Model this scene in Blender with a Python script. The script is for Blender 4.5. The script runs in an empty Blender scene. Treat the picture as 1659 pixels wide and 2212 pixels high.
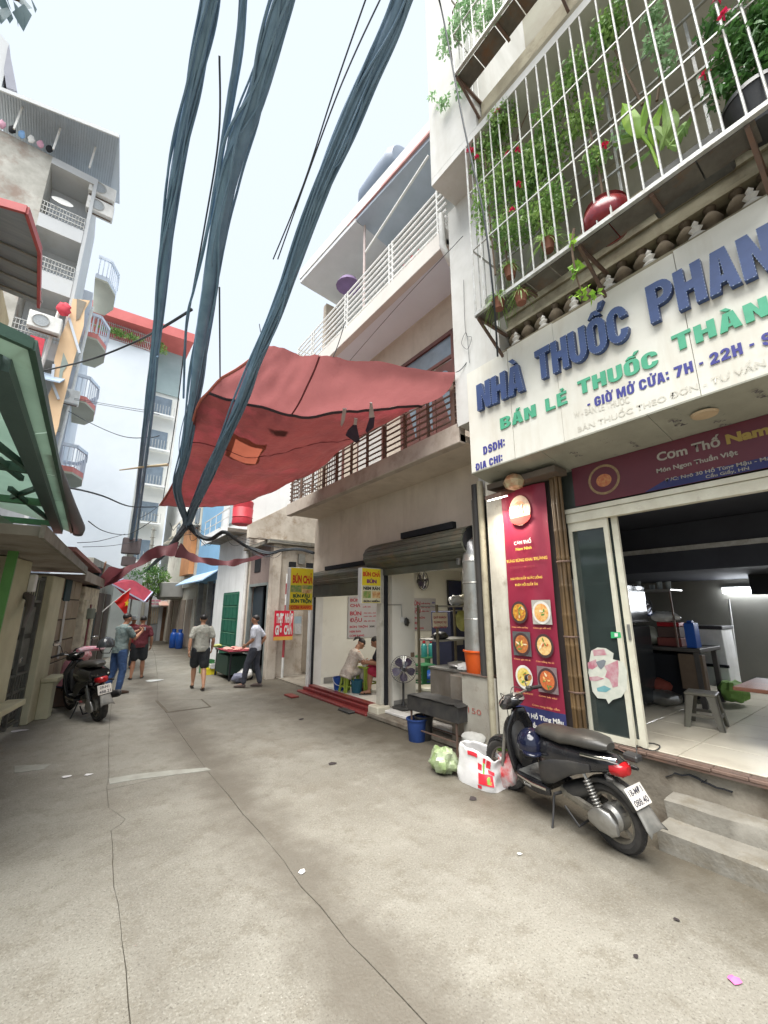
import bpy, bmesh, math, random
from mathutils import Vector, Matrix, noise
random.seed(7)
SC = bpy.context.scene
COL = SC.collection
PI = math.pi
# ------------------------------------------------------------------ camera, world, sun, exposure
PITCH, YAW, EYE = math.radians(13.36), math.radians(-36.916), 1.85
cam_d = bpy.data.cameras.new('camera'); cam = bpy.data.objects.new('camera', cam_d); COL.objects.link(cam)
cam.location = (0, 0, EYE)
cam.rotation_euler = (math.radians(90) + PITCH, 0, YAW)
cam_d.sensor_fit = 'VERTICAL'; cam_d.sensor_height = 24.0; cam_d.lens = 24.0 * 880 / 2212
cam_d.clip_start = 0.05; cam_d.clip_end = 2000
SC.camera = cam
SUN_EL, SUN_AZ = math.radians(68), math.radians(238)      # azimuth clockwise from +Y
world = bpy.data.worlds.new('World'); SC.world = world; world.use_nodes = True
nt = world.node_tree; nt.nodes.clear()
sky = nt.nodes.new('ShaderNodeTexSky'); sky.sky_type = 'NISHITA'; sky.sun_disc = False
sky.sun_elevation = SUN_EL; sky.sun_rotation = SUN_AZ; sky.air_density = 1.0; sky.dust_density = 5.0; sky.ozone_density = 1.0
hs = nt.nodes.new('ShaderNodeHueSaturation'); hs.inputs['Saturation'].default_value = 0.3
mx = nt.nodes.new('ShaderNodeMix'); mx.data_type = 'RGBA'; mx.inputs['Factor'].default_value = 0.9
mx.inputs['B'].default_value = (5.85, 6.5, 7.3, 1)       # the even white cloud of an overcast day
bg = nt.nodes.new('ShaderNodeBackground'); bg.inputs['Strength'].default_value = 0.05
wo = nt.nodes.new('ShaderNodeOutputWorld')
nt.links.new(sky.outputs[0], hs.inputs['Color']); nt.links.new(hs.outputs[0], mx.inputs['A'])
nt.links.new(mx.outputs['Result'], bg.inputs['Color']); nt.links.new(bg.outputs[0], wo.inputs['Surface'])
sun_d = bpy.data.lights.new('sun', 'SUN'); sun_d.energy = 2.9; sun_d.angle = math.radians(52); sun_d.color = (1.0, 0.975, 0.93)
sun = bpy.data.objects.new('sun', sun_d); COL.objects.link(sun)
sdir = Vector((math.sin(SUN_AZ) * math.cos(SUN_EL), math.cos(SUN_AZ) * math.cos(SUN_EL), math.sin(SUN_EL)))
sun.rotation_euler = sdir.to_track_quat('Z', 'Y').to_euler()
SC.view_settings.view_transform = 'Standard'; SC.view_settings.look = 'None'
SC.view_settings.exposure = 1.7; SC.view_settings.gamma = 1.0; SC.view_settings.use_curve_mapping = False
SC.cycles.max_bounces = 8; SC.cycles.diffuse_bounces = 5; SC.cycles.transparent_max_bounces = 12
SC.cycles.use_denoising = True
SC.cycles.sample_clamp_indirect = 6.0

# ------------------------------------------------------------------ from a measured picture point to a point of the place
CX, CY, F = 829.5, 1106.0, 880.0
K = 1659 / 1921
def ray(x, y):
    b = F * math.cos(PITCH) + (y - CY) * math.sin(PITCH); up = F * math.sin(PITCH) - (y - CY) * math.cos(PITCH)
    a = x - CX; c, s = math.cos(YAW), math.sin(YAW)
    return Vector((a * c - b * s, a * s + b * c, up))
EYEV = Vector((0, 0, EYE))
def g(x, y, z=0.0): d = ray(x, y); return EYEV + d * ((z - EYE) / d.z)
def px(x, y, X): d = ray(x, y); return EYEV + d * (X / d.x)
def py(x, y, Y): d = ray(x, y); return EYEV + d * (Y / d.y)
def Z(x0, y0, w, zw):
    s = w / zw
    return lambda x, y: ((x0 + x * s) * K, (y0 + y * s) * K)

# ------------------------------------------------------------------ materials
MATS = {}
def mat(name, c, c2=None, s=4.0, rough=0.75, metal=0.0, bump=0.12, bs=60.0, stain=None, ss=1.2, st=(0.5, 0.68),
        coords='obj', spec=0.5, transl=0.0, alpha=None, emit=None, stretch=(1, 1, 1), streak=None):
    if name in MATS: return MATS[name]
    m = bpy.data.materials.new(name); m.use_nodes = True; n = m.node_tree; N = n.nodes; L = n.links
    b = N['Principled BSDF']; b.inputs['Roughness'].default_value = rough; b.inputs['Metallic'].default_value = metal
    b.inputs['Specular IOR Level'].default_value = spec
    if coords == 'obj':
        tc = N.new('ShaderNodeTexCoord').outputs['Object']
    else:
        tc = N.new('ShaderNodeNewGeometry').outputs['Position']
    mp = N.new('ShaderNodeMapping'); mp.inputs['Scale'].default_value = stretch; L.new(tc, mp.inputs['Vector']); tc = mp.outputs[0]
    c = tuple(c) + (1,); c2 = tuple(c2) + (1,) if c2 else tuple(v * 0.8 for v in c[:3]) + (1,)
    n1 = N.new('ShaderNodeTexNoise'); n1.inputs['Scale'].default_value = s; n1.inputs['Detail'].default_value = 5; n1.inputs['Roughness'].default_value = 0.62
    L.new(tc, n1.inputs['Vector'])
    r1 = N.new('ShaderNodeValToRGB'); r1.color_ramp.elements[0].position = 0.35; r1.color_ramp.elements[1].position = 0.65
    r1.color_ramp.elements[0].color = c2; r1.color_ramp.elements[1].color = c
    L.new(n1.outputs['Fac'], r1.inputs['Fac']); col = r1.outputs['Color']
    def layer(colr, scale, lo, hi, strch=None, amt=1.0):
        nonlocal col
        n2 = N.new('ShaderNodeTexNoise'); n2.inputs['Scale'].default_value = scale; n2.inputs['Detail'].default_value = 6; n2.inputs['Roughness'].default_value = 0.7
        if strch:
            m2 = N.new('ShaderNodeMapping'); m2.inputs['Scale'].default_value = strch; L.new(tc, m2.inputs['Vector']); L.new(m2.outputs[0], n2.inputs['Vector'])
        else: L.new(tc, n2.inputs['Vector'])
        mr = N.new('ShaderNodeMapRange'); mr.inputs['From Min'].default_value = lo; mr.inputs['From Max'].default_value = hi; mr.inputs['To Max'].default_value = amt
        L.new(n2.outputs['Fac'], mr.inputs['Value'])
        mi = N.new('ShaderNodeMix'); mi.data_type = 'RGBA'; L.new(mr.outputs[0], mi.inputs['Factor']); L.new(col, mi.inputs['A'])
        mi.inputs['B'].default_value = tuple(colr) + (1,); col = mi.outputs['Result']
    if stain: layer(stain, ss, st[0], st[1], None, 0.85)
    if streak: layer(streak, 3.0, 0.5, 0.75, (1.1, 1.1, 0.16), 0.45)
    L.new(col, b.inputs['Base Color'])
    if bump:
        nb = N.new('ShaderNodeTexNoise'); nb.inputs['Scale'].default_value = bs; nb.inputs['Detail'].default_value = 3; L.new(tc, nb.inputs['Vector'])
        bp = N.new('ShaderNodeBump'); bp.inputs['Strength'].default_value = bump; bp.inputs['Distance'].default_value = 0.01
        L.new(nb.outputs['Fac'], bp.inputs['Height']); L.new(bp.outputs[0], b.inputs['Normal'])
    out = N['Material Output']
    if transl:
        tr = N.new('ShaderNodeBsdfTranslucent'); L.new(col, tr.inputs['Color']); mxs = N.new('ShaderNodeMixShader'); mxs.inputs['Fac'].default_value = transl
        L.new(b.outputs[0], mxs.inputs[1]); L.new(tr.outputs[0], mxs.inputs[2]); L.new(mxs.outputs[0], out.inputs['Surface'])
    if alpha is not None:
        b.inputs['Alpha'].default_value = alpha
    if emit:
        b.inputs['Emission Color'].default_value = tuple(emit[0]) + (1,); b.inputs['Emission Strength'].default_value = emit[1]
    MATS[name] = m; return m

# ------------------------------------------------------------------ objects
WM = {}                                                   # world matrices of the things
def thing(name, label, cat, loc=(0, 0, 0), rz=0.0, group=None, tilt=None):
    o = bpy.data.objects.new(name, None); o.empty_display_size = 0.2; COL.objects.link(o)
    M = Matrix.Translation(Vector(loc)) @ Matrix.Rotation(rz, 4, 'Z')
    if tilt is not None: M = M @ tilt
    o.matrix_world = M; WM[o.name] = M
    o['label'] = label; o['category'] = cat
    if group: o['group'] = group
    return o
def tag(o, label, cat, group=None):
    o['label'] = label; o['category'] = cat
    if group: o['group'] = group
    return o
def struct(o): o['kind'] = 'structure'; return o

class MB:
    def __init__(s): s.v = []; s.f = []
    def add(s, vs, fs, M=None):
        b = len(s.v); s.v += [tuple(M @ Vector(v)) for v in vs] if M is not None else [tuple(v) for v in vs]
        s.f += [tuple(i + b for i in f) for f in fs]; return s
    def box(s, a, b, M=None):
        x0, y0, z0 = a; x1, y1, z1 = b
        return s.add([(x0,y0,z0),(x1,y0,z0),(x1,y1,z0),(x0,y1,z0),(x0,y0,z1),(x1,y0,z1),(x1,y1,z1),(x0,y1,z1)],
              [(0,3,2,1),(4,5,6,7),(0,1,5,4),(1,2,6,5),(2,3,7,6),(3,0,4,7)], M)
    def bbox(s, a, b, r=0.01, M=None):                   # box with chamfered edges
        a = Vector(a); b = Vector(b); bm = bmesh.new(); bmesh.ops.create_cube(bm, size=1)
        for v in bm.verts: v.co = Vector([(a[i] + b[i]) / 2 + v.co[i] * abs(b[i] - a[i]) for i in range(3)])
        bmesh.ops.bevel(bm, geom=list(bm.edges), offset=r, segments=1, affect='EDGES')
        bm.verts.index_update()
        s.add([v.co.copy() for v in bm.verts], [[v.index for v in f.verts] for f in bm.faces], M); bm.free(); return s
    def bar(s, p, q, w, h=None, up=(0, 0, 1)):            # rectangular bar from p to q
        h = h or w; p = Vector(p); q = Vector(q); d = (q - p).normalized(); u = Vector(up)
        if abs(d.dot(u)) > 0.98: u = Vector((0, 1, 0))
        r = d.cross(u).normalized(); u = r.cross(d)
        vs = [p + r * sx * w / 2 + u * sy * h / 2 for sx, sy in ((-1,-1),(1,-1),(1,1),(-1,1))] + [q + r * sx * w / 2 + u * sy * h / 2 for sx, sy in ((-1,-1),(1,-1),(1,1),(-1,1))]
        return s.add(vs, [(0,3,2,1),(4,5,6,7),(0,1,5,4),(1,2,6,5),(2,3,7,6),(3,0,4,7)])
    def tube(s, pts, r, n=8, cap=True, flat=1.0, M=None):
        pts = [Vector(p) for p in pts]; rs = r if isinstance(r, (list, tuple)) else [r] * len(pts)
        vs = []; fs = []; pu = None
        for i, p in enumerate(pts):
            d = (pts[min(i + 1, len(pts) - 1)] - pts[max(i - 1, 0)])
            d = d.normalized() if d.length > 1e-9 else Vector((0, 0, 1))
            if pu is None: pu = Vector((0, 0, 1)) if abs(d.z) < 0.95 else Vector((1, 0, 0))
            a = d.cross(pu).normalized(); u = a.cross(d).normalized(); pu = u
            for k in range(n):
                t = 2 * PI * k / n; vs.append(p + a * math.cos(t) * rs[i] + u * math.sin(t) * rs[i] * flat)
        for i in range(len(pts) - 1):
            for k in range(n): fs.append((i*n+k, i*n+(k+1)%n, (i+1)*n+(k+1)%n, (i+1)*n+k))
        if cap: fs.append(tuple(range(n))[::-1]); fs.append(tuple((len(pts)-1)*n + k for k in range(n)))
        return s.add(vs, fs, M)
    def lathe(s, prof, n=24, M=None, close=False):        # prof: (radius, z)
        vs = []; fs = []
        for r, z in prof:
            for k in range(n): t = 2*PI*k/n; vs.append((r*math.cos(t), r*math.sin(t), z))
        m = len(prof)
        for i in range(m - 1):
            for k in range(n): fs.append((i*n+k, i*n+(k+1)%n, (i+1)*n+(k+1)%n, (i+1)*n+k))
        if not close:
            if prof[0][0] > 1e-4: fs.append(tuple(range(n))[::-1])
            if prof[-1][0] > 1e-4: fs.append(tuple((m-1)*n+k for k in range(n)))
        else:
            for k in range(n): fs.append(((m-1)*n+k, (m-1)*n+(k+1)%n, (k+1)%n, k))
        return s.add(vs, fs, M)
    def prism(s, poly, d, M=None):                        # closed 3D polygon pushed along vector d
        d = Vector(d); n = len(poly); p = [Vector(q) for q in poly]
        return s.add(p + [q + d for q in p], [tuple(range(n))[::-1], tuple(n + i for i in range(n))] + [(i, (i+1)%n, n+(i+1)%n, n+i) for i in range(n)], M)
    def quad(s, a, b, c, d): return s.add([a, b, c, d], [(0, 1, 2, 3)])
    def loft(s, secs, n=16, e=2.5, M=None):               # secs: (x, yc, zc, half width, half height) superellipses along x
        vs = []; fs = []
        for x, yc, zc, hw, hh in secs:
            for k in range(n):
                t = 2*PI*k/n; c, q = math.cos(t), math.sin(t)
                vs.append((x, yc + hw*math.copysign(abs(c)**(2/e), c), zc + hh*math.copysign(abs(q)**(2/e), q)))
        m = len(secs)
        for i in range(m-1):
            for k in range(n): fs.append((i*n+k, i*n+(k+1)%n, (i+1)*n+(k+1)%n, (i+1)*n+k))
        fs.append(tuple(range(n))[::-1]); fs.append(tuple((m-1)*n+k for k in range(n)))
        return s.add(vs, fs, M)
    def ball(s, c, r, n=12, M=None):
        c = Vector(c); r = Vector(r) if hasattr(r, '__len__') else Vector((r, r, r))
        prof = []; m = max(4, n // 2)
        vs = []; fs = []
        for i in range(m + 1):
            a = PI * i / m
            for k in range(n): t = 2*PI*k/n; vs.append((c.x + r.x*math.sin(a)*math.cos(t), c.y + r.y*math.sin(a)*math.sin(t), c.z - r.z*math.cos(a)))
        for i in range(m):
            for k in range(n): fs.append((i*n+k, i*n+(k+1)%n, (i+1)*n+(k+1)%n, (i+1)*n+k))
        return s.add(vs, fs, M)
    def disc(s, c, u, v, ru, rv=None, n=20):
        c = Vector(c); u = Vector(u); v = Vector(v); rv = rv or ru
        return s.add([c + u*ru*math.cos(2*PI*k/n) + v*rv*math.sin(2*PI*k/n) for k in range(n)], [tuple(range(n))])
    def build(s, name, m, parent=None, smooth=False, local=False, fix=True):
        me = bpy.data.meshes.new(name); vs = s.v
        if parent is not None and not local:
            I = WM[parent.name].inverted(); vs = [tuple(I @ Vector(v)) for v in vs]
        me.from_pydata(vs, [], s.f)
        if fix:
            bm = bmesh.new(); bm.from_mesh(me)
            if smooth: bmesh.ops.remove_doubles(bm, verts=bm.verts, dist=1e-5)
            bmesh.ops.recalc_face_normals(bm, faces=bm.faces); bm.to_mesh(me); bm.free()
        if smooth:
            for p in me.polygons: p.use_smooth = True
            try: me.set_sharp_from_angle(angle=math.radians(40))
            except Exception: pass
        me.materials.append(m)
        o = bpy.data.objects.new(name, me); COL.objects.link(o)
        if parent is not None:
            o.parent = parent; WM[o.name] = WM[parent.name]
        else: WM[o.name] = Matrix.Identity(4)
        return o
def dup(root, loc=None, rz=None, label=None):
    r = root.copy(); COL.objects.link(r)
    if loc is not None: r.location = loc
    if rz is not None: r.rotation_euler = (0, 0, rz)
    if label: r['label'] = label
    for ch in list(root.children):
        c = ch.copy(); COL.objects.link(c); c.parent = r
        for q in ch.children:
            d = q.copy(); COL.objects.link(d); d.parent = c
    return r
def text(s, h, o, xd, yd, m, name='letters', parent=None, ext=0.002, width=None, bold=0.0, align=None, shear=0.0):
    """flat or raised lettering: h cap height, o baseline start, xd/yd writing axes"""
    cu = bpy.data.curves.new('t', 'FONT'); cu.body = s; cu.size = 1; cu.offset = bold; cu.extrude = 0; cu.resolution_u = 3; cu.shear = shear
    ob = bpy.data.objects.new('t', cu); COL.objects.link(ob); bpy.context.view_layer.update()
    me = bpy.data.meshes.new_from_object(ob.evaluated_get(bpy.context.evaluated_depsgraph_get()))
    bpy.data.objects.remove(ob); bpy.data.curves.remove(cu)
    xd = Vector(xd).normalized(); yd = Vector(yd).normalized(); nd = xd.cross(yd); o = Vector(o)
    xs = [v.co.x for v in me.vertices]
    if not xs: return None
    x0, x1 = min(xs), max(xs); sy = h / 0.73; sx = (width / (x1 - x0)) if width else sy
    off = 0 if not width else -x0
    if align == 'c': off = -(x0 + x1) / 2
    bm = bmesh.new(); bm.from_mesh(me)
    if ext > 0.003:
        r = bmesh.ops.extrude_face_region(bm, geom=list(bm.faces)); vv = [e for e in r['geom'] if isinstance(e, bmesh.types.BMVert)]
        for v in vv: v.co.z = 1.0
    zz = ext if ext > 0.003 else 0
    for v in bm.verts:
        c = v.co.copy(); v.co = o + xd * (c.x + off) * sx + yd * c.y * sy + nd * (c.z * zz + (0 if zz else ext))
    if parent is not None:
        I = WM[parent.name].inverted()
        for v in bm.verts: v.co = I @ v.co
    bm.to_mesh(me); bm.free(); me.materials.clear(); me.materials.append(m); me.name = name
    ob = bpy.data.objects.new(name, me); COL.objects.link(ob)
    if parent is not None: ob.parent = parent; WM[ob.name] = WM[parent.name]
    return ob
def sag(p, q, d, n=10):
    p = Vector(p); q = Vector(q)
    return [p.lerp(q, i/n) - Vector((0, 0, d * 4 * (i/n) * (1 - i/n))) for i in range(n + 1)]
def smooth_path(pts, n=6):
    pts = [Vector(p) for p in pts]; P = [pts[0]] + pts + [pts[-1]]; out = []
    for i in range(1, len(P) - 2):
        a, b, c, d = P[i-1], P[i], P[i+1], P[i+2]
        for k in range(n):
            t = k / n
            out.append(0.5 * ((2*b) + (c - a)*t + (2*a - 5*b + 4*c - d)*t*t + (3*b - a - 3*c + d)*t**3))
    out.append(pts[-1]); return out
RX = lambda a: Matrix.Rotation(a, 4, 'X'); RY = lambda a: Matrix.Rotation(a, 4, 'Y'); RZ = lambda a: Matrix.Rotation(a, 4, 'Z'); T = Matrix.Translation
YM, ZP = Vector((0, -1, 0)), Vector((0, 0, 1))            # writing axes on faces that look to the street (-X)

# colours shared by many
m_cream = mat('cream_plaster', (0.62, 0.58, 0.46), (0.52, 0.48, 0.38), 2.5, 0.85, stain=(0.30, 0.26, 0.19), ss=1.5, st=(0.58, 0.8))
m_white_wall = mat('white_plaster', (0.70, 0.69, 0.66), (0.60, 0.58, 0.54), 1.8, 0.85, coords='pos', streak=(0.42, 0.38, 0.32))
m_beige_wall = mat('beige_plaster', (0.60, 0.52, 0.43), (0.50, 0.43, 0.35), 1.2, 0.88, coords='pos', stain=(0.34, 0.27, 0.20), ss=0.9, st=(0.55, 0.8), streak=(0.36, 0.28, 0.22))
m_conc = mat('bare_concrete', (0.25, 0.225, 0.18), (0.18, 0.155, 0.12), 3, 0.9, coords='pos', bump=0.6, bs=28, stain=(0.11, 0.085, 0.06), ss=2.2, st=(0.48, 0.66), streak=(0.12, 0.10, 0.075))
m_conc_l = mat('pale_concrete', (0.25, 0.235, 0.20), (0.18, 0.166, 0.137), 4, 0.9, coords='pos', bump=0.5, bs=30, stain=(0.15, 0.125, 0.085), ss=3.0, st=(0.5, 0.68))
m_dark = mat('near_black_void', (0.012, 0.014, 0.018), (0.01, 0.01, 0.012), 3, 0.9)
m_black = mat('black_rubber', (0.018, 0.018, 0.02), (0.03, 0.028, 0.026), 8, 0.6)
m_steel = mat('dull_steel', (0.42, 0.42, 0.40), (0.30, 0.29, 0.27), 5, 0.42, 0.8, stain=(0.22, 0.16, 0.11), ss=2.5, st=(0.55, 0.8))
m_chrome = mat('bright_steel', (0.75, 0.75, 0.74), (0.6, 0.6, 0.58), 8, 0.2, 1.0, bump=0.02)
m_galv = mat('galvanised_bar', (0.50, 0.51, 0.50), (0.34, 0.33, 0.30), 9, 0.5, 0.35, stain=(0.25, 0.13, 0.07), ss=6, st=(0.62, 0.8))
m_rust = mat('rusty_brown_steel', (0.13, 0.095, 0.08), (0.17, 0.10, 0.07), 9, 0.7, 0.3)
m_whitep = mat('white_paint', (0.74, 0.74, 0.72), (0.62, 0.62, 0.59), 6, 0.55, stain=(0.38, 0.33, 0.26), ss=3, st=(0.6, 0.85))
m_glass = mat('dusty_glass', (0.055, 0.075, 0.07), (0.035, 0.045, 0.042), 2, 0.06, alpha=0.55, bump=0)
m_wire_d = mat('black_cable', (0.022, 0.028, 0.034), (0.04, 0.048, 0.055), 6, 0.65, coords='pos')
m_wire = mat('glare_tinted_cable', (0.13, 0.215, 0.31), (0.18, 0.28, 0.385), 6, 0.65, coords='pos')  # black cables tinted blue-grey, the sky glare put into their colour
# ------------------------------------------------------------------ measured picture frames
z1 = Z(1050,0,871,1659); z2 = Z(1100,700,821,1659); z3 = Z(680,1200,600,1659); z4 = Z(1000,1650,700,1659); z5 = Z(1220,1180,701,1659)
z6 = Z(420,1380,400,1659); z7 = Z(0,1700,1000,1659); z8 = Z(1500,1800,421,1224)
a2 = Z(0,500,640,1659); a3 = Z(0,1100,480,1659); a4 = Z(150,1400,400,1659); a5 = Z(380,800,800,1659); a6 = Z(640,250,600,1659)
b1 = Z(0,1350,260,959); b2 = Z(180,1250,380,1659); b3 = Z(400,1200,380,1659); b4 = Z(0,200,340,1253); b5 = Z(60,760,340,1567)
b6 = Z(1240,1200,240,885); b7 = Z(1560,1350,361,1452); b8 = Z(820,1550,300,1659); b9 = Z(0,820,220,811)
# ------------------------------------------------------------------ ground
m_road = mat('street_concrete', (0.25, 0.236, 0.198), (0.185, 0.171, 0.14), 0.9, 0.85, coords='pos', bump=0.6, bs=48, stain=(0.165, 0.14, 0.105), ss=0.55, st=(0.53, 0.74))
def road_extra(m):
    n = m.node_tree; N = n.nodes; L = n.links; b = N['Principled BSDF']
    pos = N.new('ShaderNodeNewGeometry').outputs['Position']
    src = b.inputs['Base Color'].links[0].from_socket
    def mixin(src, fac, colr):
        mi = N.new('ShaderNodeMix'); mi.data_type = 'RGBA'; L.new(fac, mi.inputs['Factor']); L.new(src, mi.inputs['A']); mi.inputs['B'].default_value = tuple(colr) + (1,)
        return mi.outputs['Result']
    def ramp(sock, a, bb, amt=1.0):
        r = N.new('ShaderNodeMapRange'); r.inputs['From Min'].default_value = a; r.inputs['From Max'].default_value = bb; r.inputs['To Max'].default_value = amt; L.new(sock, r.inputs['Value']); return r.outputs[0]
    def noi(sc, det=4, rough=0.6):
        t = N.new('ShaderNodeTexNoise'); t.inputs['Scale'].default_value = sc; t.inputs['Detail'].default_value = det; t.inputs['Roughness'].default_value = rough; L.new(pos, t.inputs['Vector']); return t.outputs['Fac']
    def mul(a, bb):
        t = N.new('ShaderNodeMath'); t.operation = 'MULTIPLY'; L.new(a, t.inputs[0]); L.new(bb, t.inputs[1]); return t.outputs[0]
    # mid-size mottling, fine grit, pale aggregate chips and dark pits
    src = mixin(src, ramp(noi(4.5, 7, 0.78), 0.50, 0.62, 0.6), (0.15, 0.133, 0.10))
    src = mixin(src, ramp(noi(2.3, 6, 0.75), 0.53, 0.68, 0.40), (0.31, 0.297, 0.257))
    src = mixin(src, ramp(noi(62, 3, 0.65), 0.52, 0.66, 0.40), (0.36, 0.345, 0.30))
    src = mixin(src, ramp(noi(85, 3, 0.65), 0.56, 0.66, 0.75), (0.10, 0.09, 0.072))
    v = N.new('ShaderNodeTexVoronoi'); v.inputs['Scale'].default_value = 38; L.new(pos, v.inputs['Vector'])
    src = mixin(src, mul(ramp(v.outputs['Distance'], 0.16, 0.08), ramp(noi(1.4), 0.48, 0.62, 0.5)), (0.50, 0.48, 0.43))
    v2 = N.new('ShaderNodeTexVoronoi'); v2.inputs['Scale'].default_value = 17; L.new(pos, v2.inputs['Vector'])
    src = mixin(src, mul(ramp(v2.outputs['Distance'], 0.14, 0.06), ramp(noi(1.9), 0.5, 0.62, 0.8)), (0.10, 0.09, 0.075))
    # grey slurry and damp soaked in beside the long central joint
    sq = N.new('ShaderNodeSeparateXYZ'); L.new(pos, sq.inputs[0])
    def mt(op, a, bb):
        t = N.new('ShaderNodeMath'); t.operation = op
        for i, v_ in enumerate((a, bb)):
            if isinstance(v_, (int, float)): t.inputs[i].default_value = v_
            else: L.new(v_, t.inputs[i])
        return t.outputs[0]
    dx = mt('SUBTRACT', mt('SUBTRACT', sq.outputs[0], mt('MULTIPLY', sq.outputs[1], 0.03)), 1.47)
    ds = mt('ADD', mt('ABSOLUTE', dx, 0), mt('MULTIPLY', mt('SUBTRACT', noi(1.7, 5, 0.7), 0.5), 1.1))
    src = mixin(src, ramp(ds, 0.45, 0.05, 0.8), (0.115, 0.10, 0.078))
    src = mixin(src, ramp(mt('ADD', mt('ABSOLUTE', mt('SUBTRACT', sq.outputs[0], 0.6), 0), mt('MULTIPLY', noi(2.6, 4), 0.5)), 0.34, 0.16, 0.35), (0.15, 0.135, 0.11))
    # kitchen grime trodden in along the shop fronts
    sp = N.new('ShaderNodeSeparateXYZ'); L.new(pos, sp.inputs[0])
    ad = N.new('ShaderNodeMath'); ad.operation = 'MULTIPLY_ADD'; L.new(noi(1.6, 5, 0.7), ad.inputs[0]); ad.inputs[1].default_value = 1.5; L.new(sp.outputs[0], ad.inputs[2])
    src = mixin(src, ramp(ad.outputs[0], 3.75, 4.75, 0.9), (0.075, 0.062, 0.042))
    L.new(src, b.inputs['Base Color'])
    rr = ramp(noi(1.2, 4), 0.4, 0.7); r2 = N.new('ShaderNodeMapRange'); r2.inputs['To Min'].default_value = 0.62; r2.inputs['To Max'].default_value = 0.92; L.new(rr, r2.inputs['Value']); L.new(r2.outputs[0], b.inputs['Roughness'])
road_extra(m_road)
m_soil = mat('dark_joint_dirt', (0.13, 0.11, 0.08), (0.08, 0.068, 0.05), 12, 0.95, coords='pos')
struct(MB().quad((-400,-400,-0.014), (400,-400,-0.014), (400,400,-0.014), (-400,400,-0.014)).build('ground', m_soil))
road = thing('road', 'grey concrete lane of worn cast slabs running between the houses', 'road'); del road['category']; del road['label']; struct(road)
seamA = [g(*z7(*p)) for p in [(540,1428),(522,1200),(503,1050),(490,930),(472,860),(468,760),(465,680),(462,625),(500,600),(520,578),(450,530),(443,440),(452,415)]]
seamA = [Vector((seamA[0].x, -6, 0)), Vector((seamA[0].x - .01, 0.5, 0))] + seamA + [g(*z7(450,300)), g(*z7(455,170)), Vector((1.25, 14, 0)), Vector((2.0, 20, 0)), Vector((3.2, 30, 0))]
seamB = [g(*z7(*p)) for p in [(1600,1245),(1450,1090),(1330,940),(1250,860),(1180,755),(1080,635),(1010,560),(950,480),(900,425),(855,370)]]
seamB = [Vector((2.2, -6, 0)), Vector((1.62, 0.6, 0))] + seamB + [g(*z7(760,240)), g(*z7(685,130)), Vector((1.72, 10.05, 0)), Vector((2.3, 14, 0)), Vector((3.1, 20, 0)), Vector((4.2, 30, 0))]
def at_y(line, y):
    for a, b in zip(line, line[1:]):
        if min(a.y, b.y) <= y <= max(a.y, b.y) and abs(a.y - b.y) > 1e-6:
            t = (y - a.y) / (b.y - a.y); return a.lerp(b, t)
    return line[-1]
def left_edge(y): return -1.3 + max(0, y - 6) * 0.2
def jl(line, y0, y1, off):
    ys = sorted([p.y for p in line if y0 < p.y < y1] + [y0 + (y1 - y0) * i / 24 for i in range(25)])
    return [Vector((at_y(line, y).x + off + 0.006 * noise.noise(Vector((y * 9, off * 50, 1))), y, 0)) for y in ys]
rows = [(-6, 5.62), (5.62, 9.6), (9.6, 14), (14, 20), (20, 30)]
for i, (y0, y1) in enumerate(rows):
    gp = 0.0022 if y0 < 12 else 0.005
    le = [Vector((left_edge(y0 + (y1-y0)*k/8), y0 + (y1-y0)*k/8, 0)) for k in range(9)]
    ri = [Vector((12 if y1 > 12 else 5.2, y, 0)) for y in (y0, y1)]
    for l, r in ((le, jl(seamA, y0, y1, -gp)), (jl(seamA, y0, y1, gp), jl(seamB, y0, y1, -gp)), (jl(seamB, y0, y1, gp), ri)):
        l = [Vector((p.x, min(max(p.y, y0 + gp), y1 - gp), 0)) for p in l]; r = [Vector((p.x, min(max(p.y, y0 + gp), y1 - gp), 0)) for p in r]
        dz = random.uniform(-0.002, 0.0)
        poly = [(p.x, p.y, dz) for p in l] + [(p.x, p.y, dz) for p in reversed(r)]
        MB().prism(poly[::-1], (0, 0, -0.03)).build('concrete_slab', m_road, road)
# pale mortar strip over the cross joint
m_mortar = mat('pale_mortar', (0.33, 0.33, 0.29), (0.27, 0.265, 0.23), 6, 0.9, coords='pos')
p0 = [g(*z7(*q)) for q in [(450,412),(560,393),(700,378),(858,366),(875,376),(700,398),(560,416),(455,434)]]
MB().prism([(p.x, p.y, 0.0035) for p in p0][::-1], (0,0,-0.01)).build('mortar_strip', m_mortar, road)
p0 = [g(*z7(*q)) for q in [(60,358),(215,350),(180,372),(60,388)]]
MB().prism([(p.x, p.y, 0.0035) for p in p0][::-1], (0,0,-0.01)).build('mortar_strip', m_mortar, road)
# damp dark patch beside the long joint, as its own thin film of slurry
# manhole
mh = [g(*p) for p in [(338,1514),(435,1511),(454,1527),(362,1539)]]
t = thing('manhole_cover', 'rectangular concrete drain cover with a dark joint round it, set in the lane', 'manhole', tuple(sum(mh, Vector()) / 4))
c = sum(mh, Vector()) / 4
MB().prism([tuple(c + (p - c) * 1.05 + Vector((0,0,0.003))) for p in mh], (0,0,-0.01)).build('frame', m_soil, t)
MB().prism([tuple(c + (p - c) * 0.95 + Vector((0,0,0.007))) for p in mh], (0,0,-0.01)).build('cover_slab', m_road, t)
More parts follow.
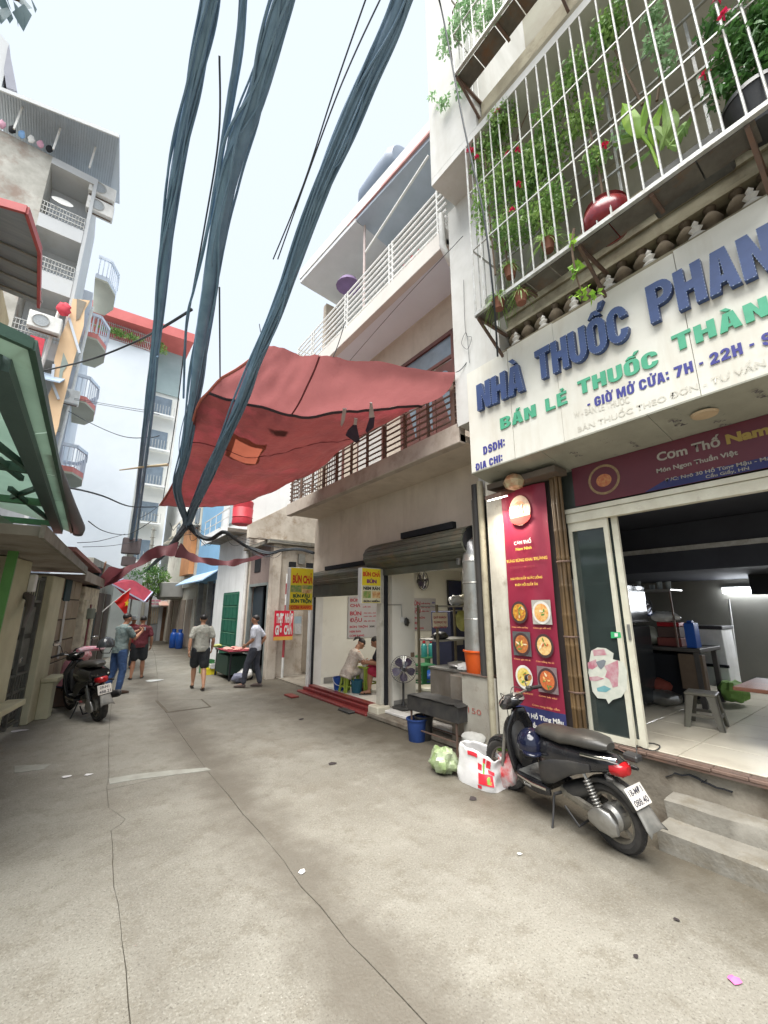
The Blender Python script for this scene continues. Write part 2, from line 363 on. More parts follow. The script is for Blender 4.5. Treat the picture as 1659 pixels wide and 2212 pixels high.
# litter
m_lit = mat('white_litter', (0.75, 0.73, 0.72)); m_pink = mat('pink_litter', (0.75, 0.16, 0.42)); m_blk = mat('dark_litter', (0.04, 0.03, 0.03), rough=0.9)
def litter(D, r, m, label, n=9, h=0.012):
    P = g(*D); mb = MB(); vs = []
    for k in range(n):
        a = 2*PI*k/n; q = r*random.uniform(0.6, 1.1); vs.append((P.x + q*math.cos(a), P.y + q*math.sin(a)*0.8, 0.004 + random.random()*h*0.4))
    vs.append((P.x, P.y, h)); mb.add(vs, [(k, (k+1) % n, n) for k in range(n)] + [tuple(range(n))[::-1]])
    return tag(mb.build('litter', m, None), label, 'litter')
litter(z7(1252,800), 0.035, m_lit, 'white scrap of paper lying on the long joint in the foreground')
litter(z8(980,1900), 0.04, m_pink, 'bright pink scrap on the concrete at the lower right', h=0.02)
litter(z4(710,1155), 0.025, m_lit, 'small white scrap on the concrete in front of the parked scooter')
litter(z4(435,828), 0.05, m_blk, 'dark lump of dirt on the ground in front of the shopping bags', h=0.025)
litter(z7(1380,350), 0.06, m_blk, 'black blob on the lane across from the grill stand')
litter(z8(560,1460), 0.022, m_blk, 'small dark spot on the concrete beyond the rear wheel of the scooter')
litter(z8(262,1725), 0.022, m_blk, 'small dark speck on the concrete in the near foreground')
litter(z7(1250,165), 0.07, m_blk, 'dark leaf litter in front of the red step')
litter(z7(275,404), 0.05, m_lit, 'left of two white droppings on the lane at the left')
litter(z7(370,395), 0.05, m_lit, 'right of two white droppings on the lane at the left')
litter(a4(980,1255), 0.22, mat('pale_damp_plastic', (0.6,0.62,0.6)), 'flattened pale plastic sheet on the lane behind the men', h=0.02)
litter(b1(180,1765), 0.11, m_lit, 'crumpled white paper at the foot of the grey gate')
# ------------------------------------------------------------------ pharmacy building (near right)
B1 = thing('pharmacy_building', 'tall pale building at the near right, with an open shop below caged plant balconies', 'building', (4.45, 0.5, 0))
m_b1 = mat('mottled_cream_wall', (0.66, 0.66, 0.64), (0.55, 0.55, 0.52), 1.6, 0.85, coords='pos', stain=(0.40, 0.36, 0.31), ss=2.4, st=(0.6, 0.8), streak=(0.45, 0.42, 0.37))
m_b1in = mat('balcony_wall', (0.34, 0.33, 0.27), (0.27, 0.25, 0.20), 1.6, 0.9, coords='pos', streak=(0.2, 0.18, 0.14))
m_mould = mat('stained_cornice', (0.36, 0.33, 0.24), (0.25, 0.22, 0.15), 2.5, 0.9, coords='pos', stain=(0.14, 0.11, 0.07), ss=3, st=(0.5, 0.7), streak=(0.18, 0.14, 0.09))
B = lambda a, b: MB().box(a, b)
# plinth under the shop floor and its cracked face
pl_v = MB(); ny, nz = 60, 8
for i in range(ny + 1):
    for k in range(nz + 1):
        y = 3.42 - 6.4 * i / ny; z = 0.53 * k / nz
        pl_v.v.append((4.45 - 0.024 * noise.noise(Vector((y * 2.2, z * 4, 0))) - 0.014 * noise.noise(Vector((y * 9, z * 12, 3))), y, z))
for i in range(ny):
    for k in range(nz): a = i*(nz+1)+k; pl_v.f.append((a, a+1, a+nz+2, a+nz+1))
pl_v.box((4.47, -3, 0), (4.6, 3.42, 0.53)); pl_v.build('plinth', m_conc, B1, smooth=True)
crack = [px(*z8(*p), 4.44) for p in [(480,415),(530,400),(545,388),(600,405),(650,400),(720,430),(760,455),(800,470),(850,495),(900,505),(965,528)]]
for j, (w, pts) in enumerate([(0.010, crack), (0.008, [px(*z8(*p), 4.44) for p in [(740,455),(760,450),(775,440)]])]):
    mb = MB()
    for i, (p, q) in enumerate(zip(pts, pts[1:])):
        wi = w * (0.4 + 0.6 * math.sin(PI * (i + 0.5) / (len(pts) - 1)))
        mb.prism([(4.428, p.y, p.z - wi/2), (4.428, q.y, q.z - wi/2), (4.428, q.y, q.z + wi/2), (4.428, p.y, p.z + wi/2)], (0.03, 0, 0))
    mb.build('crack', m_dark, B1)
mb = MB(); mb.box((4.395, -3, 0.525), (4.47, 3.35, 0.545)); mb.box((4.40, -3, 0.551), (4.425, 3.35, 0.577)); mb.build('door_track', m_rust, B1)
mb = MB()
for i in range(26):
    y = 3.3 - i * 0.24; mb.bbox((4.385 + random.uniform(-.006, .006), y - 0.236, 0.545), (4.50, y, 0.575 + random.uniform(-.004, .003)), 0.006)
mb.build('threshold', mat('worn_brown_threshold', (0.20, 0.13, 0.10), (0.12, 0.08, 0.06), 6, 0.8, coords='pos', bump=0.4), B1)
# tiles of the shop floor
m_tile = mat('shop_tile', (0.62, 0.57, 0.46), (0.56, 0.51, 0.41), 3, 0.28, coords='pos', bump=0.02, stain=(0.36, 0.31, 0.24), ss=1.4, st=(0.55, 0.8))
B((4.5, -3, 0.5), (9.2, 3.6, 0.572)).build('floor_bed', m_soil, B1)
tile_me = None
for i in range(8):
    for j in range(11):
        x0 = 4.505 + i * 0.6; y0 = 3.45 - (j + 1) * 0.6
        if tile_me is None:
            tile_me = MB().bbox((0.003, 0.003, 0), (0.597, 0.597, 0.010), 0.003); o = tile_me.build('floor_tile', m_tile, B1, local=True); tile_me = o.data
        else:
            o = bpy.data.objects.new('floor_tile', tile_me); COL.objects.link(o); o.parent = B1
        o.location = (x0 - 4.45, y0 - 0.5, 0.571)
# interior of the near shop
m_in1 = mat('grey_interior_wall', (0.19, 0.185, 0.16), (0.15, 0.145, 0.125), 1.2, 0.6, coords='pos', bump=0.05, stain=(0.18,0.17,0.15), ss=1.0, st=(0.55,0.8))
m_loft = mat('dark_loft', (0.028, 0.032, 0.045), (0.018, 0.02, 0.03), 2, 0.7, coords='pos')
B((9.0, -3, 0.5), (9.15, 3.9, 3.4)).build('back_wall', m_in1, B1)
B((4.5, 3.72, 0.5), (9.0, 3.86, 3.4)).build('side_wall', m_in1, B1)
B((4.46, -3.1, 0.5), (9.15, -3.0, 3.4)).build('side_wall', m_in1, B1)
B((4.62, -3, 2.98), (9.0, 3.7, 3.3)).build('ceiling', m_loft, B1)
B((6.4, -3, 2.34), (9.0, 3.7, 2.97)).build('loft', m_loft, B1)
B((6.37, -3, 2.60), (6.40, 3.7, 2.66)).build('loft_rail', m_galv, B1)
# shop front: pillar, posts, header
m_pil = mat('grimy_white_pillar', (0.60, 0.58, 0.50), (0.48, 0.45, 0.38), 3, 0.8, coords='pos', stain=(0.20, 0.16, 0.11), ss=3.5, st=(0.55, 0.75), streak=(0.22, 0.18, 0.13))
mb = MB(); mb.bbox((4.36, 3.22, 0), (4.62, 3.48, 3.55), 0.008); mb.build('pillar', m_pil, B1)
mb = MB(); mb.tube([(4.40, 3.60, 0), (4.40, 3.60, 3.6)], 0.045, 12); mb.build('drain_pipe', mat('old_pvc_pipe', (0.42, 0.38, 0.28), (0.30, 0.27, 0.19), 3, 0.6, coords='pos', stain=(.12,.1,.07), ss=3), B1, smooth=True)
mb = MB(); mb.tube([(4.47, 3.74, 0), (4.47, 3.74, 3.6)], 0.06, 12); mb.build('drain_pipe', mat('black_pipe', (0.03,0.03,0.03), (0.05,0.045,0.04), 3, 0.6), B1, smooth=True)
B((4.40, 2.50, 0.55), (4.46, 3.22, 3.5)).build('front_panel', mat('dark_brown_panel', (0.06, 0.045, 0.04), (0.04, 0.03, 0.028), 4, 0.8), B1)
m_fr = mat('cream_aluminium', (0.66, 0.64, 0.52), (0.56, 0.53, 0.42), 5, 0.45, coords='pos', stain=(0.3, 0.25, 0.17), ss=4, st=(0.6, 0.8))
mb = MB(); mb.box((4.42, -3, 2.80), (4.50, 2.40, 2.90)); mb.box((4.405, -3, 2.905), (4.50, 2.40, 2.955)); mb.build('header_frame', m_fr, B1)
B((4.46, -3, 2.956), (4.50, 2.48, 3.5)).build('transom_panel', mat('dark_transom', (0.05,0.06,0.05), (0.035,0.04,0.035), 3, 0.4), B1)
# sliding glass door
d = thing('sliding_glass_door', 'dusty sliding glass door panel with cream metal frame left of the shop opening', 'door', (4.47, 2.2, 0.58))
mb = MB(); mb.box((4.44, 1.965, 0.58), (4.475, 2.01, 2.80)); mb.box((4.44, 2.36, 0.58), (4.475, 2.40, 2.80)); mb.box((4.44, 2.01, 0.58), (4.475, 2.36, 0.64)); mb.box((4.44, 2.01, 2.70), (4.475, 2.36, 2.80)); mb.build('frame', m_fr, d)
B((4.452, 2.01, 0.64), (4.462, 2.36, 2.70)).build('pane', m_glass, d)
d2 = thing('sliding_glass_door', 'second cream framed sliding door pushed behind the first one', 'door', (4.52, 2.1, 0.58))
mb = MB(); mb.box((4.49, 1.885, 0.58), (4.525, 1.945, 2.80)); mb.box((4.49, 2.33, 0.58), (4.525, 2.38, 2.80)); mb.box((4.49, 1.945, 0.58), (4.525, 2.33, 0.64)); mb.build('frame', m_fr, d2)
B((4.502, 1.945, 0.64), (4.512, 2.33, 2.78)).build('pane', m_glass, d2)
mb = MB(); mb.bbox((4.475, 1.895, 1.55), (4.492, 1.92, 1.70), 0.003); mb.build('handle', m_steel, d2)
# faded sticker of a robed figure on the glass
stk = thing('door_sticker', 'faded torn sticker of a robed bearded figure on the glass door', 'sticker', (4.438, 2.18, 1.2))
def flat(pts, m, name, parent, X, f): return MB().prism([(X, px(*f(*p), X).y, px(*f(*p), X).z) for p in pts], (0.0012, 0, 0)).build(name, m, parent)
m_sw = mat('sticker_white', (0.60,0.60,0.52), (0.50,0.52,0.44), 14, 0.7); m_sp = mat('sticker_pink', (0.42,0.13,0.18), (0.50,0.36,0.36), 12, 0.7)
XS = 4.4365
flat([(612,1060),(650,1040),(700,1045),(745,1075),(740,1110),(800,1125),(825,1180),(822,1290),(790,1335),(740,1350),(715,1375),(700,1345),(650,1340),(620,1300),(610,1240),(595,1190),(600,1130)], m_sw, 'backing', stk, XS, z5)
flat([(590,1130),(640,1110),(650,1150),(620,1170),(595,1165)], m_sp, 'sleeve', stk, XS-.0015, z5)
flat([(690,1150),(770,1115),(775,1170),(770,1270),(740,1278),(720,1230),(695,1215),(705,1180)], m_sp, 'robe', stk, XS-.0015, z5)
flat([(600,1215),(650,1210),(690,1225),(640,1240),(605,1235)], m_sp, 'robe', stk, XS-.0015, z5)
flat([(620,1055),(690,1050),(705,1085),(628,1090)], m_sp, 'hat', stk, XS-.0015, z5)
flat([(640,1125),(655,1155),(670,1170),(690,1150),(700,1120),(685,1112)], mat('sticker_grey', (0.2,0.22,0.24)), 'beard', stk, XS-.003, z5)
flat([(645,1280),(690,1265),(730,1285),(700,1305),(650,1300)], mat('sticker_teal', (0.16,0.36,0.38)), 'ingot', stk, XS-.0015, z5)
lb = MB().prism([(XS, px(*z5(*p), XS).y, px(*z5(*p), XS).z) for p in [(728,948),(785,950),(790,982),(730,985)]], (0.0015,0,0)).build('green_label', mat('green_label', (0.04,0.40,0.14)), None)
tag(lb, 'small green label with a white square on the glass door', 'sticker')
MB().prism([(XS-.001, px(*z5(*p), XS).y, px(*z5(*p), XS).z) for p in [(750,955),(770,956),(771,976),(751,977)]], (0.0009,0,0)).build('white_square', m_whitep, lb)
# bundle of bamboo poles
bam = thing('bamboo_bundle', 'bundle of tall brown bamboo poles standing left of the glass door', 'bamboo poles', (4.33, 2.44, 0.0))
m_bam = mat('aged_bamboo', (0.19, 0.115, 0.045), (0.07, 0.042, 0.02), 3, 0.55, coords='pos', stretch=(1,1,0.3), stain=(0.05,0.035,0.02), ss=4, st=(0.5,0.7))
for k in range(8):
    y = 2.385 + 0.014 * k; x = 4.335 + 0.035 * math.sin(k * 2.3); r = 0.016 + 0.004 * random.random()
    pts = []; rs = []
    zz = 0.57
    while zz < 3.15:
        wob = 0.008 * noise.noise(Vector((k * 5, zz, 0)))
        pts += [(x + wob, y + wob, zz), (x + wob, y + wob, zz + 0.27), (x + wob, y + wob, zz + 0.285), (x + wob, y + wob, zz + 0.30)]; rs += [r, r, r * 1.25, r]; zz += 0.31
    MB().tube(pts, rs, 8).build('bamboo_pole', m_bam, bam, smooth=True)
for zb in (1.0, 1.55, 2.35):
    MB().lathe([(0.11, zb), (0.115, zb + 0.01), (0.11, zb + 0.02)], 14, Matrix.Translation((4.335, 2.435, 0)) @ Matrix.Scale(0.6, 4, (1,0,0)) @ Matrix.Scale(0.72, 4, (0,1,0)), close=True).build('tie', m_rust, bam)
# ---------------- upper storeys
mb = MB(); mb.box((3.9, 2.75, 4.27), (4.62, 3.52, 7.9)); mb.box((4.62, 2.75, 3.5), (9.2, 3.52, 7.9)); mb.build('corner_pier', m_b1, B1)
B((4.5, 3.49, 3.41), (9.2, 3.70, 15)).build('party_wall', m_b1, B1)
B((3.4, 2.5, 8.02), (4.9, 3.36, 15)).build('upper_pier', m_b1, B1)
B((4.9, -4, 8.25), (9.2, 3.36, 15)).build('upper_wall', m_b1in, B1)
mb = MB(); mb.box((3.4, -4, 7.9), (9.2, 3.36, 8.015)); mb.build('floor_slab', m_b1, B1)
mb = MB(); mb.box((3.42, -4, 8.02), (3.52, 2.48, 8.12)); mb.box((3.46, -4, 8.122), (3.60, 2.48, 8.2)); mb.box((3.5, -4, 8.202), (3.64, 2.48, 8.5)); mb.build('cornice', m_mould, B1)
B((5.2, -4, 5.93), (5.3, 2.75, 7.89)).build('balcony_wall', mat('pale_balcony_wall', (0.52,0.50,0.42), (0.44,0.42,0.34), 1.6, 0.9, coords='pos', streak=(0.3,0.28,0.22)), B1)
mb = MB(); mb.box((3.98, -4, 5.80), (5.3, 2.745, 5.92)); mb.build('floor_slab', m_mould, B1)
mb = MB()
for a, b_, c_ in ((4.02, 5.68, 5.795), (4.07, 5.56, 5.675), (4.10, 5.36, 5.555)): mb.box((a, -4, b_), (4.5, 2.745, c_))
mb.build('cornice', m_mould, B1)
mb = MB(); mb.box((4.3, -4, 3.62), (4.45, 2.745, 5.355)); mb.build('wall', m_mould, B1)
# ornate frieze of balusters just above the sign, each its own part
bal_me = None; m_balu = mat('sooty_baluster', (0.20, 0.16, 0.11), (0.11, 0.085, 0.06), 5, 0.9, stain=(0.32,0.29,0.22), ss=4, st=(0.6,0.75))
for i in range(26):
    y = 2.62 - i * 0.185
    if bal_me is None:
        o = MB().lathe([(0.05,0),(0.06,0.03),(0.035,0.06),(0.075,0.13),(0.085,0.17),(0.06,0.22),(0.03,0.26),(0.05,0.29),(0.05,0.31)], 12).build('baluster', m_balu, B1, smooth=True, local=True); bal_me = o.data
    else: o = bpy.data.objects.new('baluster', bal_me); COL.objects.link(o); o.parent = B1
    o.location = (4.06 - 4.45, y - 0.5, 5.00)
for i in range(7):
    y = 2.53 - i*0.37; MB().lathe([(0.05,0),(0.07,0.03),(0.03,0.06),(0.055,0.10),(0.02,0.13),(0.03,0.15),(0.0,0.19)], 8, T((3.93, y, 4.99)) @ Matrix.Scale(0.5,4,(1,0,0))).build('finial', m_white_wall, B1)
B((3.88, -4, 4.90), (3.985, 2.745, 4.985)).build('sign_ledge', m_mould, B1)
B((4.0, -4, 5.312), (4.13, 2.745, 5.352)).build('moulding', m_mould, B1)
B((3.99, -4, 4.90), (4.29, 2.745, 4.995)).build('baluster_rail', m_mould, B1)
# railing of the balcony behind the cage
mb = MB()
rl = [7.44, 7.05, 6.72, 6.38]
for z in rl: MB().bar((4.0, -4, z), (4.0, 2.74, z), 0.022).build('rail', m_galv, B1)
for i in range(9): MB().bar((4.02, 2.7 - i*0.75, 5.92), (4.02, 2.7 - i*0.75, 7.44), 0.025).build('rail_post', m_galv, B1)
# ---------------- cage of steel bars with a plant shelf
def cage(X, z0, z1, y1, y0, step, label, back=3.98, top=True, strut=True):
    c = thing('balcony_cage', label, 'balcony cage', (X, y1, z0))
    mb = MB(); mb.bar((X, y1, z0), (X, y0, z0), 0.04, 0.04); mb.bar((X, y1, z0), (back, y1, z0), 0.04, 0.04); mb.build('bottom_frame', m_galv, c)
    me = None; n = int((y1 - y0) / step) + 1
    for i in range(n):
        y = y1 - i * step + random.uniform(-.008, .008)
        MB().tube([(X, y, z0), (X + random.uniform(-.008, .008), y + random.uniform(-.012, .012), z1)], 0.0095 if i else 0.014, 6, cap=False).build('bar', m_galv, c, fix=False)
    for k in range(1, 5):
        MB().tube([(X + (back - X) * k / 5, y1, z0), (X + (back - X) * k / 5, y1, z1)], 0.0095, 6, cap=False).build('bar', m_galv, c, fix=False)
    for zz in (z0 + (z1 - z0) * 0.36, z0 + (z1 - z0) * 0.70):
        MB().bar((X + 0.01, y1, zz), (X + 0.01, y0, zz), 0.016, 0.016).build('cross_bar', m_galv, c)
        MB().bar((X, y1, zz), (back, y1, zz), 0.016, 0.016).build('cross_bar', m_galv, c)
    # slatted shelf floor: sheets with gaps, seen from below
    k = 0; y = y1 - 0.02
    while y > y0:
        w = random.uniform(0.24, 0.36)
        if random.random() > 0.08:
            MB().box((X + 0.03, y - w + 0.012, z0 - 0.022), (X + 0.25, y, z0 - 0.010)).build('shelf_sheet', m_shelf, c)
        y -= w
    for y in [y1 - 0.02 - i * 0.62 for i in range(int((y1 - y0) / 0.62) + 1)]:
        MB().bar((X + 0.02, y, z0 - 0.042), (X + 0.27 if strut and round((y1-y)/0.62) % 2 else back, y, z0 - 0.042), 0.03, 0.03).build('bracket', m_rust, c)
        if strut and (round((y1 - y) / 0.62) % 2 == 0): MB().bar((X + 0.02, y, z0 - 0.05), (back, y, z0 - 0.48), 0.028, 0.028).build('strut', m_rust, c)
    return c
m_shelf = mat('rusted_shelf_sheet', (0.13, 0.12, 0.10), (0.08, 0.07, 0.06), 5, 0.8, coords='pos', stain=(0.16, 0.08, 0.04), ss=3)
cage1 = cage(3.4, 5.27, 7.88, 2.70, -2.2, 0.132, 'steel bar cage round the first floor balcony over the pharmacy sign, crowded with plants')
cage2 = cage(3.02, 8.55, 10.6, 2.50, -1.0, 0.16, 'second steel bar cage higher up the building with pale climbing plants', back=3.6, strut=True)

# ---------------- the pharmacy sign box
m_sign = mat('dirty_white_panel', (0.74, 0.73, 0.66), (0.68, 0.66, 0.58), 2.2, 0.5, coords='pos', bump=0.03, stain=(0.52, 0.48, 0.38), ss=2.5, st=(0.6, 0.85), streak=(0.50, 0.44, 0.33))
sg = thing('pharmacy_sign', 'long white pharmacy sign board with raised blue and green Vietnamese lettering', 'shop sign', (3.85, 1.3, 4.2))
X0 = 3.85; ys = [3.27, 2.62, 2.02, 0.85, -0.35, -1.6, -2.8]
for i, (a, b_) in enumerate(zip(ys, ys[1:])):
    dx = 0.004 * (i % 2)
    MB().bbox((X0 + dx, b_ + 0.002, 3.53), (X0 + 0.03, a - 0.002, 4.93 + 0.02 * (i % 2)), 0.002).build('panel', m_sign, sg)
B((X0 + 0.032, 3.23, 3.56), (4.29, 3.26, 4.9)).build('end_panel', m_sign, sg)
# soffit of printed board offcuts under the box
m_sof = mat('printed_board', (0.34, 0.34, 0.28), (0.27, 0.27, 0.22), 2.5, 0.55, coords='pos', stain=(0.08, 0.11, 0.11), ss=7, st=(0.64, 0.70))
for a, b_ in ((3.27, 2.3), (2.296, 1.25), (1.246, 0.2), (0.196, -0.9), (-0.904, -2.8)):
    MB().prism([(X0, a, 3.528), (X0, b_, 3.528), (4.46, b_, 3.42), (4.46, a, 3.42)], (0, 0, -0.012)).build('soffit_board', m_sof, sg)
for k, (yy, xx, ang, s) in enumerate([(2.0,4.1,0.5,.05),(1.65,4.0,-0.4,.05),(1.5,4.25,1.0,.045),(1.05,4.1,0.6,.06),(0.8,4.3,0.2,.05),(2.6,4.15,0.7,.04),(0.5,4.05,0.9,.05)]):
    zc = 3.528 - (xx - X0) / 0.61 * 0.108 - 0.0135
    for w, kk in (('VN', 0), ('A2', 1)):
        text(w, s, (xx + kk * 0.08, yy, zc - kk*.014), (math.cos(ang + 1.9), math.sin(ang + 1.9), 0), (math.sin(ang + 1.9), -math.cos(ang + 1.9), 0), mat('faded_print', (0.13,0.11,0.14)), 'print', sg, ext=0.0006)
m_yell = mat('old_ceiling_lamp_ring', (0.55, 0.42, 0.27)); cz = px(*z2(1335,680), 4.08)
MB().lathe([(0.0, -0.02), (0.09, -0.018), (0.10, 0)], 20, Matrix.Translation((4.1, cz.y, 3.47))).build('round_patch', m_yell, sg)
B((4.1, 2.3, 3.34), (4.36, 3.24, 3.41)).build('corner_boxing', mat('brown_boxing', (0.10,0.08,0.06), (0.14,0.11,0.08), 4, 0.8), sg)
# raised block letters drawn from their own outlines (every glyph 1 high)
def rr_(x0, y0, x1, y1, r, n=5, k=(1,1,1,1)):
    o = []
    for (cx, cy, a0, q) in ((x1-r, y1-r, 0, 0), (x0+r, y1-r, 90, 1), (x0+r, y0+r, 180, 2), (x1-r, y0+r, 270, 3)):
        if k[q]: o += [(cx + r*math.cos(math.radians(a0 + 90*i/n)), cy + r*math.sin(math.radians(a0 + 90*i/n))) for i in range(n+1)]
        else: o.append((x1 if q in (0,3) else x0, y1 if q in (0,1) else y0))
    return o
S_, W_ = 0.23, 0.62; W2 = W_/2
def arcp(cx, cy, rx, ry, a0, a1, n=8): return [(cx + rx*math.cos(math.radians(a0+(a1-a0)*i/n)), cy + ry*math.sin(math.radians(a0+(a1-a0)*i/n))) for i in range(n+1)]
GL = {'N': [[(0,0),(0,1),(S_,1),(W_-S_,.46),(W_-S_,1),(W_,1),(W_,0),(W_-S_,0),(S_,.54),(S_,0)]],
 'H': [[(0,0),(0,1),(S_,1),(S_,.61),(W_-S_,.61),(W_-S_,1),(W_,1),(W_,0),(W_-S_,0),(W_-S_,.39),(S_,.39),(S_,0)]],
 'T': [[(W2-S_/2,0),(W2-S_/2,.8),(0,.8),(0,1),(W_,1),(W_,.8),(W2+S_/2,.8),(W2+S_/2,0)]],
 'L': [[(0,0),(0,1),(S_,1),(S_,.2),(W_*.92,.2),(W_*.92,0)]],
 'E': [[(0,0),(0,1),(W_*.92,1),(W_*.92,.81),(S_,.81),(S_,.6),(W_*.84,.6),(W_*.84,.41),(S_,.41),(S_,.19),(W_*.92,.19),(W_*.92,0)]],
 'A': [[(0,0),(W2-.15,1),(W2+.15,1),(W_,0),(W_-.215,0),(W_-.25,.19),(.25,.19),(.215,0)], [(.28,.36),(W2,.80),(W_-.28,.36)]],
 'P': [[(0,0)] + [(0,1)] + arcp(W_-.3,.69,.3,.31,90,-90) + [(S_,.38),(S_,0)], [(S_,.56),(S_,.83)] + arcp(W_-.30,.695,.09,.135,90,-90)],
 'B': [[(0,0),(0,1)] + arcp(W_-.27,.755,.25,.245,90,-60) + arcp(W_-.28,.27,.28,.27,60,-90), [(S_,.60),(S_,.82)] + arcp(W_-.28,.71,.07,.11,90,-90), [(S_,.18),(S_,.42)] + arcp(W_-.29,.30,.08,.12,90,-90)],
 'U': [[(0,1),(S_,1),(S_,.30)] + arcp(W2,.30,W2-S_,.13,180,360) + [(W_-S_,1),(W_,1),(W_,.3)] + arcp(W2,.30,W2,.32,0,-180)],
 'O': [rr_(0,-.02,W_,1.02,.30), rr_(S_,.17,W_-S_,.83,.075)],
 'C': [arcp(W2,.70,W2,.32,0,180) + arcp(W2,.30,W2,.32,180,360) + [(W_-S_+.01,.33)] + arcp(W2,.30,W2-S_,.13,0,-180) + arcp(W2,.70,W2-S_,.13,180,0) + [(W_-S_+.01,.66),(W_,.66)]]}
GL.update({'I': [[(0,0),(0,1),(S_,1),(S_,0)]], '-': [[(0,.38),(0,.56),(.28,.56),(.28,.38)]], ':': [[(0,.1),(0,.32),(.2,.32),(.2,.1)], [(0,.62),(0,.84),(.2,.84),(.2,.62)]],
 'M': [[(0,0),(0,1),(.26,1),(.41,.45),(.56,1),(.82,1),(.82,0),(.62,0),(.62,.6),(.48,0),(.34,0),(.2,.6),(.2,0)]],
 'D': [[(0,0),(0,1)] + arcp(W_-.32,.5,.32,.5,90,-90,12), [(S_,.2),(S_,.8)] + arcp(W_-.32,.5,.10,.3,90,-90)],
 '7': [[(.08,0),(.33,.79),(0,.79),(0,1),(W_,1),(W_,.82),(.33,0)]],
 '2': [[(0,0),(0,.2),(.36,.56)] + arcp(W2,.72,.09,.11,-20,180) + [(0,.68)] + arcp(W2,.71,.31,.30,180,-30) + [(.32,.2),(W_,.2),(W_,0)]],
 'S': [arcp(W2,.71,.30,.30,0,250) + arcp(W2,.29,.08,.11,80,-180) + [(0,.32)] + arcp(W2,.30,.31,.32,180,430) + arcp(W2,.72,.08,.11,250,0)],
 'G': [arcp(W2,.70,W2,.32,0,180) + arcp(W2,.30,W2,.32,180,360) + [(W_,.54),(.30,.54),(.30,.37),(W_-S_+.01,.37)] + arcp(W2,.30,W2-S_,.13,0,-180) + arcp(W2,.70,W2-S_,.13,180,0)]})
GW = {'I': .23, '-': .28, ':': .2, 'M': .82, ' ': .22}
AC = {'horn': [(W_-.02,.86),(W_+.02,1.0),(W_+.0,1.12),(W_+.14,1.12),(W_+.13,.95),(W_+.05,.84)], 'stroke': [(-.09,.43),(-.09,.57),(-.005,.57),(-.005,.43)], 'dot': [(W2-.09,-.28),(W2-.09,-.1),(W2+.09,-.1),(W2+.09,-.28)], 'grave': [(W2-.20,1.27),(W2-.02,1.27),(W2+.10,1.07),(W2-.03,1.07)], 'acute': [(W2-.07,1.07),(W2+.0,1.27),(W2+.19,1.27),(W2+.05,1.07)],
 'circ': [(W2-.22,1.07),(W2-.08,1.24),(W2+.08,1.24),(W2+.22,1.07),(W2+.08,1.07),(W2,1.13),(W2-.08,1.07)], 'hook': [(W2-.03,1.06),(W2-.03,1.14),(W2+.05,1.19),(W2-.08,1.22),(W2-.08,1.29),(W2+.10,1.29),(W2+.15,1.19),(W2+.05,1.12),(W2+.05,1.06)],
 'acute2': [(W2+.10,1.22),(W2+.18,1.42),(W2+.36,1.42),(W2+.21,1.22)]}
VN = {'Ờ': ('O','horn','grave'), 'Ở': ('O','horn','hook'), 'Ử': ('U','horn','hook'), 'Đ': ('D','stroke'), 'Ị': ('I',), 'Ỉ': ('I',), 'À': ('A','grave'), 'Á': ('A','acute'), 'Ố': ('O','circ','acute2'), 'Ẻ': ('E','hook')}
def glyph(ch, o, wx, h, m, ext, parent, name='letter'):
    parts = VN.get(ch, (ch,)); cu = bpy.data.curves.new('g', 'CURVE'); cu.dimensions = '2D'; cu.fill_mode = 'BOTH'
    for pl in GL[parts[0]] + [AC[a] for a in parts[1:]]:
        sp = cu.splines.new('POLY'); sp.points.add(len(pl)-1); sp.use_cyclic_u = True
        for p_, (x, y) in zip(sp.points, pl): p_.co = (x, y, 0, 1)
    ob = bpy.data.objects.new('g', cu); COL.objects.link(ob); bpy.context.view_layer.update()
    me = bpy.data.meshes.new_from_object(ob.evaluated_get(bpy.context.evaluated_depsgraph_get())); bpy.data.objects.remove(ob)
    bm = bmesh.new(); bm.from_mesh(me); r = bmesh.ops.extrude_face_region(bm, geom=list(bm.faces)); top = [e for e in r['geom'] if isinstance(e, bmesh.types.BMVert)]
    for v in top: v.co.z = 1
    I = WM[parent.name].inverted(); wid = GW.get(parts[0], W_)
    for v in bm.verts: c = v.co.copy(); v.co = I @ (o + YM*(c.x/wid*wx) + ZP*(c.y*h) + Vector((-1,0,0))*c.z*ext)
    bmesh.ops.recalc_face_normals(bm, faces=bm.faces); bm.to_mesh(me); bm.free(); me.materials.clear(); me.materials.append(m)
    q = bpy.data.objects.new(name, me); COL.objects.link(q); q.parent = parent; WM[q.name] = WM[parent.name]; return q

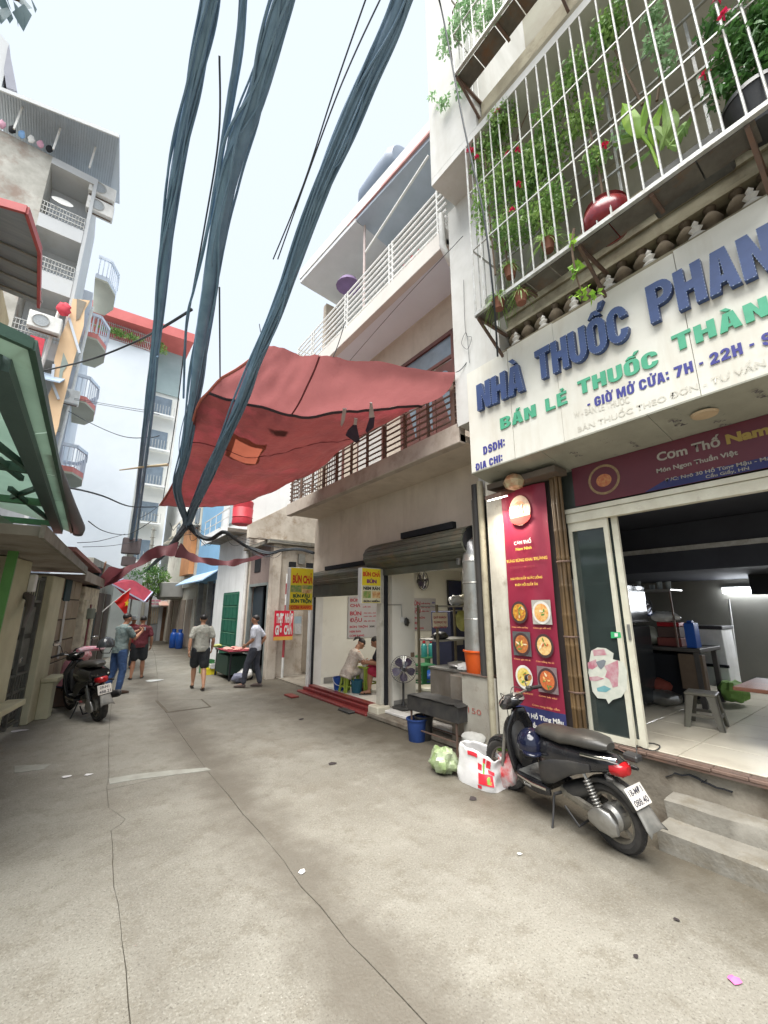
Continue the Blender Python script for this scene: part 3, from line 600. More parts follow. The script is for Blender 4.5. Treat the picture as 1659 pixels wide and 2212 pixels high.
m_lb = mat('blue_letter_face', (0.04, 0.075, 0.20), (0.032, 0.06, 0.165), 8, 0.4, bump=0.02); m_gr = mat('green_letter', (0.085, 0.42, 0.25), (0.07, 0.36, 0.21), 6, 0.45, bump=0.02)
m_bl2 = mat('indigo_print', (0.05, 0.05, 0.25), (0.055, 0.06, 0.28), 8, 0.5, bump=0.0); m_led = mat('led_dot', (0.40, 0.48, 0.62))
XF = X0 - 0.002
def sgn(p): q = px(*z2(*p), X0); return Vector((XF, q.y, q.z))
def big(word, p0, p1, h, nlet):
    """word from bottom-left zoom point p0 to bottom-right p1; every letter is a part"""
    a, b_ = sgn(p0), sgn(p1); tot = (a.y - b_.y)
    cw = []
    for ch in word:
        cw.append(1.0 if ch not in 'ILJ' else 0.5)
    # measured widths of the glyphs keep the spacing even
    xs = 0; gap = 0.07
    sc = tot / (sum(cw) + gap * (len(word) - 1)); y = a.y
    for ch, w in zip(word, cw):
        zz = a.z + (b_.z - a.z) * ((a.y - y) / tot)
        o = glyph(ch, Vector((XF, y, zz)), w * sc, h, m_lb, 0.055, sg)
        # dotted lamps along the rim of the letter face
        me = o.data; dots = MB(); Wm = WM[sg.name]
        lim = XF - 0.0545
        ed = {}
        for p in me.polygons:
            if abs(p.normal.x) > 0.9 and (Wm @ p.center).x < lim:
                for e in p.edge_keys: ed[e] = ed.get(e, 0) + 1
        acc = 0
        for (i, j), c_ in ed.items():
            if c_ != 1: continue
            P, Q = Wm @ me.vertices[i].co, Wm @ me.vertices[j].co; L = (Q - P).length
            nseg = max(1, int(L / 0.03)) if L > 0.014 else (1 if random.random() < 0.4 else 0)
            for s_ in range(nseg):
                c2 = P.lerp(Q, (s_ + 0.5) / nseg)
                dots.disc((c2.x - 0.0015, c2.y, c2.z), (0, 1, 0), (0, 0, 1), 0.0042, n=5)
        if dots.v:
            dd = dots.build('led_dots', m_led, sg); dd['kind'] = 'stuff'; dd.parent = o
        y -= (w + gap) * sc
# measured: word boxes in frame z2
big('NHÀ', (205,670), (440,565), 0.36, 3)
big('THUỐC', (505,522), (975,300), 0.37, 5)
big('PHAN', (1080,235), (1730,-55), 0.38, 4)
def gtext(word, p0, p1, h, m):
    a, b_ = sgn(p0), sgn(p1); ws = [GW.get(VN.get(c, (c,))[0], W_) for c in word]; gp_ = .11; u = (a.y - b_.y)/(sum(ws) + gp_*(len(ws)-1)); x = 0
    for ch, w in zip(word, ws):
        if ch != ' ': glyph(ch, Vector((XF, a.y - x*u, a.z + (b_.z-a.z)*x*u/(a.y-b_.y))), w*u, h, m, 0.004, sg)
        x += w + gp_
def gline(word, p0, p1, h):
    a, b_ = sgn(p0), sgn(p1); u = (a.y - b_.y)/(len(word) + 0.14*(len(word)-1))
    for k, ch in enumerate(word):
        f = k*1.14*u/(a.y - b_.y); glyph(ch, Vector((XF, a.y - k*1.14*u, a.z + (b_.z-a.z)*f)), u, h, m_gr, 0.012, sg)
gline('BÁN', (310,760), (490,690), 0.145); gline('LẺ', (540,668), (652,622), 0.145); gline('THUỐC', (705,585), (1110,432), 0.15); gline('THÀN', (1185,370), (1675,175), 0.155)
def line(word, p0, p1, h, m, ext=0.006, bold=0.02):
    a, b_ = sgn(p0), sgn(p1); yd = ZP; xd = (b_ - a)
    return text(word, h, a, xd, yd, m, 'lettering', sg, ext=ext, width=xd.length, bold=bold*0.6)
gtext('- GIỜ MỞ CỬA: 7H - 22H - S', (750,655), (1690,318), 0.098, m_bl2)
gtext('DSĐH:', (222,885), (330,840), 0.105, m_bl2); gtext('ĐỊA CHỈ:', (185,965), (318,915), 0.09, m_bl2)
m_ghost = mat('ghost_lettering', (0.56, 0.53, 0.46), (0.62, 0.6, 0.52), 20, 0.6)
line('W - BÁN LẺ THUỐC', (680,700), (960,620), 0.07, m_ghost, 0.003, 0.01); line('BÁN THUỐC THEO ĐƠN - TƯ VẤN', (700,770), (1650,430), 0.055, m_ghost, 0.003, 0.01)

# ---------------- hanging banners
m_mar = mat('maroon_banner', (0.26, 0.018, 0.045), (0.22, 0.015, 0.04), 2, 0.5, bump=0.03, coords='pos'); m_navy = mat('navy_band', (0.03, 0.035, 0.13), bump=0.02)
m_ylw = mat('yellow_print', (0.75, 0.50, 0.08), bump=0); m_wp = mat('white_print', (0.78, 0.76, 0.70), bump=0)
bn = thing('vertical_menu_banner', 'tall maroon menu banner with six round dishes hanging on the pillar behind the scooter', 'banner', (4.32, 2.9, 0.6))
XB = 4.31; by1, by0, bz1, bz0 = 3.19, 2.57, 3.32, 0.44
def ban(u, v): return (by1 + (by0 - by1) * u, bz1 + (bz0 - bz1) * v)   # u to the right 0..1, v down 0..1
nu, nv = 16, 60
def ripple(u, v): return 0.020 * math.sin(u * 7 + v * 2.5) * (1 - v) ** 2 + 0.010 * noise.noise(Vector((u * 5, v * 9, 0))) * (1.2 - v) + 0.006 * math.sin(u * 14 + v * 6)
def banmesh(v0, v1, m, name, off=0.0):
    mb = MB(); n1 = max(2, int(nv * (v1 - v0)))
    for j in range(n1 + 1):
        for i in range(nu + 1):
            v = v0 + (v1 - v0) * j / n1; y, z = ban(i / nu, v); mb.v.append((XB + off + ripple(i / nu, v), y, z))
    for j in range(n1):
        for i in range(nu): a = j*(nu+1)+i; mb.f.append((a, a+1, a+nu+2, a+nu+1))
    return mb.build(name, m, bn, smooth=True)
banmesh(0, 0.885, m_mar, 'cloth'); banmesh(0.885, 1.0, m_navy, 'address_panel')
def bt(s, u, v, h, m, width=None, bold=0.03, align=None):
    y, z = ban(u, v); return text(s, h, (XB - 0.030 + 0.0, y, z), YM, ZP, m, 'lettering', bn, ext=0.0008, width=width, bold=bold, align=align)
bt('CƠM THỐ', 0.27, 0.245, 0.042, m_wp, 0.24); bt('Nam Ninh', 0.30, 0.270, 0.036, m_ylw, 0.22)
bt('TƯNG BỪNG KHAI TRƯƠNG', 0.06, 0.318, 0.036, m_ylw, 0.56); bt('TỪ NGÀY 6 THÁNG 8', 0.14, 0.345, 0.024, mat('dim_red_print', (0.30,0.04,0.05)), 0.34)
bt('NGUYÊN SUẤT NƯỚC UỐNG', 0.13, 0.392, 0.027, m_ylw, 0.43); bt('THÊM MỖI SUẤT ĂN', 0.22, 0.418, 0.027, m_ylw, 0.31)
m_cap = mat('caption_print', (0.70, 0.30, 0.12), bump=0)
fc = [mat('food_' + str(i), a, b_, 40, 0.4, bump=0.3, bs=90) for i, (a, b_) in enumerate([((0.35,0.06,0.02),(0.65,0.40,0.05)),((0.62,0.25,0.06),(0.70,0.50,0.20)),((0.30,0.10,0.03),(0.55,0.20,0.06)),((0.75,0.55,0.25),(0.65,0.35,0.12)),((0.60,0.45,0.08),(0.75,0.6,0.2)),((0.58,0.18,0.05),(0.45,0.10,0.04))])]
for r in range(3):
    for c_ in range(2):
        u = 0.27 + 0.47 * c_ - 0.02 * r * 0; v = 0.525 + 0.125 * r; y, z = ban(u, v); x = XB - 0.028
        k = r * 2 + c_; up = (0, 0, 1)
        if k in (1, 2, 5): MB().prism([(x + .004, y + 0.12, z - 0.13), (x + .004, y + 0.12, z + 0.14), (x + .004, y - 0.12, z + 0.14), (x + .004, y - 0.12, z - 0.13)], (0.0008, 0, 0)).build('photo_ground', mat('photo_ground_%d' % k, ((0.4,0.38,0.34),(0.10,0.10,0.10),(0.22,0.16,0.16))[(1,2,5).index(k)], None, 20), bn)
        MB().disc((x, y, z), (0, 1, 0), up, 0.113, 0.128, 26).build('plate', mat('plate_%d' % (k % 3), ((0.06,0.03,0.03),(0.70,0.68,0.62),(0.55,0.5,0.42))[(0 if k in (0,2,5) else 1)], None, 9), bn)
        MB().disc((x - 0.002, y, z), (0, 1, 0), up, 0.088, 0.10, 22).build('dish', fc[k], bn)
        for q in range(7):
            a = random.uniform(0, 2*PI); rr = random.uniform(0.01, 0.07); yy = y + rr*math.cos(a); zz = z + rr*math.sin(a)
            MB().disc((x - 0.004 - q*.0003, yy, zz), (0, math.cos(a*3), math.sin(a*3)), (0, -math.sin(a*3), math.cos(a*3)), random.uniform(0.015,0.03), random.uniform(0.007,0.013), 9).build('garnish', [mat('leaf_print',(0.10,0.25,0.05)), mat('cream_print',(0.75,0.62,0.40)), fc[(k+2)%6]][q % 3], bn)
        bt(['Cơm sườn nướng','Cơm gà xối mỡ','Cơm gà rô ti','Cơm trắng rau củ','Cơm rang dưa bò','Cơm bò xào'][k], u - 0.19, v + 0.062, 0.017, m_cap, 0.22, 0.03)
bt('Cơm rang thập cẩm', 0.40, 0.875, 0.02, m_cap, 0.33)
bt('30 Hồ Tùng Mậu', 0.22, 0.921, 0.05, m_wp, 0.47, 0.03); bt(', Cầu Giấy, HN', 0.25, 0.953, 0.045, m_wp, 0.44, 0.03); bt('056 2275686', 0.27, 0.985, 0.04, m_wp, 0.42, 0.04)
# round emblem: pot with steam over a red bowl
y, z = ban(0.46, 0.10); x = XB - 0.034
MB().disc((x, y, z), (0,1,0), (0,0,1), 0.15, 0.19, 30).build('emblem', mat('emblem_cream', (0.72,0.55,0.40), (0.6,0.35,0.25), 14, 0.6), bn)
MB().disc((x - .002, y, z - 0.01), (0,1,0), (0,0,1), 0.10, 0.13, 24).build('emblem_ring', mat('emblem_orange', (0.70,0.30,0.14), (0.75,0.5,0.3), 20, 0.6), bn)
MB().prism([(x - .004, y + 0.15*math.cos(a), z - 0.08 + 0.10*math.sin(a)) for a in [PI + PI*i/10 for i in range(11)]], (0.001,0,0)).build('bowl', mat('emblem_red', (0.62,0.03,0.02)), bn)
for q in range(3): MB().tube([(x - .005, y - .05 + q*.05, z - .03), (x - .005, y - .03 + q*.05, z + .02), (x - .005, y - .05 + q*.05, z + .07)], 0.008, 6).build('steam', m_wp, bn)

hb = thing('horizontal_shop_banner', 'dark red banner with white and gold lettering stretched over the shop opening', 'banner', (4.40, 1.0, 3.15))
m_mar2 = mat('shadowy_maroon_banner', (0.11, 0.012, 0.022), (0.09, 0.01, 0.02), 2, 0.5, bump=0.03, coords='pos'); m_wp2 = mat('shaded_white_print', (0.36,0.33,0.28), bump=0); m_yl2 = mat('shaded_gold_print', (0.34,0.24,0.06), bump=0)  # cloth and print darkened, the banner's backlit shade is in these colours
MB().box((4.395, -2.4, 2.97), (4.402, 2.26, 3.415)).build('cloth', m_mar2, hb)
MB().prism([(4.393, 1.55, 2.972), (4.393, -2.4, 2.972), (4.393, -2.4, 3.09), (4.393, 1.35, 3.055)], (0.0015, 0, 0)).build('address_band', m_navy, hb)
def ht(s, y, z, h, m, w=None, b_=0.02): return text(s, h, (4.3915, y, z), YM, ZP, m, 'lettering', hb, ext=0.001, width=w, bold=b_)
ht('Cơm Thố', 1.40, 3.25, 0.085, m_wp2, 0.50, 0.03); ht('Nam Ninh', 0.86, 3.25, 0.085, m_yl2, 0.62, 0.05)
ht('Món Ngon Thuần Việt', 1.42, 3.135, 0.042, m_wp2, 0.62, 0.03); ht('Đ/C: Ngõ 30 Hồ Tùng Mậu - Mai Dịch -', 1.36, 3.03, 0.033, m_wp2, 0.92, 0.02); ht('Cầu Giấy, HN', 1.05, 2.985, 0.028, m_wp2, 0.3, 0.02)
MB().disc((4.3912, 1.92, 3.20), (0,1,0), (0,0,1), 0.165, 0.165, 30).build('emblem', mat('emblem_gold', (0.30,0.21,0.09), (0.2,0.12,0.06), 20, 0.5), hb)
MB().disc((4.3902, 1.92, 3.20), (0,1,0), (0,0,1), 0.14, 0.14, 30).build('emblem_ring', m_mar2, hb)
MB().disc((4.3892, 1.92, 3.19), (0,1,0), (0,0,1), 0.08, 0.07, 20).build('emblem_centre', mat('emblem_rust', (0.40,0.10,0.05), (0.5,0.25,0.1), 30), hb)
# lit work lamp above the menu banner
lp = thing('wall_lamp', 'lit lamp with a metal hood above the maroon menu banner', 'lamp', (4.18, 3.12, 3.36))
MB().prism([(4.00, 3.20, 3.18), (4.00, 2.96, 3.18), (4.24, 2.92, 3.27), (4.24, 3.24, 3.27)], (0, 0, 0.05)).build('hood', m_rust, lp)
MB().prism([(4.02, 3.18, 3.175), (4.02, 2.98, 3.175), (4.14, 2.97, 3.218), (4.14, 3.19, 3.218)], (0,0,-0.012)).build('diffuser', mat('lamp_glow', (0.9,0.9,0.85), emit=((1,0.95,0.85), 6)), lp)
pl_ = bpy.data.lights.new('wall_lamp_light', 'AREA'); pl_.energy = 9; pl_.size = 0.15; pl_.color = (1, 0.93, 0.80); o = bpy.data.objects.new('wall_lamp_light', pl_); COL.objects.link(o); o.location = (4.10, 3.05, 3.16); o.rotation_euler = (0, math.radians(18), 0)
gl = MB().lathe([(0.02,0),(0.10,0.03),(0.13,0.10),(0.09,0.17),(0.03,0.20)], 9, Matrix.Translation((4.08, 2.82, 3.24))).build('plastic_wrap', mat('crumpled_gold_wrap', (0.42,0.36,0.22), (0.30,0.13,0.06), 9, 0.35, bump=0.8, bs=20), None)
tag(gl, 'crumpled gold and red plastic wrap stuck under the left end of the pharmacy sign', 'wrapping')

# ---------------- concrete steps
def rough_block(name, y1, x0, x1, z0, z1, y0, label):
    mb = MB(); n = 40; prof = [(x0, z0), (x0 - 0.0, z1 - 0.015), (x0 + 0.015, z1), (x1, z1), (x1, z0)]
    for i in range(n + 1):
        y = y1 + (y0 - y1) * i / n
        for j, (x, z) in enumerate(prof):
            e = Vector((y * 3, j * 1.7, z0 * 9)); mb.v.append((x + (0.014 * noise.noise(e) + 0.008 * noise.noise(e * 4) if j < 3 else 0), y + (0.02 * noise.noise(Vector((j, z*9, 3))) if i == 0 else 0), z + (0.008 * noise.noise(e * 2) if 0 < j < 4 else 0)))
    m = len(prof)
    for i in range(n):
        for j in range(m): mb.f.append((i*m+j, i*m+(j+1) % m, (i+1)*m+(j+1) % m, (i+1)*m+j))
    mb.f.append(tuple(range(m))[::-1]); mb.f.append(tuple(n*m+k for k in range(m)))
    return tag(mb.build(name, m_conc_l, None, smooth=True), label, 'step', 'concrete steps up to the shop')
rough_block('concrete_step', 1.69, 3.985, 4.275, -0.02, 0.155, -2.5, 'lower worn concrete step in front of the near shop, its corner broken off')
rough_block('concrete_step', 1.70, 4.25, 4.46, 0.13, 0.295, -2.5, 'upper worn concrete step against the plinth of the near shop')
MB().box((4.272, -2.5, -0.02), (4.455, 1.62, 0.15)).build('step_core', m_conc, B1)
# ------------------------------------------------------------------ plants in the cages
def leafmat(name, c, c2): return mat(name, c, c2, 3.5, 0.5, bump=0, coords='pos', transl=0.35)
m_vine = leafmat('vine_leaf', (0.34, 0.50, 0.15), (0.11, 0.25, 0.07)); m_vine2 = leafmat('dark_leaf', (0.10, 0.23, 0.055), (0.05, 0.14, 0.04))
m_ban = leafmat('broad_leaf', (0.38, 0.60, 0.07), (0.22, 0.45, 0.06)); m_spid = leafmat('spider_leaf', (0.24, 0.36, 0.10), (0.12, 0.22, 0.05))
m_pale = leafmat('pale_leaf', (0.36, 0.54, 0.30), (0.25, 0.42, 0.22)); m_petal = mat('red_petal', (0.65, 0.02, 0.06), (0.50, 0.02, 0.10), 8, 0.5, bump=0, transl=0.3)
m_twig = mat('woody_twig', (0.16, 0.11, 0.07), (0.09, 0.06, 0.04), 8, 0.85)
R = random.Random(11)
def leaf(mb, p, d, L, W, droop=0.2, roll=None):
    d = Vector(d).normalized(); s = d.cross(Vector((R.uniform(-1,1), R.uniform(-1,1), R.uniform(0.2,1)))).normalized()
    n = s.cross(d); p = Vector(p)
    a = p + d*L*0.45 + s*W*0.5 + n*W*0.12; b_ = p + d*L*0.45 - s*W*0.5 + n*W*0.12; t = p + d*L - Vector((0,0,L*droop)); c = p + d*L*0.5
    mb.add([p, a, t, b_, c], [(0, 1, 4), (1, 2, 4), (0, 4, 3), (4, 2, 3)])
def foliage(mb, centre, rad, n, L=0.05, W=0.03, fill=0.6):
    for _ in range(n):
        v = Vector((R.gauss(0,1), R.gauss(0,1), R.gauss(0,1))).normalized() * (R.random() ** 0.5)
        p = Vector(centre) + Vector((v.x*rad[0], v.y*rad[1], v.z*rad[2]))
        if noise.noise(p * 3.2) < -0.12 and R.random() < fill: continue
        d = Vector((R.uniform(-1,1), R.uniform(-1,1), R.uniform(-1,0.5)))
        leaf(mb, p, d, L*R.uniform(0.6,1.3), W*R.uniform(0.6,1.3))
def shrub(label, base, clusters, n, m, L=0.05, W=0.032, stems=(), flowers=0, cat='climbing plant', group=None, name='climbing_plant'):
    t = thing(name, label, cat, base, group=group)
    mb = MB()
    for c, r in clusters: foliage(mb, c, r, int(n * r[0]*r[1]*r[2] ** 0.5 / sum(q[1][0]*q[1][1]*q[1][2] ** 0.5 for q in clusters)), L, W)
    o = mb.build('leaves', m, t, fix=False); o['kind'] = 'stuff'
    for s_ in stems: MB().tube(smooth_path(s_, 4), [0.013 * (1 - 0.6*i/(len(s_)*4)) for i in range((len(s_)-1)*4 + 1)], 6).build('stem', m_twig, t, smooth=True)
    for _ in range(flowers):
        c, r = R.choice(clusters); p = Vector(c) + Vector((-r[0]*0.9, R.uniform(-1,1)*r[1], R.uniform(-.8,.8)*r[2])); mb = MB()
        for k in range(6): leaf(mb, p, (math.cos(k) - .5, math.sin(k), 0.4*math.sin(k*2)), 0.05, 0.04)
        mb.build('flower', m_petal, t, fix=False)
    return t
def P1(x, y, X=3.5): return tuple(px(*z1(x, y), X))
# dense vine at the left end, thinner sprays climbing to the right
shrub('dense flowering vine filling the left end of the caged balcony, red blossoms among small leaves', P1(330,1250),
      [(P1(330,720,3.55),(.16,.30,.42)), (P1(420,860,3.6),(.2,.38,.45)), (P1(560,800,3.65),(.2,.42,.45)), (P1(450,1080,3.6),(.2,.35,.30)), (P1(620,980,3.6),(.16,.25,.30)), (P1(300,980,3.45),(.10,.16,.5)), (P1(390,580,3.5),(.15,.25,.25))],
      7200, m_vine, 0.055, 0.034, stems=[[P1(420,1290,3.6),P1(400,1000,3.6),P1(450,700,3.6),P1(520,520,3.6)],[P1(360,1310,3.5),P1(330,1000,3.5),P1(310,720,3.5)],[P1(600,1200,3.6),P1(560,900,3.65),P1(640,650,3.6)]], flowers=9)
shrub('airy pale green climber spreading across the middle of the caged balcony', P1(820,1050),
      [(P1(650,500,3.55),(.14,.30,.25)), (P1(720,360,3.5),(.12,.25,.22)), (P1(880,160,3.5),(.12,.14,.25)), (P1(780,560,3.6),(.12,.2,.2)), (P1(930,90,3.5),(.1,.12,.2)), (P1(840,750,3.6),(.1,.14,.2)), (P1(900,350,3.6),(.08,.12,.15))],
      2500, m_vine, 0.055, 0.034, stems=[[P1(880,1000,3.6),P1(850,800,3.6),P1(780,520,3.6),P1(700,390,3.6)],[P1(1060,500,3.62),P1(1000,380,3.6),P1(930,240,3.58)]], flowers=1)
shrub('loose climbing spray of small leaves in front of the upper rails of the cage', P1(1150,700),
      [(P1(1130,200,3.5),(.08,.12,.18)), (P1(1110,60,3.5),(.08,.1,.12)), (P1(1180,300,3.55),(.08,.08,.12)), (P1(960,640,3.6),(.08,.12,.12))], 620, m_pale, 0.05, 0.03,
      stems=[[P1(1130,480,3.6),P1(1150,300,3.6),P1(1120,100,3.6)]])
shrub('dense dark leafed bush with red flowers at the right end of the cage', P1(1560,560),
      [(P1(1560,150,3.5),(.16,.22,.34)), (P1(1640,260,3.55),(.18,.2,.4)), (P1(1420,330,3.5),(.1,.12,.2)), (P1(1400,130,3.5),(.1,.12,.2)), (P1(1470,420,3.5),(.14,.16,.10)), (P1(1700,80,3.6),(.2,.3,.4)), (P1(1900,200,3.7),(.3,.5,.5))], 4600, m_vine2, 0.065, 0.034,
      stems=[[P1(1580,520,3.6),P1(1560,350,3.6),P1(1540,120,3.6)]], flowers=4, name='flowering_bush', cat='bush')
shrub('pale climber hanging out of the upper cage against the sky', P1(200,200,3.1),
      [(P1(220,60,3.1),(.12,.3,.35)), (P1(120,200,3.05),(.08,.12,.3)), (P1(110,490,3.3),(.06,.14,.10)), (P1(60,460,3.3),(.05,.08,.05)), (P1(330,60,3.1),(.1,.25,.25)), (P1(190,400,3.3),(.06,.08,.2))], 1500, m_pale, 0.06, 0.036,
      stems=[[P1(160,330,3.2),P1(140,120,3.1),P1(200,-40,3.1)]])
shrub('hanging vine with yellow green heart leaves trailing over the top of the sign', P1(720,1130,3.36),
      [(P1(722,1150,3.37),(.015,.03,.12)), (P1(745,1290,3.4),(.02,.045,.14)), (P1(770,1390,3.45),(.03,.10,.04)), (P1(830,1410,3.5),(.03,.05,.03))], 110, m_ban, 0.06, 0.05,
      stems=[[P1(735,1090,3.37),P1(725,1180,3.37),P1(745,1310,3.4),P1(775,1400,3.45)]], name='hanging_vine')
def tuft(label, p, n, L, m, name='spider_plant', pot=True):
    t = thing(name, label, 'potted plant', p); mb = MB(); p = Vector(p)
    for _ in range(n):
        a = R.uniform(0, 2*PI); e = R.uniform(0.1, 1.3); l = L * R.uniform(0.6, 1.1); d = Vector((math.cos(a)*math.cos(e), math.sin(a)*math.cos(e), math.sin(e)))
        pts = [p + d*l*k/4 - Vector((0,0,1))*l*1.1*(k/4)**2.2*(1.2-e*0.5) for k in range(5)]; s = d.cross(Vector((0,0,1))).normalized()*0.007
        for k in range(4): mb.add([pts[k]-s*(1-k/5), pts[k]+s*(1-k/5), pts[k+1]+s*(1-(k+1)/5), pts[k+1]-s*(1-(k+1)/5)], [(0,1,2,3)])
    o = mb.build('leaves', m, t, fix=False); o['kind'] = 'stuff'
    if pot: MB().lathe([(0.05,-.12),(0.07,-0.01),(0.078,0),(0.06,-0.005)], 14, Matrix.Translation(p)).build('pot', m_pot2, t, smooth=True)
    return t
m_pot2 = mat('clay_pot', (0.25, 0.10, 0.06), (0.18, 0.07, 0.045), 6, 0.8)
tuft('spider plant drooping over the left corner of the cage shelf', P1(375,1430,3.42), 90, 0.26, m_spid)
tuft('spider plant on the shelf edge beside the corner one', P1(480,1400,3.42), 60, 0.2, m_spid)
tuft('grassy pot plant low inside the left of the cage', P1(430,1280,3.5), 70, 0.24, m_spid)
tuft('dark grassy tuft in the cage between vine and red pot', P1(610,1150,3.5), 70, 0.3, m_vine)
# broad leafed plant
bp = thing('broad_leaf_plant', 'young plant with two upright bright yellow green broad leaves in a wide black tray', 'potted plant', P1(1150,800,3.55))
def blade(base, mid, tip, w, m, nm='leaf'):
    pts = smooth_path([base, mid, tip], 5); mb = MB(); n = len(pts); side = (Vector(tip) - Vector(base)).cross(Vector((1, 0.1, 0))).normalized()
    for i, p in enumerate(pts):
        t = i / (n - 1); ww = w * math.sin(PI * min(1, t * 0.93 + 0.04)) ** 0.7; mb.v += [tuple(p - side*ww/2 + Vector((0.02*t,0,0))), tuple(p + Vector((-.012,0,0))), tuple(p + side*ww/2 + Vector((0.02*t,0,0)))]
    for i in range(n - 1):
        a = i * 3; mb.f += [(a, a+1, a+4, a+3), (a+1, a+2, a+5, a+4)]
    return mb.build(nm, m, bp, smooth=True)
blade(P1(1060,650,3.5), P1(1010,580,3.46), P1(965,495,3.45), 0.13, m_ban); blade(P1(1050,640,3.5), P1(1065,560,3.48), P1(1090,440,3.46), 0.075, m_ban)
for a, b_, c_, w in [((1060,650),(1000,660),(920,690),.06), ((1110,710),(1050,760),(1000,800),.05), ((1100,690),(1050,640),(960,650),.05), ((1130,700),(1110,600),(1150,500),.09), ((1150,700),(1200,600),(1210,520),.10), ((1170,690),(1250,600),(1270,640),.08), ((1180,710),(1240,640),(1290,560),.08), ((1150,720),(1180,600),(1160,470),.08), ((1200,700),(1130,620),(1090,610),.07), ((1180,690),(1230,700),(1250,640),.06)]:
    blade(P1(*a,3.55), P1(*b_,3.5), P1(*c_,3.5), w, m_vine if w != .09 else m_ban)
MB().tube([P1(1140,800,3.55), P1(1100,700,3.53), P1(1060,650,3.5)], 0.012, 6).build('stem', m_ban, bp)
# pots
def pot(name, label, X, y, z, prof, m, cat='plant pot', sy=1.0):
    t = MB().lathe(prof, 28, Matrix.Translation((X, y, z)) @ Matrix.Scale(sy, 4, (0,1,0))).build(name, m, None, smooth=True); return tag(t, label, cat)
m_redpot = mat('red_glazed_pot', (0.22, 0.018, 0.022), (0.15, 0.012, 0.02), 20, 0.25, bump=0.2, bs=12)
q = px(*z1(900,1010), 3.56)
pot('glazed_pot', 'big round dark red glazed pot standing on the shelf of the cage', 3.58, q.y + 0.03, 5.275, [(0.10,0),(0.17,0.03),(0.215,0.10),(0.225,0.17),(0.20,0.25),(0.17,0.29),(0.185,0.31),(0.17,0.31),(0.15,0.27),(0.0,0.26)], m_redpot)
q = px(*z1(1590,520), 3.6)
pot('black_pot', 'black plastic pot under the dark bush at the right end of the cage', 3.6, q.y - 0.02, 5.275, [(0.13,0),(0.18,0.20),(0.20,0.26),(0.21,0.26),(0.205,0.30),(0.17,0.30),(0.16,0.26),(0,0.25)], mat('black_plastic', (0.02,0.02,0.022), (0.03,0.03,0.03), 6, 0.4))
q = px(*z1(1250,760), 3.6)
tr = MB(); tr.bbox((3.45, q.y - 0.28, 5.28), (3.8, q.y + 0.28, 5.44), 0.02); tag(tr.build('planter_tray', mat('black_foam_tray', (0.06,0.06,0.058), (0.10,0.10,0.09), 6, 0.8)), 'long black planter tray under the broad leafed plant', 'planter')
q = px(*z1(350,1360), 3.6)
pot('glass_jar', 'grey bucket at the left corner inside the cage', 3.62, q.y, 5.28, [(0.09,0),(0.12,0.2),(0.125,0.22),(0.11,0.22),(0.1,0.02)], m_steel, 'bucket')
# ------------------------------------------------------------------ noodle shop building
B2 = thing('noodle_shop_building', 'beige building with long balconies over the open bun cha shop', 'building', (4.75, 6.5, 0))
m_in2 = mat('white_shop_wall', (0.74, 0.72, 0.64), (0.70, 0.67, 0.59), 1.4, 0.8, coords='pos', bump=0.05, stain=(0.46, 0.43, 0.36), ss=1.3, st=(0.58, 0.85))
m_slab = mat('haze_tinted_soffit', (0.76, 0.83, 0.92), (0.72, 0.79, 0.88), 1.5, 0.85, coords='pos')  # pale blue carries the bright haze over the upper storey
XW = 4.75
# walls round the openings
B((XW, 3.86, 2.56), (XW + 0.22, 9.25, 4.07)).build('front_wall', m_beige_wall, B2)
B((XW, 3.86, 4.07), (XW + 0.22, 4.25, 7.6)).build('front_wall', m_beige_wall, B2)
B((XW, 5.72, 4.33), (XW + 0.22, 9.25, 7.6)).build('front_wall', m_beige_wall, B2)
B((XW, 4.25, 6.66), (XW + 0.22, 5.72, 7.6)).build('front_wall', m_beige_wall, B2)
B((XW, 9.10, 0), (XW + 0.22, 9.25, 2.56)).build('front_wall', m_white_wall, B2)
B((XW + 0.22, 9.10, 0.0), (10, 9.28, 7.6)).build('side_wall', m_in2, B2)
B((XW + 0.22, 3.80, 0.0), (10, 3.88, 12)).build('side_wall', m_in2, B2)
B((9.9, 3.88, 0.0), (10, 9.10, 3.2)).build('back_wall', m_in2, B2)
B((XW + 0.22, 3.9, 3.0), (9.9, 9.10, 3.1)).build('ceiling', m_in2, B2)
B((XW, 7.9 + 1.2, 7.6), (10, 9.28, 10.5)).build('side_wall', m_beige_wall, B2)
B((XW + 0.35, 3.9, 7.9), (XW + 0.5, 9.1, 10.6)).build('front_wall', mat('grey_green_upper_wall', (0.44,0.44,0.40), (0.38,0.38,0.35), 1.2, 0.85, coords='pos'), B2)
mb = MB(); mb.box((XW + 0.12, 6.22, 0.14), (5.42, 6.42, 3.0)); mb.build('partition', m_in2, B2)
mb = MB(); mb.box((XW + 0.14, 6.205, 0.14), (5.42, 6.218, 0.24)); mb.build('skirting', mat('grey_skirting', (0.24,0.23,0.21)), B2)
mb = MB(); mb.box((XW + 0.3, 9.082, 0.14), (9.8, 9.098, 0.26)); mb.build('skirting', mat('grey_skirting', (0.24,0.23,0.21)), B2)
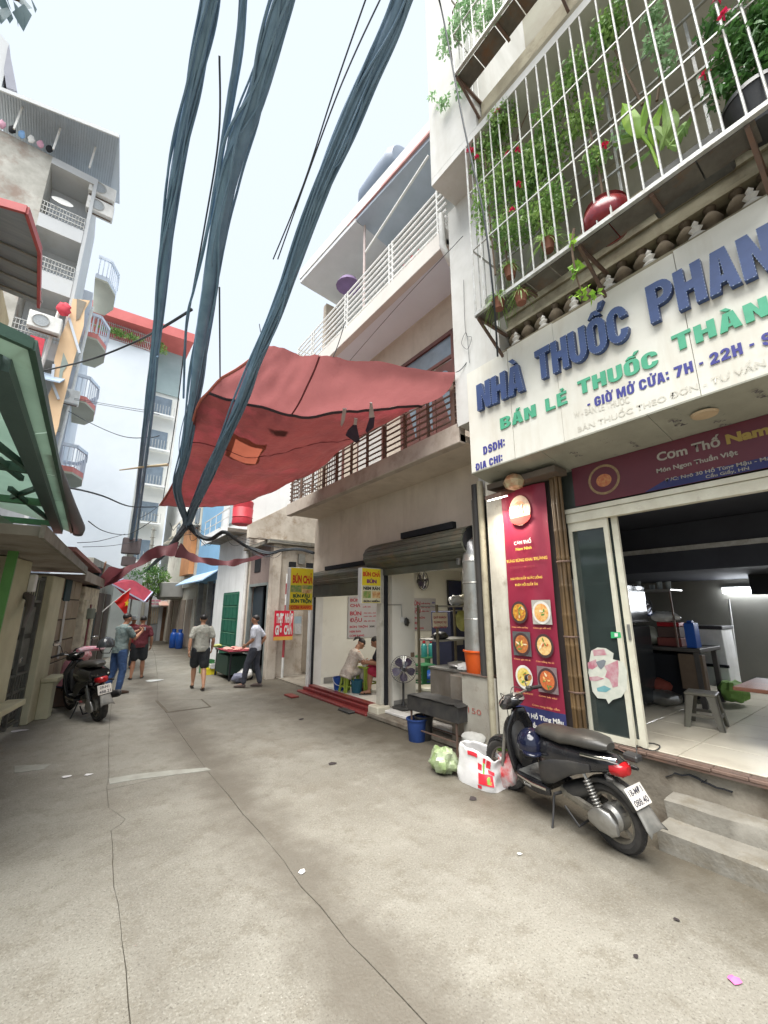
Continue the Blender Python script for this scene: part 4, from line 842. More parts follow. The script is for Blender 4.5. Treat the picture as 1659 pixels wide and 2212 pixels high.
# floor and threshold
B((4.76, 3.9, 0.0), (9.9, 9.1, 0.125)).build('floor', mat('white_floor', (0.60,0.58,0.53), (0.54,0.52,0.47), 2, 0.3, coords='pos', bump=0.02, stain=(0.38,0.35,0.30), ss=2), B2)
m_redst = mat('red_granite_step', (0.20, 0.03, 0.028), (0.14, 0.02, 0.02), 12, 0.35, coords='pos', bump=0.05, stain=(0.20,0.12,0.09), ss=3, st=(0.6,0.8))
mb = MB(); mb.bbox((4.58, 6.42, 0.0), (4.755, 9.22, 0.10), 0.008); mb.bbox((4.66, 6.42, 0.102), (4.80, 9.12, 0.145), 0.006); mb.build('red_step', m_redst, B2)
mb = MB(); mb.bbox((4.44, 6.45, -0.01), (4.62, 9.25, 0.035), 0.01); mb.build('red_step', m_redst, B2)
mb = MB(); mb.bbox((4.44, 3.9, 0), (4.80, 6.42, 0.09), 0.02); mb.build('kerb', m_conc, B2)
mb = MB(); mb.bbox((4.62, 3.95, 0.092), (4.80, 6.2, 0.14), 0.01); mb.build('kerb_tile', m_white_wall, B2)
mb = MB(); mb.bbox((4.46, 6.12, 0.0), (4.74, 6.42, 0.20), 0.02); mb.build('post_base', m_cream, B2)
mb = MB(); mb.bbox((4.60, 6.22, 0.20), (4.70, 6.36, 2.62), 0.006); mb.build('post', m_pil, B2)
B((4.66, 6.17, 0.15), (4.73, 6.205, 2.6)).build('shutter_guide', m_dark, B2)
mb = MB(); mb.bbox((4.64, 9.12, 0.0), (4.74, 9.24, 2.5), 0.006); mb.build('post', m_whitep, B2)
B((4.70, 9.06, 0.15), (4.745, 9.098, 2.5)).build('shutter_guide', m_dark, B2)
# roller shutters rolled up into their curved hoods; every slat its own part
m_sh = mat('olive_shutter', (0.115, 0.12, 0.095), (0.08, 0.085, 0.065), 4, 0.45, 0.3, coords='pos', stain=(0.16,0.12,0.08), ss=3)
def hood(y1, y0, x0, z0, z1, nsl, label_end=True):
    n = 12
    for k in range(nsl):
        a0 = PI * (0.98 - 0.98 * k / nsl) + 0.0; a1 = PI * (0.98 - 0.98 * (k + 0.92) / nsl)
        cz, rz_, rx = (z0 + z1) / 2, (z1 - z0) / 2, XW - x0
        pr = []
        for a in (a0, a1): pr.append((XW - rx * math.sin(a), cz - rz_ * math.cos(a)))
        mx_, mz = (pr[0][0] + pr[1][0]) / 2 - 0.016, (pr[0][1] + pr[1][1]) / 2
        poly = [(pr[0][0], y0, pr[0][1]), (mx_, y0, mz), (pr[1][0], y0, pr[1][1]), (pr[1][0] + 0.03, y0, pr[1][1]), (pr[0][0] + 0.03, y0, pr[0][1])]
        MB().prism(poly, (0, y1 - y0, 0)).build('shutter_slat', m_sh, B2)
    MB().lathe([(0.02, 0), (0.07, 0.0), (0.07, 0.02), (0.03, 0.03), (0.05, 0.05), (0.02, 0.06)], 14, Matrix.Translation((XW - 0.10, y0 - 0.004, (z0+z1)/2)) @ Matrix.Rotation(PI/2, 4, 'X')).build('end_gear', m_rust, B2)
    MB().prism([(XW - (XW - x0) * 0.92 * math.sin(PI*k/10), y0, (z0+z1)/2 - (z1-z0)/2*0.92*math.cos(PI*k/10)) for k in range(11)], (0, -0.012, 0)).build('end_plate', m_dark, B2)
hood(9.85, 6.55, 4.45, 2.38, 2.72, 6)
hood(6.50, 3.98, 4.38, 2.56, 3.08, 8)
B((4.70, 6.9, 2.73), (4.745, 8.6, 2.82)).build('vent_slot', m_dark, B2); B((4.66, 4.4, 3.09), (4.745, 5.7, 3.20)).build('vent_slot', m_dark, B2)
B((4.66, 6.45, 2.12), (4.72, 9.15, 2.40)).build('shutter_lip', m_sh, B2)
B((4.64, 3.98, 2.46), (4.72, 6.2, 2.58)).build('shutter_lip', m_sh, B2)
# balconies
def balcony(z0, zs, rails, m_sl, m_r, y0, y1, X, bars, pst, thick=0.03, horiz=True, label=''):
    MB().box((X + 0.03, y0, z0), (XW + 0.1, y1, z0 + 0.1)).build('balcony_slab', m_sl, B2)
    MB().bbox((X, y0, z0 - 0.03), (X + 0.14, y1 + 0.02, zs), 0.01).build('balcony_edge', m_b2edge, B2)
    for z in rails: MB().bar((X + 0.06, y0, z), (X + 0.06, y1, z), thick, thick).build('rail', m_r, B2); MB().bar((X + 0.06, y1, z), (XW, y1, z), thick, thick).build('rail', m_r, B2)
m_b2edge = mat('weathered_ledge', (0.46,0.40,0.34), (0.38,0.33,0.28), 1.4, 0.85, coords='pos', stain=(0.25,0.20,0.16), ss=2, streak=(0.28,0.23,0.18))
balcony(4.07, 4.33, [4.44 + 0.10*i for i in range(6)], m_beige_wall, m_rust, 3.5, 9.12, 3.9, 0, 0, 0.022)
for k in range(11):
    y = 3.6 + k * 0.54; MB().bbox((3.935, y, 4.33), (3.985, y + 0.03 + 0.03 * (k % 3 == 0), 5.0), 0.004).build('rail_post', m_rust, B2)
MB().bar((3.96, 3.5, 5.02), (3.96, 9.12, 5.02), 0.05, 0.04).build('hand_rail', m_rust, B2)
for k in range(22):
    y = 6.9 + k * 0.1; MB().tube([(3.975, y, 4.33), (3.975, y, 5.0)], 0.008, 5, cap=False).build('bar', m_rust, B2, fix=False)
m_b2edge = mat('white_ledge', (0.68,0.65,0.60), (0.60,0.57,0.53), 1.4, 0.85, coords='pos')
balcony(7.42, 7.72, [7.84 + 0.135*i for i in range(7)], m_slab, m_whitep, 3.6, 9.12, 3.9, 0, 0, 0.028)
for y in (3.8, 5.0, 5.1, 6.6, 6.7, 8.2, 8.3, 9.1):
    MB().bar((3.96, y, 7.72), (3.96, y, 8.68), 0.03, 0.03).build('rail_post', m_whitep, B2)
for k in range(12): MB().tube([(4.0, 5.3 + k*0.26, 7.72), (4.0, 5.3 + k*0.26, 8.0)], 0.01, 5, cap=False).build('ornament', m_galv, B2, fix=False)
# french window on the first floor
w = MB(); w.box((4.70, 4.25, 6.58), (4.76, 5.72, 6.655)); w.box((4.70, 5.65, 4.33), (4.76, 5.72, 6.58)); w.box((4.70, 4.25, 4.33), (4.76, 4.31, 6.58)); w.box((4.71, 4.31, 6.12), (4.755, 5.65, 6.18)); w.build('window_frame', mat('red_brown_wood', (0.16,0.055,0.045), (0.10,0.04,0.03), 6, 0.5), B2)
m_pane = mat('grey_blue_pane', (0.20,0.25,0.30), (0.15,0.19,0.23), 2, 0.1, bump=0)
B((4.74, 4.31, 6.18), (4.75, 5.65, 6.58)).build('pane', m_pane, B2)
for i in range(3):
    y0 = 4.33 + i*0.44
    B((4.735, y0, 4.4), (4.755, y0 + 0.42, 6.10)).build('door_leaf', MATS['red_brown_wood'], B2)
    MB().prism([(4.728, y0 + 0.08, 4.9)] + [(4.728, y0 + 0.21 + 0.13*math.cos(PI*k/8), 5.82 + 0.14*math.sin(PI*k/8)) for k in range(8, -1, -1)][::-1] + [(4.728, y0 + 0.08, 5.82)][:0] + [(4.728, y0 + 0.34, 4.9)][:0], (0.004, 0, 0)).build('pane', m_pane, B2)
for i, (ya, yb) in enumerate([(6.3, 7.3), (7.9, 8.7)]):
    f = B((4.72, ya, 4.5), (4.752, yb, 6.1)).build('window_frame', MATS['red_brown_wood'], B2); 
    o = B((4.712, ya + 0.07, 4.6), (4.722, yb - 0.07, 6.0)).build('pane', mat('bright_pane', (0.62,0.60,0.56), (0.55,0.53,0.5), 2, 0.2), B2)
# roof overhang, canopy and posts at the top
m_can = mat('beige_ceiling', (0.66,0.68,0.70), (0.60,0.62,0.64), 2, 0.9, coords='pos')
MB().prism([(3.9, 9.1, 10.72), (4.12, 6.6, 10.72), (6, 6.6, 10.72), (6, 9.3, 10.72)], (0,0,0.12)).build('roof_slab', m_can, B2)
MB().prism([(3.88, 9.12, 10.85), (4.33, 3.9, 10.85), (4.43, 3.9, 10.85), (3.98, 9.12, 10.85)], (0,0,0.3)).build('roof_gutter', m_whitep, B2)
MB().prism([(4.13, 6.58, 10.74), (4.38, 3.9, 10.74), (6, 3.9, 10.4), (6, 6.58, 10.4)], (0,0,0.08)).build('tin_canopy', mat('blue_grey_tin', (0.40,0.46,0.53), (0.34,0.40,0.46), 2, 0.5, 0.3, coords='pos'), B2)
MB().bar((4.10, 6.9, 10.86), (4.35, 3.9, 10.86), 0.05, 0.05).build('red_edge', mat('faded_red_paint', (0.62,0.34,0.32), (0.55,0.28,0.26), 5), B2)
MB().tube([(4.35, 6.55, 7.9), (4.35, 6.55, 10.7)], 0.03, 8).build('canopy_post', mat('pale_pink_pole', (0.6,0.5,0.48)), B2)
MB().bar((4.35, 6.5, 9.9), (4.4, 4.4, 10.5), 0.04).build('canopy_brace', m_whitep, B2)
tk = thing('water_tank', 'dark horizontal water tank on the roof edge above the beige building', 'water tank', (4.6, 5.9, 11.0))
MB().lathe([(0.05,0),(0.42,0.06),(0.5,0.2),(0.5,1.3),(0.42,1.44),(0.05,1.5)], 24, Matrix.Translation((4.75, 6.9, 11.75)) @ Matrix.Rotation(PI/2, 4, 'X')).build('drum', mat('slate_tank', (0.20,0.25,0.33), (0.17,0.21,0.28), 3, 0.5), tk, smooth=True)
mb = MB(); mb.box((4.5, 5.6, 10.9), (5.0, 5.7, 11.3)); mb.box((4.5, 6.6, 10.9), (5.0, 6.7, 11.3)); mb.build('stand', m_steel, tk)
dp = MB(); dp.tube([(3.86, 3.62, 7.95), (3.86, 3.62, 7.35), (4.0, 3.60, 7.1), (4.2, 3.58, 7.05)], 0.05, 10); dp.build('drain_elbow', m_whitep, B2, smooth=True)
fl = shrub('small row of red flowers behind the white upper railing', (4.2, 4.6, 7.9), [((4.15, 4.5, 8.0), (.06,.45,.09))], 160, m_vine2, 0.05, 0.03, flowers=12, cat='flowers', name='balcony_flowers')
ub = MB(); ub.lathe([(0.30,0),(0.22,0.14),(0.02,0.2)], 14, Matrix.Translation(px(*a6(640,1290), 4.3))); tag(ub.build('parasol', mat('purple_cloth', (0.16,0.10,0.22)), None, smooth=True), 'small folded purple parasol on the white upper balcony', 'parasol')

nl = thing('ceiling_lamp', 'fluorescent ceiling lamp inside the noodle shop', 'lamp', (6.3, 7.4, 2.9))
MB().bbox((5.9, 7.36, 2.93), (6.9, 7.44, 2.99), 0.005).build('batten', m_whitep, nl); MB().tube([(5.95,7.4,2.90),(6.85,7.4,2.90)], 0.016, 8).build('tube', mat('dim_lit_tube', (0.9,0.9,0.88), bump=0, emit=((1,0.97,0.9), 4)), nl)
ld = bpy.data.lights.new('noodle_shop_light', 'AREA'); ld.shape = 'RECTANGLE'; ld.size = 1.2; ld.size_y = 0.3; ld.energy = 17; ld.color = (1, 0.95, 0.86); o = bpy.data.objects.new('noodle_shop_light', ld); COL.objects.link(o); o.location = (6.3, 7.0, 2.86)
# ---------------- menus and signs on the noodle shop
def sign_text_block(t, X, rows, ext=0.0008):
    for s, y, z, h, m, w in rows: text(s, h, (X, y, z), YM, ZP, m, 'lettering', t, ext=ext, width=w, bold=0.04)
m_redp = mat('dark_red_print', (0.40,0.05,0.07), bump=0); m_prn = mat('black_print', (0.04,0.035,0.03), bump=0); m_gpost = mat('grey_poster', (0.44,0.42,0.42), (0.40,0.38,0.38), 3, 0.6)
XD, = (Vector((1,0,0)),)
def wallposter(x0, z1_, w, hgt, rows, label):
    t = thing('menu_poster', label, 'menu poster', (x0, 9.07, z1_ - hgt))
    MB().box((x0, 9.072, z1_ - hgt), (x0 + w, 9.078, z1_)).build('sheet', m_gpost, t)
    for s, u, v, h, ww, m in rows: text(s, h, (x0 + u*w, 9.071, z1_ - v*hgt), XD, ZP, m, 'lettering', t, ext=0.001, width=ww*w, bold=0.04)
R9 = lambda p: py(*z3(*p), 9.07)
A, C_ = R9((530,805)), R9((760,1085))
wallposter(A.x, A.z, C_.x - A.x, A.z - C_.z, [('BÚN', .05, .13, .075, .28, m_redp), ('CHẢ', .05, .26, .075, .30, m_redp), ('suất 30K', .42, .27, .03, .25, m_redp), ('BÚN', .05, .46, .095, .33, m_redp), ('ĐẬU', .05, .62, .095, .35, m_redp),
    ('thịt luộc, chả cốm', .45, .42, .03, .5, m_redp), ('nem rán, dồi sụn', .45, .50, .03, .5, m_redp), ('đầy đủ 35K', .45, .62, .03, .35, m_redp), ('BÚN TRỘN', .05, .76, .05, .52, m_redp), ('30K', .62, .76, .045, .18, m_prn), ('NEM RÁN', .05, .87, .05, .32, m_redp), ('CƠM RANG', .05, .97, .05, .42, m_redp)],
    'grey menu poster with dark red lettering on the wall above the two diners')
A, C_ = R9((955,818)), R9((1140,1040))
wallposter(A.x, A.z, C_.x - A.x, A.z - C_.z, [('BÚN', .05, .22, .11, .34, m_redp), ('ĐẬU', .05, .46, .11, .34, m_redp), ('suất thường', .42, .18, .04, .35, m_redp), ('suất đặc biệt', .42, .30, .04, .35, m_redp), ('thêm bún', .42, .42, .04, .3, m_redp), ('30K', .84, .16, .05, .13, m_bl2), ('40K', .84, .28, .05, .13, m_bl2), ('BÚN TRỘN', .05, .63, .05, .5, m_redp), ('NEM', .05, .79, .06, .28, m_redp), ('CƠM RANG', .05, .95, .06, .45, m_redp)],
    'smaller menu poster on the white wall below the wall fan')
m_ys = mat('yellow_sign_face', (0.80, 0.62, 0.02), (0.72, 0.60, 0.04), 5, 0.4, bump=0); m_or = mat('orange_sign_band', (0.75,0.28,0.02), bump=0); m_grn = mat('green_food_print', (0.08,0.28,0.05), (0.45,0.35,0.15), 14, 0.5, bump=0); m_foodp = mat('grilled_food_print', (0.45,0.18,0.06), (0.75,0.6,0.3), 16, 0.5, bump=0); m_dgp = mat('dark_green_print', (0.05,0.11,0.05), bump=0); m_or2 = mat('red_sign_print', (0.62,0.06,0.02), bump=0)
def lightbox(label, x0, x1, z0, z1_, Y, rows, th=0.16, m_face=m_ys, ky=0):
    t = thing('light_box_sign', label, 'shop sign', ((x0 + x1)/2, Y, z0))
    MB().bbox((x0, Y, z0), (x1, Y + th, z1_), 0.006).build('housing', m_whitep, t)
    B((x0 + 0.012, Y - 0.004, z0 + 0.012), (x1 - 0.012, Y - 0.001, z1_ - 0.012)).build('face', m_face, t)
    w, hh = x1 - x0, z1_ - z0
    for r in rows:
        ky += 1
        if r[0] == 'band': MB().box((x0 + r[1]*w, Y - 0.006 - ky*.0008, z1_ - r[4]*hh), (x0 + r[2]*w, Y - 0.0045, z1_ - r[3]*hh)).build('band', r[5], t)
        else: s, u, v, h, ww, m = r; text(s, h, (x0 + u*w, Y - 0.006 - ky*.0008, z1_ - v*hh), XD, ZP, m, 'lettering', t, ext=0.002, width=ww*w, bold=0.05)
    return t
# sign 1 hangs from the first hood, its face towards us
S1 = py(*z3(115,905), 8.4); S1b = py(*z3(290,620), 8.4)
lightbox('large yellow BÚN CHẢ sign at the far end of the noodle shop', S1.x, S1b.x, S1.z, S1b.z + 0.02, 8.4,
    [('BÚN CHẢ', .10, .36, 0.165, .86, m_or2), ('band', .04, .5, .42, .58, m_grn), ('band', .52, .96, .41, .50, m_grn), ('band', .52, .96, .51, .60, m_foodp), ('BÚN ĐẬU', .14, .70, .07, .72, m_dgp), ('BÚN TRỘN', .06, .82, .075, .88, m_dgp), ('band', .0, 1, .87, .985, m_or), ('CƠM RANG', .07, .96, .065, .86, m_or2)])
S2 = py(*z3(605,855), 6.15); S2b = py(*z3(755,615), 6.15)
lightbox('small yellow light box sign with food pictures on the middle shop post', S2.x + 0.04, S2b.x, S2.z, S2b.z, 6.15,
    [('band', .03, .97, .5, .97, mat('sign_cream', (0.70,0.66,0.45))), ('BÚN CHẢ', .06, .24, 0.075, .88, m_or2), ('BÚN', .25, .43, .065, .5, mat('purple_print', (0.20,0.03,0.16))), ('NEM RÁN', .08, .62, .055, .84, m_prn), ('band', .08, .46, .66, .85, m_grn), ('band', .54, .94, .66, .85, m_foodp), ('BÚN MIẾN', .1, .96, .03, .8, m_prn)], 0.12)
# striped iron post with a red sign
pp = thing('striped_post', 'thin red and white striped iron post at the kerb beside the doorway', 'post', g(610,1465))
pb = g(*z3(55,1372)); pb.y = min(pb.y, 11.1); 
ztop = py(*z3(90,650), pb.y).z; segs = [0, .55, 1.05, 1.5, 1.95, 2.25, 2.55, 2.9]
for i, (a, b_) in enumerate(zip(segs, segs[1:])):
    if a < ztop: MB().tube([(pb.x, pb.y, a), (pb.x, pb.y, min(b_, ztop))], 0.035, 10).build('pole_band', m_whitep if i % 2 == (0) else mat('faded_red_band', (0.35,0.05,0.06)), pp, smooth=True)
Yr = pb.y - 0.05; A = py(*z3(8,1112), Yr); C_ = py(*z3(150,905), Yr)
rs = thing('red_street_sign', 'square red and white street sign fixed to the striped post', 'sign', (A.x, Yr, A.z))
B((A.x, Yr - 0.02, A.z), (C_.x, Yr, C_.z)).build('plate', mat('bright_red_plate', (0.66,0.02,0.05), (0.58,0.02,0.05), 8, 0.4), rs)
w, hh = C_.x - A.x, C_.z - A.z
B((A.x, Yr - 0.024, A.z), (C_.x, Yr - 0.021, A.z + hh*0.12)).build('yellow_strip', mat('amber_strip', (0.75,0.42,0.08)), rs)
text('THỊT', hh*0.30, (A.x + w*0.08, Yr - 0.023, A.z + hh*0.60), XD, ZP, m_whitep, 'lettering', rs, ext=0.002, width=w*.38, bold=.05); text('NHẬT', hh*0.30, (A.x + w*0.54, Yr - 0.023, A.z + hh*0.60), XD, ZP, m_whitep, 'lettering', rs, ext=0.002, width=w*.42, bold=.05)
text('GIÒ', hh*0.30, (A.x + w*0.06, Yr - 0.023, A.z + hh*0.20), XD, ZP, m_whitep, 'lettering', rs, ext=0.002, width=w*.38, bold=.05); text('CHẢ', hh*0.30, (A.x + w*0.52, Yr - 0.023, A.z + hh*0.20), XD, ZP, m_whitep, 'lettering', rs, ext=0.002, width=w*.42, bold=.05)
# ------------------------------------------------------------------ scooters
m_blackpl = mat('scuffed_black_plastic', (0.022,0.022,0.024), (0.045,0.043,0.04), 7, 0.42, bump=0.05, stain=(0.13,0.12,0.10), ss=5, st=(0.58,0.85))
m_gloss = mat('gloss_black_paint', (0.012,0.012,0.014), (0.02,0.02,0.022), 6, 0.18, bump=0.0, stain=(0.09,0.085,0.07), ss=4, st=(0.6,0.9))
m_tyre = mat('dusty_tyre', (0.05,0.045,0.04), (0.022,0.021,0.02), 9, 0.9, bump=0.4, bs=50)
m_rim = mat('dusty_alloy', (0.26,0.24,0.20), (0.14,0.13,0.11), 8, 0.5, 0.6)
m_seat = mat('black_seat_vinyl', (0.03,0.028,0.025), (0.05,0.047,0.04), 5, 0.38, bump=0.1, bs=80)
m_tail = mat('red_lamp_plastic', (0.40,0.01,0.015), (0.30,0.01,0.01), 5, 0.15, bump=0)
m_mat = mat('grey_floor_mat', (0.16,0.16,0.15), (0.08,0.08,0.075), 14, 0.8, bump=0.5, bs=60)
m_plate = mat('plate_white', (0.66,0.63,0.58), (0.58,0.55,0.5), 12, 0.5, bump=0)
m_redpl = mat('red_plastic', (0.40,0.02,0.03), (0.3,0.015,0.02), 6, 0.3)
def wheel(t, x, r, w, y=0, hub=False, nsp=5, turn=0.0):
    M = T((x, y, r)) @ RZ(turn) @ RX(PI/2)
    prof = [(r - 0.075, -w*0.30), (r - 0.045, -w*0.5), (r - 0.015, -w*0.44), (r, -w*0.15), (r, w*0.15), (r - 0.015, w*0.44), (r - 0.045, w*0.5), (r - 0.075, w*0.30)]
    ty = MB().lathe(prof, 40, M, close=True).build('tyre', m_tyre, t, smooth=True, local=True)
    mb = MB()
    for k in range(40):
        a = 2*PI*k/40; mb.box((r - 0.004, -w*0.34, -0.006), (r + 0.004, -w*0.04, 0.006), M @ RZ(a) @ RX(0.5) @ T((0,0,0)) ); mb.box((r - 0.004, w*0.04, -0.006), (r + 0.004, w*0.34, 0.006), M @ RZ(a + 0.07) @ RX(-0.5))
    tr = mb.build('tread', m_tyre, t, local=True); tr.parent = ty
    mb = MB(); rr = r - 0.072
    mb.lathe([(rr - 0.012, -w*0.32), (rr + 0.006, -w*0.34), (rr + 0.006, w*0.34), (rr - 0.012, w*0.32)], 32, M, close=True)
    mb.lathe([(0.045, -w*0.4), (0.045, w*0.4)], 16, M)
    for k in range(nsp):
        a = 2*PI*k/nsp; mb.bar(M @ Vector((0.03*math.cos(a), 0.03*math.sin(a), 0)), M @ Vector((rr*math.cos(a+.15), rr*math.sin(a+.15), 0)), 0.026, 0.018)
    mb.build('rim', m_rim, t, smooth=False, local=True)
    if hub:
        MB().lathe([(0.0, -0.075), (0.075, -0.07), (0.098, -0.045), (0.10, 0.045), (0.075, 0.07), (0.0, 0.075)], 28, M).build('hub_motor', m_steel, t, smooth=True, local=True)
def arc_fender(t, x, z, r, a0, a1, w, m, name='fender', th=0.012, n=14):
    mb = MB(); pr = []
    for i in range(n + 1):
        a = math.radians(a0 + (a1 - a0)*i/n)
        for yy, dr in ((-w, -0.03), (-w*0.8, 0.0), (0, 0.012), (w*0.8, 0.0), (w, -0.03)): mb.v.append((x + (r + dr)*math.cos(a), yy, z + (r + dr)*math.sin(a)))
    for i in range(n):
        for k in range(4): q = i*5+k; mb.f.append((q, q+1, q+6, q+5))
    o = mb.build(name, m, t, smooth=True, local=True); md = o.modifiers.new('s', 'SOLIDIFY'); md.thickness = th; return o
def scooter(name, label, loc, heading, lean, wb, r, m_body, plate_rows, plate_pose, seat_z=0.76, wide=1.0, kind='electric', steer=0.0, size=1.0):
    t = thing(name, label, 'scooter', loc, heading, tilt=RX(lean) @ Matrix.Scale(size, 4))
    wheel(t, 0.0, r, 0.095*wide, hub=True); wheel(t, wb, r, 0.08, turn=steer)
    L = dict(local=True)
    # frame, swing arm, shocks
    for s in (-1, 1):
        MB().tube([(0, s*0.085, r), (0.22, s*0.09, r + 0.03), (0.44, s*0.08, r + 0.06)], [0.022, 0.026, 0.03], 8, flat=1.4).build('swing_arm', m_rim, t, smooth=True, **L)
        sh = MB().tube([(0.03, s*0.115, r + 0.05), (0.14, s*0.12, r + 0.32)], 0.013, 8).build('shock_absorber', m_steel, t, smooth=True, **L)
        mb = MB()
        for k in range(9):
            f = 0.15 + 0.075*k; mb.lathe([(0.027,-0.006),(0.033,0),(0.027,0.006)], 12, T((0.03 + 0.11*f, s*0.1175, r + 0.05 + 0.27*f)) @ RY(0.39), close=True)
        q = mb.build('spring', m_steel, t, **L); q.parent = sh
        MB().tube([(wb, s*0.058, r), (wb - 0.07, s*0.055, r + 0.22), (wb - 0.13, s*0.05, r + 0.42)], [0.02, 0.022, 0.02], 10).build('fork_leg', m_steel, t, smooth=True, **L)
    MB().loft([(0.44, 0, 0.30, 0.10, 0.05), (0.30, 0.0, 0.33, 0.11, 0.09), (0.16, 0, 0.40, 0.07, 0.06)], 14).build('battery_box', m_blackpl, t, smooth=True, **L)
    arc_fender(t, 0.0, r, r + 0.035, 35, 150, 0.065*wide, m_blackpl, 'rear_inner_fender')
    arc_fender(t, wb, r, r + 0.03, 10, 165, 0.055, m_body, 'front_fender')
    # long rear mudflap
    fl_ = MB(); pts = [(-0.06, r + 0.30), (-0.15, r + 0.27), (-0.245, r + 0.18), (-0.305, r + 0.08), (-0.345, r + 0.04)]
    for i, (x, z) in enumerate(pts):
        w = 0.05 + 0.012*i; fl_.v += [(x - .01, -w, z - 0.02), (x, -w*0.6, z), (x, w*0.6, z), (x - .01, w, z - 0.02)]
    for i in range(len(pts) - 1):
        for k in range(3): q = i*4 + k; fl_.f.append((q, q+1, q+5, q+4))
    o = fl_.build('rear_mudguard', mat('dusty_grey_plastic', (0.20,0.19,0.17), (0.10,0.10,0.09), 6, 0.6), t, smooth=True, **L); o.modifiers.new('s', 'SOLIDIFY').thickness = 0.008
    MB().bar((-0.03, 0, r + 0.30), (-0.20, 0, 0.50), 0.03, 0.02).build('plate_bracket', m_blackpl, t, **L)
    # body under the seat
    MB().loft([(0.66, 0, 0.50, 0.085, 0.17), (0.60, 0, 0.52, 0.135, 0.19), (0.45, 0, 0.55, 0.155, 0.17), (0.25, 0, 0.60, 0.155, 0.12), (0.08, 0, 0.635, 0.135, 0.085), (-0.08, 0, 0.655, 0.10, 0.055), (-0.16, 0, 0.66, 0.055, 0.03)], 22, 2.8).build('rear_body', m_body, t, smooth=True, **L)
    for s in (-1, 1):
        MB().loft([(0.62, s*0.125, 0.40, 0.02, 0.10), (0.45, s*0.152, 0.47, 0.02, 0.10), (0.25, s*0.152, 0.56, 0.014, 0.06), (0.05, s*0.13, 0.61, 0.01, 0.03)], 12).build('side_panel', m_blackpl, t, smooth=True, **L)
        MB().tube([(0.12, s*0.13, 0.70), (-0.05, s*0.12, 0.715), (-0.17, s*0.075, 0.72)], 0.013, 8).build('grab_rail', m_chrome, t, smooth=True, **L)
    # seat with a stepped pillion
    MB().loft([(0.70, 0, seat_z - 0.045, 0.05, 0.025), (0.64, 0, seat_z - 0.02, 0.10, 0.045), (0.50, 0, seat_z - 0.01, 0.13, 0.05), (0.34, 0, seat_z - 0.01, 0.145, 0.05), (0.24, 0, seat_z + 0.012, 0.145, 0.055), (0.10, 0, seat_z + 0.02, 0.13, 0.055), (-0.02, 0, seat_z + 0.022, 0.10, 0.05), (-0.08, 0, seat_z + 0.015, 0.05, 0.028)], 22, 2.4).build('seat', m_seat, t, smooth=True, **L)
    MB().loft([(-0.20, 0, 0.635, 0.03, 0.03), (-0.17, 0, 0.635, 0.075, 0.05), (-0.10, 0, 0.64, 0.095, 0.055)], 16, 2.6).build('tail_lamp', m_tail, t, smooth=True, **L)
    for s in (-1, 1): MB().loft([(-0.17, s*0.15, 0.60, 0.012, 0.012), (-0.13, s*0.155, 0.60, 0.02, 0.018), (-0.08, s*0.12, 0.60, 0.012, 0.01)], 10).build('indicator', m_blackpl, t, smooth=True, **L)
    # floorboard
    MB().loft([(0.58, 0, 0.29, 0.13, 0.045), (0.72, 0, 0.275, 0.155, 0.04), (0.90, 0, 0.275, 0.155, 0.04), (1.00, 0, 0.30, 0.13, 0.05)], 16, 4).build('floorboard', m_body, t, smooth=True, **L)
    MB().bbox((0.62, -0.125, 0.312), (0.93, 0.125, 0.326), 0.005).build('floor_mat', m_mat, t, **L)
    for s in (-1, 1):
        MB().loft([(0.52, s*0.145, 0.27, 0.012, 0.03), (0.66, s*0.16, 0.265, 0.015, 0.05), (0.80, s*0.163, 0.265, 0.012, 0.045), (0.92, s*0.155, 0.28, 0.008, 0.02)], 10).build('lower_trim', m_gloss, t, smooth=True, **L)
        MB().loft([(0.55, s*0.162, 0.285, 0.006, 0.012), (0.70, s*0.178, 0.285, 0.006, 0.014), (0.90, s*0.172, 0.30, 0.004, 0.008)], 8).build('chrome_trim', m_chrome, t, smooth=True, **L)
        text('Xmen' if kind == 'electric' else 'Sport', 0.028, (0.82 if s > 0 else 0.60, s*0.176, 0.25), (-s, 0, 0), (0, 0, 1), m_whitep, 'lettering', None, ext=0.001).parent = t
    # leg shield: back and front faces, then the head
    n = 10; mb = MB()
    for i in range(n + 1):
        f = i/n; z = 0.30 + 0.56*f; w = 0.135 + 0.05*math.sin(PI*(0.15 + 0.75*f)) - 0.07*max(0, f - 0.7)/0.3; x = 0.985 + 0.05*math.sin(PI*f*0.8) + 0.02 - 0.05*f
        for k in range(9): a = -1 + 2*k/8; mb.v.append((x - 0.055*a*a + 0.01, a*w, z))
    for i in range(n):
        for k in range(8): q = i*9 + k; mb.f.append((q, q+1, q+10, q+9))
    o = mb.build('leg_shield', m_body, t, smooth=True, **L); o.modifiers.new('s', 'SOLIDIFY').thickness = 0.03
    MB().loft([(0.93, 0, 0.42, 0.09, 0.10), (0.965, 0, 0.50, 0.10, 0.17), (1.0, 0, 0.55, 0.10, 0.2)], 14).build('inner_shield', m_blackpl, t, smooth=True, **L)
    MB().loft([(1.0, 0, 0.55, 0.09, 0.24), (1.08, 0, 0.55, 0.10, 0.22), (1.14, 0, 0.56, 0.07, 0.15), (1.17, 0, 0.58, 0.03, 0.08)], 16).build('front_cover', m_body, t, smooth=True, **L)
    ch = T((1.0, 0, 0.90)) @ RZ(steer)
    hd = MB().loft([(-0.10, 0, 0.05, 0.07, 0.025), (-0.06, 0, 0.04, 0.12, 0.055), (0.02, 0, 0.02, 0.13, 0.075), (0.09, 0, 0.0, 0.11, 0.07), (0.13, 0, -0.01, 0.07, 0.045)], 20, 2.4, M=ch).build('handlebar_cover', m_body, t, smooth=True, **L)
